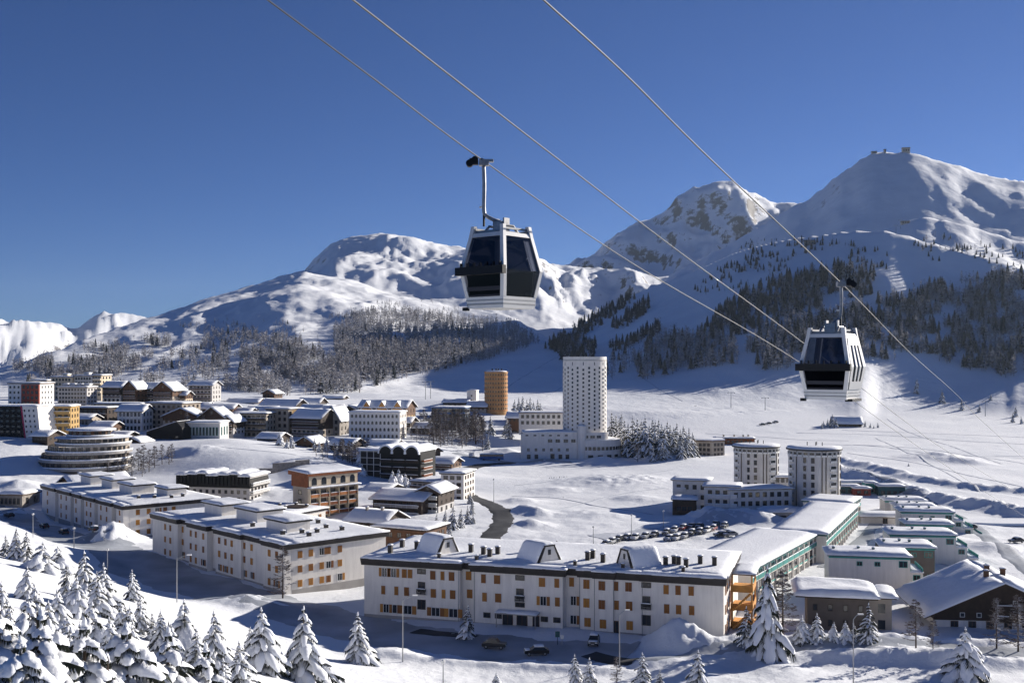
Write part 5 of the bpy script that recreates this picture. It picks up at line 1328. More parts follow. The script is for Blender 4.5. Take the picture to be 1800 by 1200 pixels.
for k, (px, py, Y, L, h, m_, lab) in enumerate(((1494, 869, 408, 8, 3.2, 'teal_dark', 'small green kiosk with snow cap right of the nearer round tower'), (1516, 871, 404, 6, 2.8, 'rust_red', 'small reddish kiosk between two green ones'),
      (1532, 868, 410, 4, 4.2, 'teal', 'narrow green kiosk, tallest of the kiosk row'), (1568, 872, 404, 9.5, 3.8, 'teal_dark', 'round-cornered green kiosk at the right end of the kiosk row'), (1500, 858, 430, 11, 2.4, 'plaster_grey', 'low grey shed under snow behind the kiosks'))):
    e = block('kiosk', lab, 'kiosk', at(px, py, Y), R(-4), L, 6, h, m_, 'plaster', 0.25, 0.4, 0.6, 'kiosks by the ski meadow', seed=20 + k)
    grid(e, 'f', max(2, int(L / 2.2)), 1, L, 6, 1.2, 1.1, 'dark', 0.4, 0.8)
for k, (px, py, Y, L, lab) in enumerate(((1478, 906, 350, 9, 'low snow-covered shed beside the second gallery block'), (1556, 922, 330, 14, 'flat snow-covered garage roof between gallery blocks and terrace houses'))):
    e = block('shed', lab, 'shed', at(px, py, Y), R(-6), L, 8, 2.4, 'plaster_grey', 'fascia_light', 0.3, 0.4, 0.9, seed=30 + k)
    win(e, 'door', 1.2, 1.9, 0, 0, 0)
# grey-brown house with deep snow, and the dark chalet in the corner
gbz = 0.0
e = empty('house', at(1488, 1112, 203), R(-12)); tag(e, 'grey-brown house under a thick drooping snow roof, behind the small firs', 'house')
MB().box(-7, 4.0, 0, 9, -5, 6.6).build('wall', ['brown_grey'], e)
MB().box(4.0, 8.2, 1.8, 9.5, -5, 6.3).build('side_wing', ['plaster_beige'], e)
rf = MB().box(-9.2, 5.4, -1.8, 10.2, 6.6, 6.95).build('roof', ['wood_dark'], e)
snow_slab(MB(), -9.4, 5.6, -2.0, 10.4, 0, 1.15, 41, 0.8, 0.3, lambda X, Y_: 6.95 + 0 * X).build('roof_snow', ['snow'], rf, smooth=True)
rf2 = MB().box(4.0, 9.0, 1.0, 10.2, 6.3, 6.6).build('wing_roof', ['wood_dark'], e); snow_slab(MB(), 5.4, 9.2, 0.8, 10.4, 6.6, 0.8, 42, 0.8, 0.2).build('wing_snow', ['snow'], rf2, smooth=True)
for r_ in range(2):
    for c in range(4): win(e, 'dark', 0.7, 1.1, -5.6 + c * 2.7, 0, 1.2 + r_ * 2.8)
win(e, 'plain', 1.3, 1.7, 6.4, 1.8, 3.6); win(e, 'plain', 1.3, 1.7, 6.4, 1.8, 0.6)
e = gable('chalet', 'dark wooden chalet with white ground floor and wide snow roof in the lower right corner', 'chalet', at(1760, 1112, 204), R(-6), 24, 18, 3.9, 9.4, 'plaster', 'wood_dark', 'wood_dark', 'y', 2.4, 1.0, seed=51, lower=2.2)
for c in range(5): win(e, 'brown', 1.2, 1.1, -8.4 + c * 3.2, -0.0, 0.9)
for c in range(5): win(e, 'win', 0.7, 0.7, -7.0 + c * 3.0, -0.1, 2.9)
for c in range(2): win(e, 'win', 0.7, 0.8, -1.0 + c * 3.5, -0.1, 5.2)
balcony(e, 11, 1.2, 3.5, -0.03, 2.3, 'f', 'wood', ('wood_dark', 'wood_dark')); balcony(e, 8, 1.2, 2.5, -0.05, 4.3, 'f', 'wood', ('wood_dark', 'wood_dark'))
chimneys(e, [(-1.6, 3.5), (2.2, 6.0), (0.2, 9)], 9.2, 1.6, 0.8, 'wood_brown')
# outdoor stair beside the terrace house
b = MB(); p = onground(1632, 238)
for k in range(14): b.box(-0.9, 0.9, k * 0.55, k * 0.55 + 0.5, 0.0, 0.4 + (13 - k) * 0.3)
o = b.build('outdoor_stair', ['wood_brown'], None, (p.x, p.y - 5, p.z - 0.3), R(60)); tag(o, 'brown outdoor stair climbing beside the nearest terrace house', 'stair')
# hut among firs on the far meadow
e = gable('hut', 'small snow-covered hut among firs on the far meadow', 'hut', at(1490, 752, 742), R(-8), 18, 12, 3.2, 7.0, 'wood_dark', 'wood_dark', None, 'x', 1.2, 0.9, seed=52)
grid(e, 'f', 5, 1, 18, 12, 1.2, 1.3, 'dark')
# summit and mid-mountain lift stations
for px, py, Y, L, h, lab in ((1593, 268, 1935, 13, 9, 'tall boxy lift station on the summit'), (1537, 269, 1950, 9, 4, 'low hut at the left end of the summit ridge'), (1556, 267, 1945, 3, 7, 'thin pylon house on the summit ridge'), (1423, 420, 1235, 11, 6, 'lift station on the rim of the ski hill'), (1592, 386, 1455, 10, 4, 'lift hut on the snowy shoulder under the summit')):
    p = at(px, py, Y); z_ = Hxy(p.x, p.y)
    e = block('lift_station', lab, 'lift station', (p.x, p.y, z_), R(-10), L, 8, h, 'plaster_beige', 'wood_dark', 0.8, 0.8, 0.4, 'lift buildings on the mountains', base=8)
    grid(e, 'f', 3, 1, L, 8, L / 6, h * 0.35, 'dark', 0.5, h * 0.3)
# curved snow-covered deck by the right border
e = empty('snow_deck', at(1790, 928, 336)); tag(e, 'long oval snow-covered deck with a low wall by the right border', 'deck')
dk = [(20 * math.cos(t) * (1.0 + 0.0), 5.5 * math.sin(t)) for t in [2 * math.pi * k / 36 for k in range(36)]]
MB().prism([(x, y) for x, y in dk], -4, 1.6).build('wall', ['concrete'], e)
MB().prism([(x * 1.01, y * 1.02) for x, y in dk], 1.6, 2.3).build('snow_cover', ['snow'], e)
# ---------------------------------------------------------------- snow-laden firs and bare larches near the camera
tree_mat('needles', (0.020, 0.028, 0.022), (0.055, 0.058, 0.042), (0.70, 0.72, 0.76), 1.15, 1.75, 2.5, 0.6)
tree_mat('larch_twig', (0.10, 0.075, 0.06), (0.20, 0.16, 0.135), (0.72, 0.73, 0.76), 0.75, 1.35, 1.8, 0.4)
def make_fir(seed, h=8.0, wide=0.24, load=1.0, tiers=13, hi=False):
    r = random.Random(seed); fo = MB(); sn = MB(); tr = MB()
    tr.tube([(0, 0, -1.5), (0, 0, h * 0.5), (r.uniform(-.1, .1), 0, h * 0.97)], [0.17, 0.1, 0.02], 6)
    ph = r.uniform(0, 6.28); lop = r.uniform(0.12, 0.3)
    for k in range(tiers):
        t = (k + r.uniform(-0.2, 0.2)) / (tiers - 1); t = min(max(t, 0), 1)
        z = h * (0.06 + 0.88 * t ** 0.92); Lr = (h * wide * (1 - t) ** 0.85 + 0.14)
        nb = int(9 - 5 * t)
        a0 = r.uniform(0, 6.28)
        for q in range(nb):
            if r.random() < 0.06: continue
            az = a0 + q * 6.283 / nb + r.uniform(-0.3, 0.3); L_ = Lr * r.uniform(0.58, 1.28) * (1 + lop * math.sin(az + ph + 1.5 * t)); dr = L_ * r.uniform(0.25, 0.85)
            c, s = math.cos(az), math.sin(az)
            def P(d, off=0.0, dz=0.0):
                u_ = d / L_; zz = z - dr * u_ ** 1.6 + 0.10 * L_ * math.sin(u_ * 3.1) + dz
                return (c * d - s * off, s * d + c * off, zz)
            W_ = L_ * 0.30 + 0.10
            n = 11 if hi else 6
            for i in range(n):       # hanging needle sprays
                d0 = L_ * (0.12 + 0.80 * i / n); d1 = d0 + L_ * r.uniform(0.16, 0.3)
                wv = W_ * (1 - 0.65 * i / n) * r.uniform(0.8, 1.4)
                for sd_ in (-1, 1):
                    fo.poly([P(d0), P(min(d1, L_ * 1.05), sd_ * wv, -0.16 * L_ - r.uniform(0.05, 0.3)), P(min(d0 + L_ * 0.12, L_), sd_ * 0.02, 0.03)])
                fo.poly([P(d0, r.uniform(-.08, .08)), P(d0 + 0.12 * L_, r.uniform(-.15, .15) * L_, -r.uniform(0.2, 0.55) * (0.5 + L_ * 0.4)), P(min(L_, d0 + 0.2 * L_), r.uniform(-.06, .06))])
            fo.poly([P(L_ * 0.8, -0.05), P(L_ * 1.12, 0, -0.12), P(L_ * 0.8, 0.05)])
            if r.random() < 0.80 + 0.08 * load:     # snow pad
                st = 10 if hi else 6; th = (0.10 + 0.13 * L_) * load * r.uniform(0.6, 1.25); b0 = len(sn.v); sw = W_ * 0.55 * (0.65 + 0.4 * load)
                for i in range(st):
                    u_ = i / (st - 1); d = L_ * (0.06 + 0.93 * u_); e_ = math.sin(math.pi * (0.12 + 0.80 * u_)) ** 0.6
                    ww = sw * e_ * r.uniform(0.75, 1.25); tt = th * e_ * r.uniform(0.7, 1.3); jx = r.uniform(-.04, .04)
                    for off, hh in ((-1, -0.22), (-0.74, 0.55), (0, 1.0), (0.74, 0.55), (1, -0.22)):
                        sn.v.append(P(d, off * ww * r.uniform(0.88, 1.12) + jx, hh * tt * r.uniform(0.85, 1.15) + 0.015))
                for i in range(st - 1):
                    for j in range(4):
                        a = b0 + i * 5 + j; sn.f.append((a, a + 5, a + 6, a + 1)); sn.m.append(0)
                sn.f.append(tuple(b0 + j for j in range(5))); sn.m.append(0); sn.f.append(tuple(b0 + (st - 1) * 5 + j for j in reversed(range(5)))); sn.m.append(0)
    fo.poly([(0.12, 0, h * 0.9), (-0.1, 0.08, h * 0.9), (0, 0, h * 1.02)]); fo.poly([(-0.1, -0.08, h * 0.9), (0.1, 0.1, h * 0.9), (0, 0, h * 1.02)])
    sn.lathe([(0.03, h * 0.89), (0.085, h * 0.93), (0.07, h * 0.97), (0.0, h * 1.0)], 6)
    return tr.mesh('trunk', ['bark']), fo.mesh('needles', ['needles']), sn.mesh('snow', ['snow_soft'], True)
def make_larch(seed, h=9.0, nbr=85):
    r = random.Random(seed); tr = MB(); br = MB()
    tr.tube([(0, 0, -1.5), (0.05, 0, h * 0.5), (0, 0, h)], [0.17, 0.10, 0.02], 6)
    for k in range(nbr):
        t = r.random() ** 0.8; z = h * (0.14 + 0.84 * t); L_ = h * 0.25 * (1 - t) ** 0.7 * r.uniform(0.6, 1.15) + 0.2
        az = r.uniform(0, 6.283); c, s = math.cos(az), math.sin(az); sag = r.uniform(-0.1, 0.35) * L_
        pts = [(c * L_ * u_, s * L_ * u_, z - sag * math.sin(u_ * 2.4) + 0.15 * L_ * u_ * u_) for u_ in (0, 0.4, 0.75, 1)]
        br.tube(pts, [0.055, 0.045, 0.038, 0.02], 3, cap=False)
        for q in range(14):
            u_ = r.uniform(0.2, 1); i = min(2, int(u_ * 3)); p = Vector(pts[i]).lerp(Vector(pts[i + 1]), r.random())
            d = Vector((c + r.uniform(-1, 1), s + r.uniform(-1, 1), r.uniform(-0.6, 0.4))).normalized() * r.uniform(0.25, 0.6)
            e_ = p + d; w_ = Vector((0, 0, 0.055))
            br.poly([p - w_, e_, p + w_]); br.poly([p + Vector((-s, c, 0)) * 0.05, e_, p - Vector((-s, c, 0)) * 0.05])
    return tr.mesh('trunk', ['bark']), br.mesh('branches', ['larch_twig']), None
FIRV = [make_fir(1, wide=0.30), make_fir(2, wide=0.26), make_fir(3, wide=0.34, load=1.25), make_fir(4, wide=0.40, load=1.7, tiers=11), make_fir(5, wide=0.23, load=0.7), make_fir(6, wide=0.32, load=1.0, tiers=14)]
DARKV = [make_fir(21, wide=0.24, load=0.5), make_fir(22, wide=0.22, load=0.55), make_fir(23, wide=0.27, load=0.6)]
HIV = [make_fir(31, wide=0.38, load=1.35, tiers=14, hi=True), make_fir(32, wide=0.34, load=1.1, tiers=15, hi=True), make_fir(33, wide=0.42, load=1.6, tiers=13, hi=True)]
LARV = [make_larch(11), make_larch(12, nbr=100), make_larch(13, nbr=70)]
def plant(name, var, p, h, label, group, cat='tree', base=8.0, sx=1.0):
    e = empty(name, p, random.uniform(0, 6.28)); s = h / base; e.scale = (s * sx, s * sx, s); tag(e, label, cat, group)
    t, f, sn = var
    link('trunk', t, e); cr = link('crown', f, e)
    if sn: link('snow', sn, e)
    return e
def ptree(px, top, bot, label, var=None, larch=False, group=None, Y=None, sx=1.0):
    p = hit(px, bot) if Y is None else onground(px, Y)
    if p is None: p = onground(px, 170)
    h = (bot - top) * p.y / F if Y is None else (bot - top) * Y / F
    v = (LARV[(var or 0) % 3] if larch else (HIV[var - 10] if var is not None and var >= 10 else FIRV[(var if var is not None else random.randrange(6)) % 6]))
    plant('larch_tree' if larch else 'fir_tree', v, p - Vector((0, 0, 0.15)), h, label, group, 'tree', 9.0 if larch else 8.0, sx)
GF = 'snow-laden firs on the near slope'
NEAR = [
 (10,938,978,'small slim snowy fir, first of three at the left border above the slope',4),(29,925,984,'tallest of three slim snowy firs at the left border',1),(47,930,988,'third slim snowy fir from the left border, beside the round bush',4),
 (48,992,1052,'small snowy fir below the three slim ones at the left border',2),(117,988,1050,'thin dark fir pole between the round bush and the big fir',4),(148,964,1066,'big snowy fir rising above the street edge at the left',5),
 (182,985,1070,'snowy fir with bare brown trunk right of the big one',0),(232,998,1056,'fir with neat white tiers standing before the shaded street',1),(246,1042,1112,'slim fir below the neat-tiered one',1),(267,1072,1124,'little fir right of the slim one on the slope',4),
 (324,1048,1160,'fir buried under a mass of snow beside the left street lamp',3),(376,1068,1180,'shaggy snowy fir right of the snow-buried one',5),(212,1055,1145,'snowy fir in the second row of the lower left group',2),(50,1038,1165,'broad snow-buried fir in the lower left group',3),
 (162,1052,1165,'wide fir with a white hump, middle of the lower left group',3),(2,1018,1125,'snowy fir cut by the left border',2), (192,1078,1190,'fir with drooping snow arms in the middle of the left group',2), (420,1120,1212,'fir at the bottom edge left of the pointed one',5), (459,1062,1182,'pointed snowy fir left of the two lone firs',2),(534,1060,1195,'tall lone snowy fir on the bank before the second block',5),(629,1072,1164,'lone snowy fir on the bank left of the long block',0),(823,1060,1121,'slim white fir before the long block front, left of the parked cars',4),
 (1010,1146,1216,'fir top at the bottom edge below the parked cars',1),(1036,1152,1222,'second fir top at the bottom edge, right of its twin',1),(1129,1143,1214,'slim fir at the bottom edge below the snow piles',1),(1227,1138,1220,'snowy fir at the bottom edge below the sunny end wall',0),
 (1312,1062,1136,'small dark fir against the timber stair',4),(1349,988,1148,'great snowy fir beside the timber stair, tallest on the right',11),(1410,1078,1124,'little snowy fir left of the pair before the grey-brown house',2),(1436,1074,1126,'little snowy fir, second before the grey-brown house',0),
 (1466,1090,1125,'smallest snowy fir before the grey-brown house',2),(1486,1088,1130,'third snowy fir before the grey-brown house',2),(1500,1090,1130,'fourth snowy fir before the grey-brown house, by the lamp',4),(1527,1056,1130,'dark slim fir at the corner of the grey-brown house',4),
 (1697,1098,1196,'fat snow-covered fir in the lower right corner',3),(1160,1172,1216,'fir tip at the bottom edge between two snowy firs',4),(872,1178,1215,'fir tip at the bottom edge left of the cars',2),(440,1098,1150,'small fir left of the pointed one on the bank',1),
 (135,1010,1085,'snowy fir pressed against the big one at the street edge',2),(85,1050,1140,'snowy fir between the broad one and the white hump, left group',5),(118,1075,1180,'fir half hidden before the white hump, left group',2),
 (232,1092,1200,'dark fir filling the gap below the drooping arms, left group',5),(18,1055,1150,'snowy fir above the lower left corner',5),(75,1100,1200,'crooked snowy fir between the large corner firs',0),(282,1068,1150,'snowy fir left of the snow-buried one by the lamp',0),(392,1150,1250,'fir at the bottom edge between heavy fir and pointed one',0),
  (100,1030,1120,'snowy fir behind the crooked one, left group',2),(20,1082,1190,'fir with bowed snowy branches above the corner',3),(140,1088,1200,'fir with a bowed snow hump in the middle of the left group',3),(228,1060,1150,'full snowy fir in the middle of the left group',2),(170,1000,1080,'fir squeezed behind the bare-trunked one',0),
 (300,1090,1180,'snowy fir below the snow-buried one by the lamp',2),(345,1098,1190,'snowy fir between the snow-buried and the shaggy ones',0),(60,1020,1100,'snowy fir above the broad one, left group',2),
 (-8,1062,1400,'huge snow-buried fir filling the lower left corner',12),(72,1078,1430,'large fir hung with snow tongues, second from the left at the bottom edge',10),(148,1096,1440,'large dark-needled fir, third from the left at the bottom edge',11),
 (222,1104,1430,'large snowy fir, fourth from the left at the bottom edge',12),(296,1112,1400,'large shaggy fir at the bottom edge below the snow-buried one',10),(362,1142,1400,'large heavy fir at the right end of the bottom left group',11),(36,1128,1460,'broad fir in front at the bottom left edge',12),(188,1158,1460,'broad fir in front at the bottom edge, middle of the left group',10),
]
for px, top, bot, lab, v in NEAR: ptree(px, top - (22 if v >= 10 and px < 1000 else 0), bot, lab, v, False, GF, None, (0.72 if px > 1000 else 1.42) if v >= 10 else 1.18)
for k, (px, top, bot, lab) in enumerate([(497, 958, 1052, 'bare frosted larch before the corner of the second block'), (1376, 998, 1122, 'frosted larch right of the great fir'), (1610, 1050, 1138, 'bare larch between the grey-brown house and the dark chalet'),
    (1752, 1048, 1140, 'bare larch before the dark chalet'), (1790, 1042, 1145, 'bare larch at the right border before the dark chalet'), (1084, 1150, 1206, 'leafless bush at the bottom edge beside the lamp'), (1330, 1080, 1134, 'small frosted larch left of the great fir'), (1640, 1085, 1140, 'low bare bush before the dark chalet')]):
    ptree(px, top, bot, lab, k, True, 'bare larches in the foreground')
for px, top, bot, lab in [(75, 950, 1004, 'round frosted pine bush on the left slope'), (102, 957, 1004, 'smaller round pine bush beside the big one')]: ptree(px, top, bot, lab, 3, False, GF, None, 1.6)
# middle distance
rt = random.Random(21)
def row(lst, label, larch, group, var=None, names=None, dark=False):
    for k, (px, top, Y) in enumerate(lst):
        p = onground(px, Y); bot = HOR + (CAMZ - p.z) / Y * F
        if dark: plant('fir_tree', DARKV[k % 3], p - Vector((0, 0, 0.15)), (bot - top) * Y / F, names[k] if names else label, group, 'tree', 8.0)
        else: ptree(px, top, bot, names[k] if names else label, rt.randrange(6) if var is None else var, larch, group, Y)
row([(1098, 736, 560), (1104, 742, 552), (1112, 730, 556), (1120, 733, 548), (1127, 737, 560), (1134, 730, 545), (1141, 745, 540), (1147, 734, 556), (1152, 738, 544), (1158, 735, 550), (1163, 742, 538), (1168, 748, 535), (1173, 739, 552), (1178, 744, 546), (1184, 748, 540), (1190, 741, 552), (1196, 752, 538), (1201, 746, 548), (1206, 756, 536), (1211, 750, 548), (1217, 758, 540), (1163, 772, 528), (1148, 782, 526), (1197, 770, 530)],
    'dark fir with snowy branches in the grove right of the tall white tower', False, 'fir grove beside the white tower', dark=True)
row([(1075, 722, 590), (1083, 728, 592), (1092, 724, 596), (1088, 735, 580)], 'fir just behind the base of the white tower, right side', False, 'firs behind the white tower', dark=True)
row([(838, 722, 620), (862, 729, 610), (858, 762, 566), (890, 730, 620), (895, 736, 612)], None, False, 'single firs before the ochre tower', None,
    dark=True, names=['snowy fir below the white box and ochre tower', 'snowy fir in front of the ochre tower', 'dark fir standing alone near the parked bus', 'fir right of the ochre tower foot', 'lower fir right of the ochre tower foot'])
row([(905, 700, 690), (912, 697, 700), (919, 694, 700), (926, 700, 690), (932, 696, 700), (938, 704, 690), (945, 700, 696), (950, 707, 690), (917, 706, 680), (930, 710, 676)], 'dark fir in the clump right of the ochre tower', False, 'fir clump by the ochre tower', dark=True)
row([(rt.uniform(742, 850), rt.uniform(716, 742), rt.uniform(575, 640)) for _ in range(46)], 'bare grey larch in the grove between village and ochre tower', True, 'larch grove in the village')
row([(rt.uniform(700, 800), rt.uniform(738, 756), rt.uniform(548, 575)) for _ in range(16)], 'bare grey larch below the white arched hotel', True, 'larches below the arched hotel')
row([(rt.uniform(806, 850), rt.uniform(738, 752), rt.uniform(560, 590)) for _ in range(8)], 'bare larch left of the parked bus', True, 'larches near the bus')
row([(203, 760, 462), (196, 786, 446), (215, 790, 444), (225, 782, 448), (243, 786, 446), (252, 780, 448), (262, 788, 442), (272, 782, 448), (285, 779, 452), (297, 783, 450), (302, 778, 455), (232, 800, 436), (206, 800, 440), (250, 808, 432), (190, 806, 436)], 'frosted larch on the slope right of the round terraced hotel', True, 'larches right of the round terraced hotel')
row([(491, 756, 500), (512, 762, 496), (505, 770, 492), (553, 768, 496), (561, 773, 490), (575, 764, 500), (592, 775, 484), (605, 785, 470), (556, 800, 462), (618, 780, 468), (636, 790, 452), (645, 800, 440)], 'snowy fir between the knoll and the dark glass building', False, 'firs in the village centre')
row([(690, 825, 415), (712, 830, 412), (701, 822, 418), (636, 812, 430), (722, 836, 408)], 'snowy fir in front of the dark glass building', False, 'firs before the dark glass building')
row([(768, 900, 318), (783, 893, 322), (797, 884, 318), (811, 892, 322), (822, 886, 330), (826, 860, 372), (830, 876, 350), (790, 915, 304), (832, 900, 330), (775, 922, 300)], 'snowy fir beside the curving road', False, 'firs beside the curving road', dark=True)
row([(rt.uniform(548, 650), rt.uniform(768, 800), rt.uniform(452, 500)) for _ in range(26)], 'bare larch in the grove right of the snowy knoll', True, 'larch grove right of the knoll')
row([(rt.uniform(20, 400), rt.uniform(704, 742), rt.uniform(545, 640)) for _ in range(30)], 'bare larch between the houses of the left village', True, 'larches between the left houses')
row([(rt.uniform(400, 740), rt.uniform(716, 748), rt.uniform(575, 640)) for _ in range(24)], 'bare larch between the houses of the middle village', True, 'larches between the middle houses')
row([(1121, 778, 530)], 'round frosted leafless bush right of the rotunda', True, None)
row([(1448, 738, 735), (1455, 734, 740), (1463, 726, 738), (1470, 732, 735), (1478, 734, 752), (1489, 733, 756), (1497, 732, 756), (1506, 731, 752), (1513, 734, 748), (1521, 738, 742), (1530, 742, 736), (1543, 741, 738), (1445, 742, 730), (1536, 746, 732)], 'small fir around the hut on the far meadow', False, 'firs around the meadow hut', dark=True)
row([(1222, 722, 800), (1567, 818, 482), (1597, 812, 500), (1612, 664, 905), (1656, 682, 880), (1742, 690, 880), (1786, 712, 820), (1690, 700, 860), (1722, 708, 850), (1640, 742, 800), (1780, 725, 780), (1795, 730, 770)], None, False, 'single trees on the ski meadow', 4, dark=True, names=
    ['lone tree on the meadow right of the white tower', 'lone brown fir on the ski meadow above the kiosks', 'slim fir right of the brown one on the ski meadow', 'lone fir at the lower edge of the right woods', 'lone fir on the slope below the right woods', 'dark fir low on the slope near the right border', 'fir at the right border on the meadow', 'small fir below the right woods', 'second small fir below the right woods', 'tiny fir in the middle of the right meadow', 'lower fir of the pair at the right border', 'outermost fir at the right border'])
row([(966 + k * 4.2 + rt.uniform(-1, 1), 836 + rt.uniform(-1, 2), 458) for k in range(8)] + [(1007, 837, 458), (1015, 838, 458), (1026, 838, 458), (1031, 838, 458), (1045, 840, 456), (1056, 840, 456), (1066, 841, 456)], 'tiny sapling in the row on the snowfield below the white tower', False, 'row of saplings on the snowfield', 4)
row([(968, 853, 430), (972, 858, 424), (980, 872, 398), (990, 872, 396), (998, 876, 392), (1010, 878, 392), (964, 884, 384), (1055, 886, 380), (1000, 908, 350), (1008, 906, 352), (1016, 904, 354), (992, 911, 346)], 'tiny sapling scattered on the snowfield before the car park', False, 'saplings on the lower snowfield', 4)
# ---------------------------------------------------------------- ropeway: three ropes and two cabins
mat('rope', (0.11, 0.11, 0.115), 0.6, metal=0.3, var=0.15, vscale=3)
mat('cabin_white', (0.76, 0.75, 0.73), 0.35, spec=0.5, var=0.05, vscale=2)
mat('cabin_grey', (0.36, 0.36, 0.36), 0.45, metal=0.3, var=0.15, vscale=6)
def tinted(name, tint, gl=0.5):
    m = bpy.data.materials.new(name); m.use_nodes = True; nt = m.node_tree
    for n in list(nt.nodes): nt.nodes.remove(n)
    o = nt.nodes.new('ShaderNodeOutputMaterial'); mx_ = nt.nodes.new('ShaderNodeMixShader'); tr = nt.nodes.new('ShaderNodeBsdfTransparent'); g = nt.nodes.new('ShaderNodeBsdfGlossy'); fr = nt.nodes.new('ShaderNodeFresnel')
    tr.inputs[0].default_value = (*tint, 1); g.inputs['Roughness'].default_value = 0.03; fr.inputs[0].default_value = 1.6
    nt.links.new(fr.outputs[0], mx_.inputs[0]); nt.links.new(tr.outputs[0], mx_.inputs[1]); nt.links.new(g.outputs[0], mx_.inputs[2]); nt.links.new(mx_.outputs[0], o.inputs[0])
    M[name] = m
tinted('cabin_glass', (0.26, 0.28, 0.34))
mat('seat_fabric', (0.05, 0.05, 0.06), 0.8)
mat('rubber', (0.012, 0.012, 0.013), 0.55)
mat('galv', (0.42, 0.41, 0.40), 0.45, metal=0.5, var=0.25, vscale=8)
mat('red_light', (0.35, 0.02, 0.02), 0.4)
def cat_rom(pts, n=14):
    out = []
    P_ = [pts[0] * 2 - pts[1]] + pts + [pts[-1] * 2 - pts[-2]]
    for i in range(1, len(P_) - 2):
        for k in range(n):
            t = k / n; a, b, c, d = P_[i - 1], P_[i], P_[i + 1], P_[i + 2]
            out.append(0.5 * ((2 * b) + (c - a) * t + (2 * a - 5 * b + 4 * c - d) * t * t + (3 * b - a - 3 * c + d) * t ** 3))
    out.append(pts[-1]); return out
def rope(pts, r, label):
    P_ = [at(*p) for p in pts]
    first = P_[0] + (P_[0] - P_[1]) * 0.6
    o = MB().tube(cat_rom([first] + P_), r, 6).build('rope', ['rope'], smooth=True)
    tag(o, label, 'cable', 'ropeway cables'); return o
rope([(470, 0, 25.5), (660, 141, 28.5), (850, 283, 33), (1120, 468, 42), (1412, 641, 63), (1600, 775, 100), (1760, 882, 175), (1850, 935, 300)], 0.020, 'lowest rope, carrying the nearer gondola cabin')
rope([(620, 0, 22.5), (800, 140, 26.5), (990, 287, 32), (1200, 447, 40), (1415, 605, 57), (1600, 747, 95), (1677, 800, 125), (1800, 872, 220), (1860, 905, 320)], 0.021, 'middle rope without a cabin, ending behind the farther cabin')
rope([(955, 0, 18.8), (1100, 132, 22.5), (1250, 281, 27), (1478, 497, 38), (1605, 625, 60), (1680, 692, 85), (1745, 757, 115), (1850, 850, 260)], 0.018, 'topmost rope, carrying the farther gondola cabin on the right')
def ring(w0, z0, w1, z1, t, b, m=0):
    """four mitred bars between square w0 at z0 and square w1 at z1, thickness t inwards"""
    a0, a1 = w0 / 2, w1 / 2; i0, i1 = a0 - t, a1 - t
    for k in range(4):
        c, s = [(1, 0), (0, 1), (-1, 0), (0, -1)][k]
        f = lambda x, y, z: (x * c - y * s, x * s + y * c, z)
        q = [f(-a0, -a0, z0), f(a0, -a0, z0), f(a1, -a1, z1), f(-a1, -a1, z1)]; p = [f(-i0, -i0, z0), f(i0, -i0, z0), f(i1, -i1, z1), f(-i1, -i1, z1)]
        b.poly(q, m); b.poly(p[::-1], m); b.poly([q[0], p[0], p[1], q[1]], m); b.poly([q[3], q[2], p[2], p[3]], m)
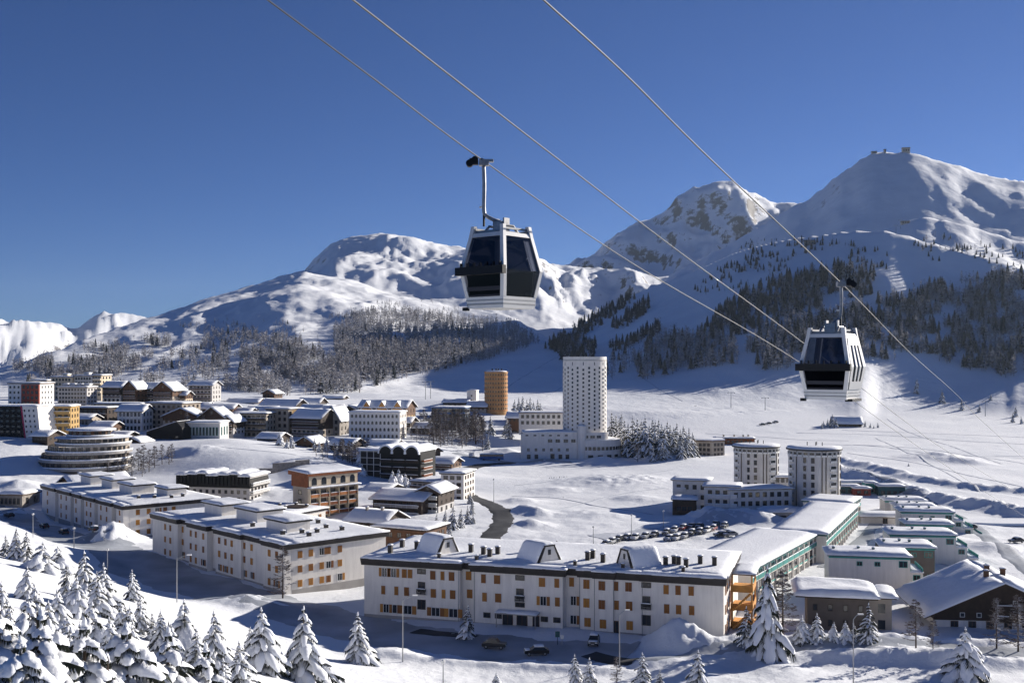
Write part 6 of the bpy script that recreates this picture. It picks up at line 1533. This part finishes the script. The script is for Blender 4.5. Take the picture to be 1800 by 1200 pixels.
def cabin(px, row_bottom, Y, rz, grip, label, door_right, arm_side):
    c = at(px, row_bottom, Y); e = empty('gondola_cabin', c, R(rz)); tag(e, label, 'gondola', 'gondola cabins')
    LV = [(0.0, 1.42), (0.34, 1.50), (1.12, 1.76), (2.12, 1.36), (2.34, 1.28)]
    b = MB(); ring(LV[3][1], 2.12, LV[4][1], 2.24, 0.08, b); b.build('roof_rim', ['cabin_white'], e)
    b = MB(); ring(LV[0][1], 0.0, LV[1][1], 0.34, 0.06, b)
    b.build('hull', ['cabin_white'], e)
    MB().box(-0.66, 0.66, -0.66, 0.66, 0.0, 0.06).build('floor_pan', ['cabin_grey'], e)
    b = MB()
    for z0, z1 in ((0.10, 0.14), (0.22, 0.25)):
        f = lambda z: 1.42 + 0.08 * z / 0.34 + 0.012
        ring(f(z0), z0, f(z1), z1, 0.02, b)
    b.build('hull_line', ['cabin_grey'], e)
    # corner pillars
    for sx in (-1, 1):
        for sy in (-1, 1):
            p = MB(); w = 0.13
            for (z0, w0), (z1, w1) in zip(LV[1:3] + LV[2:4], LV[2:4] + LV[3:5]) if False else ((LV[1], LV[2]), (LV[2], LV[3]), (LV[3], (2.46, 1.26))):
                a0, a1 = w0 / 2 + 0.01, w1 / 2 + 0.01
                q0 = [(sx * a0, sy * a0, z0), (sx * (a0 - w), sy * a0, z0), (sx * (a0 - w), sy * (a0 - w), z0), (sx * a0, sy * (a0 - w), z0)]
                q1 = [(sx * a1, sy * a1, z1), (sx * (a1 - w), sy * a1, z1), (sx * (a1 - w), sy * (a1 - w), z1), (sx * a1, sy * (a1 - w), z1)]
                for k in range(4): p.poly([q0[k], q0[(k + 1) % 4], q1[(k + 1) % 4], q1[k]])
                p.poly(q1)
            p.build('corner_pillar', ['cabin_white'], e)
    # glazing on four sides
    for k in range(4):
        cc, ss_ = [(1, 0), (0, 1), (-1, 0), (0, -1)][k]
        f = lambda x, y, z: (x * cc - y * ss_, x * ss_ + y * cc, z)
        door = (k == 1 and door_right)
        g = MB(); a = [w / 2 - 0.02 for z, w in LV]
        g.poly([f(-a[1], -a[1], .34), f(a[1], -a[1], .34), f(a[2], -a[2], 1.12), f(-a[2], -a[2], 1.12)]); g.poly([f(-a[2], -a[2], 1.12), f(a[2], -a[2], 1.12), f(a[3], -a[3], 2.12), f(-a[3], -a[3], 2.12)])
        g.build('window_pane', ['cabin_glass'], e)
        if door:
            d = MB()
            for x0, x1 in ((-0.62, -0.40), (-0.18, -0.04), (0.16, 0.30), (0.48, 0.64)):
                for (z0, w0), (z1, w1) in ((LV[1], LV[2]), (LV[2], LV[3])):
                    d.poly([f(x0 * w0 / 1.5, -w0 / 2 - 0.02, z0), f(x1 * w0 / 1.5, -w0 / 2 - 0.02, z0), f(x1 * w1 / 1.5, -w1 / 2 - 0.02, z1), f(x0 * w1 / 1.5, -w1 / 2 - 0.02, z1)])
            d.poly([f(-.62, -.775, .34), f(.62, -.775, .34), f(.66, -.83, .62), f(-.66, -.83, .62)]); d.poly([f(-.62, -.76, 1.85), f(.62, -.76, 1.85), f(.56, -.71, 2.12), f(-.56, -.71, 2.12)])
            d.build('sliding_door', ['cabin_white'], e)
            MB().box(*( (0.60, 0.86, -0.5, 0.5, -0.06, 0.03))).build('door_step', ['rubber'], e)
    for sy in (-1, 1):
        b = MB(); b.box(-0.62, 0.62, min(sy * 0.36, sy * 0.74), max(sy * 0.36, sy * 0.74), 0.36, 0.52); b.box(-0.64, 0.64, min(sy * 0.68, sy * 0.78), max(sy * 0.68, sy * 0.78), 0.52, 1.10)
        b.build('bench', ['seat_fabric'], e)
    # ski rack and bumper band on the front
    MB().box(-0.95, 0.95, -1.02, -0.86, 0.98, 1.22).build('ski_rack', ['rubber'], e)
    b = MB()
    for q in range(7): b.box(-0.78 + q * 0.26, -0.74 + q * 0.26, -0.98, -0.9, 1.22, 1.34)
    b.build('rack_post', ['rubber'], e)
    MB().box(-0.85, -0.68, -0.80, -0.66, -0.06, 0.04).build('bumper', ['rubber'], e)
    # roof frame
    r_ = MB(); r_.box(-0.58, 0.58, -0.58, 0.58, 2.20, 2.27)
    for s in (-1, 1): r_.box(s * 0.52 - 0.03, s * 0.52 + 0.03, -0.6, 0.6, 2.34, 2.40); r_.box(-0.6, 0.6, s * 0.52 - 0.03, s * 0.52 + 0.03, 2.28, 2.33)
    for x in (-0.3, 0.3): r_.tube([(x, -0.4, 2.3), (x, -0.2, 2.48), (x, 0.2, 2.48), (x, 0.4, 2.3)], 0.04, 6)
    ro = r_.build('roof_frame', ['cabin_grey'], e)
    b = MB(); b.box(-0.16, 0.16, -0.16, 0.16, 2.27, 2.62)
    for s in (-1, 1): b.box(s * 0.2 - 0.03, s * 0.2 + 0.03, -0.12, 0.12, 2.3, 2.72)
    b.build('suspension_block', ['galv'], ro)
    # hanger arm in the cabin's own frame
    G_ = at(*grip); d = G_ - c; cz, sz = math.cos(-R(rz)), math.sin(-R(rz)); gl = Vector((d.x * cz - d.y * sz, d.x * sz + d.y * cz, d.z))
    h0 = Vector((gl.x * 0.98, gl.y * 0.98, 2.98))
    pts = [Vector((0, 0, 2.60)), Vector((gl.x * 0.35, gl.y * 0.35, 2.66)), Vector((gl.x * 0.85, gl.y * 0.85, 2.80)), h0, gl.lerp(h0, 0.5) + Vector((0.02, 0, 0)), gl - Vector((gl.x * 0.0, 0, 0.1))]
    MB().tube(cat_rom(pts, 6), 0.058, 8).build('hanger_arm', ['galv'], e, smooth=True)
    MB().tube([h0 + Vector((0, 0, 0.0)), h0 + Vector((0, 0, -0.5))], 0.035, 6).build('damper', ['rubber'], e)
    MB().box(h0.x - 0.16, h0.x - 0.02, h0.y - 0.03, h0.y + 0.03, h0.z + 0.06, h0.z + 0.12).build('arm_lug', ['cabin_white'], e)
    gr = empty('grip', (gl.x, gl.y, gl.z), -R(rz)); gr.parent = e
    s = arm_side
    b = MB(); b.box(-0.14, 0.16, -0.1, 0.1, -0.13, -0.02); b.box(-0.09, 0.3, -0.08, 0.08, -0.02, 0.06); b.tube([(-0.05, -0.12, 0), (-0.05, 0.12, 0)], 0.09, 10); b.build('grip_jaw', ['galv'], gr)
    b = MB(); b.box(min(s * 0.16, s * 0.42), max(s * 0.16, s * 0.42), -0.09, 0.09, -0.10, 0.09); b.tube([(s * 0.42, -0.1, -0.06), (s * 0.42, 0.1, -0.06)], 0.11, 10); b.tube([(s * 0.26, -0.1, 0.05), (s * 0.26, 0.1, 0.05)], 0.10, 10); b.build('grip_roller', ['rubber'], gr)
    return e
cabin(881, 543, 33.0, -41, (850, 284, 33.0), 'gondola cabin with black ski rack, nearer one hanging against the sky', False, -1)
cabin(1463, 701, 38.0, -35, (1478, 497, 38.0), 'gondola cabin with striped sliding door, before the wooded ski hill', True, 1)
# lift pylons on the ski hill and meadow
def pylon(px, Y, h, label, tbar=2.4):
    p = onground(px, Y); e = empty('lift_pylon', p); tag(e, label, 'pylon', 'small lift pylons')
    MB().tube([(0, 0, -2), (0, 0, h)], [0.28, 0.2], 8).build('mast', ['metal_grey'], e)
    MB().box(-tbar, tbar, -0.15, 0.15, h, h + 0.3).build('crossbar', ['metal_grey'], e)
    b = MB()
    for s in (-1, 1): b.box(s * tbar - 0.1, s * tbar + 0.1, -0.8, 0.8, h - 0.35, h)
    b.build('sheave_train', ['metal_dark'], e)
for px, Y, h, lab in ((1732, 830, 11, 'lift pylon on the meadow near the right border'), (1285, 800, 11, 'lift pylon on the slope right of the white tower'), (1345, 800, 9, 'thin pylon on the meadow left of the farther gondola'), (748, 760, 12, 'pylon on the snow slope above the village, left one'), (757, 770, 12, 'pylon on the snow slope above the village, right one'), (1583, 1440, 12, 'pylon on the snowy shoulder under the summit'), (1575, 1430, 10, 'second pylon on the snowy shoulder')):
    pylon(px, Y, h, lab)
# ---------------------------------------------------------------- roads and trodden paths
def drape(name, pts, w, m, dz=0.10, label=None, step=1.6, nw=6):
    P_ = [Vector((px2u(a) * Y, Y, 0)) for a, Y in pts]
    C_ = cat_rom(P_, 10)
    out = [C_[0]]
    for p in C_[1:]:
        if (p - out[-1]).length > step: out.append(p)
    V_ = []; Fc = []
    for i, p in enumerate(out):
        d = (out[min(i + 1, len(out) - 1)] - out[max(i - 1, 0)]).normalized(); n = Vector((-d.y, d.x, 0)); ww = w if not callable(w) else w(i / (len(out) - 1))
        ww *= 1 + 0.10 * math.sin(i * 0.9) + 0.06 * math.sin(i * 2.3)
        for j in range(nw + 1):
            q = p + n * ww * (j / nw - 0.5)
            edge = abs(j / nw - 0.5) * 2
            V_.append((q.x, q.y, Hxy(q.x, q.y) + dz * (1 if edge < 0.9 else -1.5)))
    for i in range(len(out) - 1):
        for j in range(nw): a = i * (nw + 1) + j; Fc.append((a, a + 1, a + nw + 2, a + nw + 1))
    me = pydata(name, V_, Fc, M[m], None, True); o = link(name, me); o['kind'] = 'structure'
    return o
drape('street', [(-60, 380), (20, 350), (95, 320), (180, 285), (300, 252), (420, 230), (560, 212), (720, 197), (860, 190), (960, 187), (1060, 186), (1120, 184)], lambda t: 16 + 6 * math.sin(t * 3.1), 'packed_snow', 0.14)
drape('parking_strip', [(730, 201), (760, 199), (800, 197), (835, 195)], 5, 'asphalt', 0.18)
drape('asphalt_patch', [(1035, 184), (1075, 181), (1118, 179)], 6, 'asphalt', 0.22)
drape('curved_road', [(852, 296), (872, 314), (884, 336), (878, 358), (856, 378), (832, 392), (812, 410), (800, 440), (815, 480), (850, 512), (900, 528)], 8.0, 'asphalt', 0.16)
drape('hotel_drive', [(800, 545), (850, 538), (900, 532), (960, 530), (1010, 531)], 9, 'packed_snow', 0.12)
drape('right_road', [(1478, 478), (1530, 446), (1590, 408), (1640, 375), (1700, 335), (1745, 300), (1790, 272), (1840, 250)], 6.0, 'packed_snow', 0.14)
drape('lower_track', [(1120, 178), (1300, 184), (1480, 186), (1650, 186), (1850, 186)], 5, 'packed_snow', 0.10)
drape('yard_path', [(1450, 262), (1490, 285), (1530, 312), (1545, 345)], 5, 'packed_snow', 0.10)
mat('trodden', (0.62, 0.65, 0.70), 0.7, col2=(0.50, 0.53, 0.58), vscale=0.15, bump=0.3, bscale=1.0)
for k, pts in enumerate(([(1490, 560), (1600, 520), (1700, 470), (1800, 440)], [(1500, 610), (1620, 590), (1760, 540), (1850, 500)], [(1400, 700), (1560, 680), (1700, 640), (1820, 620)], [(1620, 300), (1690, 296), (1760, 300)], [(1640, 270), (1700, 262), (1770, 262)], [(1540, 660), (1600, 560), (1660, 480), (1720, 420)], [(930, 900), (880, 840), (840, 800), (800, 770)], [(920, 880), (860, 820), (815, 780)])):
    drape('snow_track', pts, 1.6, 'trodden', 0.10, None, 3.0, 4)
for pts in ([(905, 430), (960, 440), (1040, 455), (1120, 470), (1190, 490)], [(900, 400), (980, 395), (1060, 372), (1150, 350)], [(930, 350), (1000, 372), (1080, 400), (1170, 420)], [(1010, 1260), (960, 1120), (910, 980), (870, 860)], [(1100, 1180), (1040, 1060), (990, 940), (960, 850)], [(1130, 1100), (1120, 1000), (1150, 900), (1200, 820)],
            [(1430, 620), (1540, 600), (1660, 560), (1800, 560)], [(1480, 720), (1600, 700), (1720, 680), (1850, 660)], [(1240, 700), (1320, 680), (1420, 650), (1500, 640)], [(1560, 800), (1600, 700), (1680, 600), (1760, 520)], [(700, 800), (760, 790), (830, 800), (900, 820)], [(1600, 250), (1660, 240), (1740, 236), (1820, 240)], [(300, 480), (380, 476), (450, 470), (520, 462)]):
    drape('snow_track', pts, 1.3, 'trodden', 0.10, None, 3.0, 4)
drape('car_park', [(1055, 302), (1120, 310), (1200, 322), (1300, 336)], 15, 'trodden', 0.10)
# ---------------------------------------------------------------- cars
CARM = {}
def car_mat(n, col): mat('paint_' + n, col, 0.28, metal=0.2, spec=0.5)
for n, col in (('black', (0.012, 0.012, 0.014)), ('dark', (0.03, 0.032, 0.036)), ('blue', (0.02, 0.05, 0.14)), ('silver', (0.30, 0.31, 0.33)), ('red', (0.22, 0.02, 0.02)), ('white', (0.65, 0.65, 0.66)), ('green', (0.015, 0.05, 0.04))): car_mat(n, col)
mat('lamp_glass', (0.75, 0.75, 0.72), 0.1, spec=0.6); mat('tail', (0.35, 0.02, 0.02), 0.3); mat('rim', (0.35, 0.36, 0.37), 0.35, metal=0.7)
def car_meshes(tall=1.5):
    W2 = 0.87
    prof = [(-2.05, 0.38), (-2.12, 0.62), (-2.05, 0.90), (-1.0, 1.0), (1.55, 0.98), (2.02, 0.88), (2.08, 0.55), (2.0, 0.34)]
    body = MB(); n = len(prof)
    sec_ = [(-W2, 0.88), (-W2 * 0.97, 1.0), (W2 * 0.97, 1.0), (W2, 0.88)]
    body.extr(prof, -W2, W2)
    bd = body.mesh('body', ['paint_black'])
    cb = MB(); roof = [(-0.95, 0.97), (-0.35, tall - 0.06), (0.2, tall), (1.0, tall - 0.04), (1.85, 0.97)]
    k = len(roof); v0 = len(cb.v)
    for y, ins in ((-1, 0), (1, 0)):
        for x, z in roof: cb.v.append((x, y * (W2 - 0.04 - 0.18 * (z - 0.97) / (tall - 0.97)), z))
    for i in range(k - 1): cb.f.append((v0 + i, v0 + i + 1, v0 + k + i + 1, v0 + k + i)); cb.m.append(1 if i in (0, k - 2) else 0)
    cb.f.append(tuple(v0 + i for i in range(k))); cb.m.append(1); cb.f.append(tuple(v0 + k + i for i in reversed(range(k)))); cb.m.append(1)
    cm = cb.mesh('cabin', ['paint_black', 'glass'])
    wh = MB().tube([(0, -0.11, 0), (0, 0.11, 0)], 0.33, 14); wh.tube([(0, -0.125, 0), (0, 0.125, 0)], 0.19, 10, 1)
    wm = wh.mesh('wheel', ['rubber', 'rim'])
    sn = MB(); snow_slab(sn, -0.4, 1.2, -0.66, 0.66, tall - 0.03, 0.22, 3, 0.3, 0.02); snow_slab(sn, -2.0, -1.05, -0.78, 0.78, 0.93, 0.14, 4, 0.3, 0.0)
    sm_ = sn.mesh('roof_snow', ['snow'], True)
    hl = MB().box(-2.13, -2.03, -0.2, 0.2, 0.66, 0.82).mesh('headlight', ['lamp_glass']); tl = MB().box(2.02, 2.09, -0.14, 0.14, 0.66, 0.88).mesh('tail_light', ['tail'])
    pl = MB().box(-2.15, -2.1, -0.25, 0.25, 0.45, 0.56).mesh('number_plate', ['frame_white'])
    return bd, cm, wm, sm_, hl, tl, pl
CM = car_meshes(); CM2 = car_meshes(1.68)
PCACHE = {}
def painted(me, paint):
    k = (me.name, paint)
    if k not in PCACHE:
        c = me.copy(); c.materials[0] = M['paint_' + paint]; PCACHE[k] = c
    return PCACHE[k]
def car(px, Y, rz, paint, label, group, snow=True, kit=None, dz=0.12):
    kit = kit or CM; p = onground(px, Y, dz); e = empty('parked_car', p, R(rz)); tag(e, label, 'car', group)
    link('body', painted(kit[0], paint), e); link('cabin', painted(kit[1], paint), e)
    for x in (-1.32, 1.32):
        for y in (-0.80, 0.80): link('wheel', kit[2], e, (x, y, 0.33))
    for y in (-0.6, 0.6): link('headlight', kit[4], e, (0, y, 0)); link('tail_light', kit[5], e, (0, y, 0))
    link('number_plate', kit[6], e)
    if snow: link('roof_snow', kit[3], e)
    return e
car(869, 188.5, 170, 'dark', 'dark hatchback parked before the long block, left of the black car', 'cars on the square', False, CM2, 0.2)
car(943, 184.0, 6, 'black', 'black car with a snowy roof rack parked before the entrance canopy', 'cars on the square', True, CM, 0.2)
car(1044, 190.5, 80, 'dark', 'dark car with a snowy roof, parked nose-in by the long block', 'cars on the square', True, CM2, 0.2)
car(78, 326, -50, 'black', 'black car parked on the shaded street before the farthest block', 'cars on the square', False, CM, 0.2)
car(165, 300, -48, 'dark', 'dark car in front of the near corner of the farthest block', 'cars on the square', True, CM, 0.2)
car(16, 352, -40, 'black', 'black car beside the stone garage at the left border', 'cars on the square', True, CM, 0.2)
car(112, 318, -50, 'dark', 'dark car tucked against the farthest block', 'cars on the square', True, CM2, 0.2)
PN = ['dark', 'silver', 'dark', 'blue', 'white', 'silver', 'black', 'dark', 'white', 'red', 'dark', 'black', 'green', 'black']
ORD = ['first', 'second', 'third', 'fourth', 'fifth', 'sixth', 'seventh', 'eighth', 'ninth', 'tenth', 'eleventh', 'twelfth', 'thirteenth', 'fourteenth']
CN = {'dark': 'dark grey', 'silver': 'silver', 'blue': 'blue', 'white': 'white', 'black': 'black', 'red': 'red', 'green': 'dark green'}
for k, (a, b) in enumerate(((460, 240), (500, 225), (550, 210), (605, 196), (665, 192), (735, 182), (800, 170), (885, 156), (940, 146), (1003, 132), (1063, 116), (1118, 112), (1232, 100), (1292, 112))):
    py = 900 + b / 4 + 2; Y_ = 50 * F / (py - HOR)
    car(950 + a / 4, Y_, 62 + (k * 37) % 9, PN[k], '%s snow-covered car, %s from the left in the back row of the car park' % (CN[PN[k]], ORD[k]), 'snowy cars in the car park')
for k, (a, b) in enumerate(((903, 196), (955, 190), (1010, 180), (1062, 165), (1118, 156), (1168, 148), (1212, 134))):
    py = 900 + b / 4 + 2; Y_ = 50 * F / (py - HOR)
    car(950 + a / 4, Y_, 60 + (k * 29) % 9, PN[k + 3], '%s snow-covered car, %s from the left in the front row of the car park' % (CN[PN[k + 3]], ORD[k]), 'snowy cars in the car park')
for k, (a, b, n) in enumerate(((1270, 182, 'black'), (1300, 172, 'dark'), (1335, 184, 'silver'))):
    py = 900 + b / 4; Y_ = 50 * F / (py - HOR)
    car(950 + a / 4, Y_, 20, n, '%s snowed-in car, %s of three apart at the right end of the car park' % (CN[n], ORD[k]), 'snowy cars in the car park')
for k, (px, Y_, n) in enumerate(((1340, 742, 'dark'), (1351, 748, 'black'), (1363, 756, 'dark'), (1705, 322, 'black'), (1786, 300, 'dark'))):
    car(px, Y_, 20, n, ['dark car, left of three on the far meadow', 'black car, middle of three on the far meadow', 'dark car, right of three on the far meadow', 'black car on the road left of the oval deck', 'dark car at the right border below the oval deck'][k], 'cars on the right')
# bus and van by the tower hotel
p = onground(864, 534, 0.1); e = empty('bus', p, R(4)); tag(e, 'long blue bus with a snowy roof parked left of the tower hotel', 'bus')
MB().box(-5.8, 5.8, -1.25, 1.25, 0.45, 2.0).build('body', ['blue_paint'], e); MB().box(-5.75, 5.75, -1.22, 1.22, 2.0, 2.85).build('window_band', ['glass'], e)
r_ = MB().box(-5.8, 5.8, -1.25, 1.25, 2.85, 3.1).build('roof', ['blue_paint'], e); snow_slab(MB(), -5.8, 5.8, -1.25, 1.25, 3.1, 0.3, 3, 0.8).build('roof_snow', ['snow'], r_, smooth=True)
for x in (-3.8, 3.6):
    for y in (-1.15, 1.15): MB().tube([(x, y - 0.12, 0.5), (x, y + 0.12, 0.5)], 0.5, 12).build('wheel', ['rubber'], e)
p = onground(829, 538, 0.1); e = empty('van', p, R(80)); tag(e, 'white van parked left of the blue bus', 'van')
MB().extr([(-2.4, 0.4), (2.4, 0.4), (2.4, 1.1), (1.7, 1.3), (1.1, 2.2), (-2.4, 2.3)], -0.95, 0.95).build('body', ['paint_white'], e)
MB().extr([(1.2, 1.35), (1.68, 1.35), (1.15, 2.05)], -0.97, 0.97).build('window', ['glass'], e)
for x in (-1.5, 1.5):
    for y in (-0.85, 0.85): MB().tube([(x, y - 0.12, 0.35), (x, y + 0.12, 0.35)], 0.35, 12).build('wheel', ['rubber'], e)
# ---------------------------------------------------------------- street lamps, signs, posts
def lamp(px, top, bot, arm, label, Y=None, g='street lamps'):
    p = hit(px, bot) if Y is None else onground(px, Y); h = (bot - top) * p.y / F
    e = empty('street_lamp', p); tag(e, label, 'street lamp', g)
    MB().tube([(0, 0, -1), (0, 0, h * 0.5), (0, 0, h)], [0.11, 0.085, 0.06], 8).build('pole', ['metal_grey'], e)
    if arm:
        MB().tube([(0, 0, h), (arm * 0.5, 0, h + 0.45), (arm, 0, h + 0.75)], 0.055, 6).build('arm', ['metal_grey'], e)
        l = MB().box(arm - 0.05, arm + math.copysign(0.75, arm), -0.16, 0.16, h + 0.68, h + 0.86) if arm > 0 else MB().box(arm - 0.75, arm + 0.05, -0.16, 0.16, h + 0.68, h + 0.86)
        l.build('lamp_head', ['frame_white'], e)
    else: MB().lathe([(0.1, h), (0.3, h + 0.15), (0.28, h + 0.5), (0, h + 0.6)], 10).build('lamp_head', ['frame_white'], e)
lamp(311, 982, 1058, 1.9, 'street lamp with an arm to the right, before the second block')
lamp(708, 1054, 1162, 1.6, 'street lamp with an arm to the right, before the left end of the long block')
lamp(1089, 1080, 1172, 0.9, 'street lamp before the long block, right of the parked cars')
lamp(189, 968, 1012, 0, 'short street lamp left of the snow pile, on the shaded street')
lamp(130, 930, 964, 0, 'thin street lamp before the middle of the farthest block')
lamp(58, 905, 945, 0, 'thin street lamp at the far end of the shaded street')
lamp(1500, 1088, 1215, 0.7, 'tall thin lamp pole before the grey-brown house, reaching the bottom edge')
lamp(979, 928, 968, 0, 'thin lamp pole on the snowfield behind the long block, left one', 268)
lamp(1043, 915, 962, 0, 'thin lamp pole on the snowfield behind the long block, middle one', 280)
lamp(1110, 905, 948, 0, 'thin lamp pole at the edge of the car park', 300)
lamp(1166, 908, 936, 0, 'thin lamp pole among the parked snowy cars', 322)
lamp(868, 846, 890, 0, 'lamp pole beside the curving road', 372)
lamp(779, 1166, 1205, 0, 'short post at the bottom edge left of the cars')
p = onground(980, 190.5); e = empty('sign_post', p); tag(e, 'dark notice board on a post before the entrance of the long block', 'sign'); MB().box(-0.05, 0.05, -0.05, 0.05, -0.5, 2.4).build('post', ['metal_dark'], e); MB().box(-0.4, 0.4, -0.08, -0.05, 1.4, 2.4).build('board', ['teal_dark'], e)
p = onground(988, 190.0); e = empty('sign_post', p); tag(e, 'small white sign on a post right of the dark notice board', 'sign'); MB().box(-0.05, 0.05, -0.05, 0.05, -0.5, 1.9).build('post', ['metal_grey'], e); MB().box(-0.3, 0.3, -0.08, -0.05, 1.2, 1.9).build('board', ['frame_white'], e)
# ---------------------------------------------------------------- thin winter air
b = MB().box(-9000, 9000, -60, 9200, -2000, 660)
hz = bpy.data.materials.new('thin_air'); hz.use_nodes = True
for n in list(hz.node_tree.nodes): hz.node_tree.nodes.remove(n)
pv = hz.node_tree.nodes.new('ShaderNodeVolumePrincipled'); om = hz.node_tree.nodes.new('ShaderNodeOutputMaterial')
pv.inputs['Color'].default_value = (0.66, 0.81, 1.0, 1); pv.inputs['Density'].default_value = 0.000024; pv.inputs['Anisotropy'].default_value = 0.35
hz.node_tree.links.new(pv.outputs[0], om.inputs['Volume'])
M['thin_air'] = hz
h_ = b.build('haze', ['thin_air']); h_['kind'] = 'stuff'
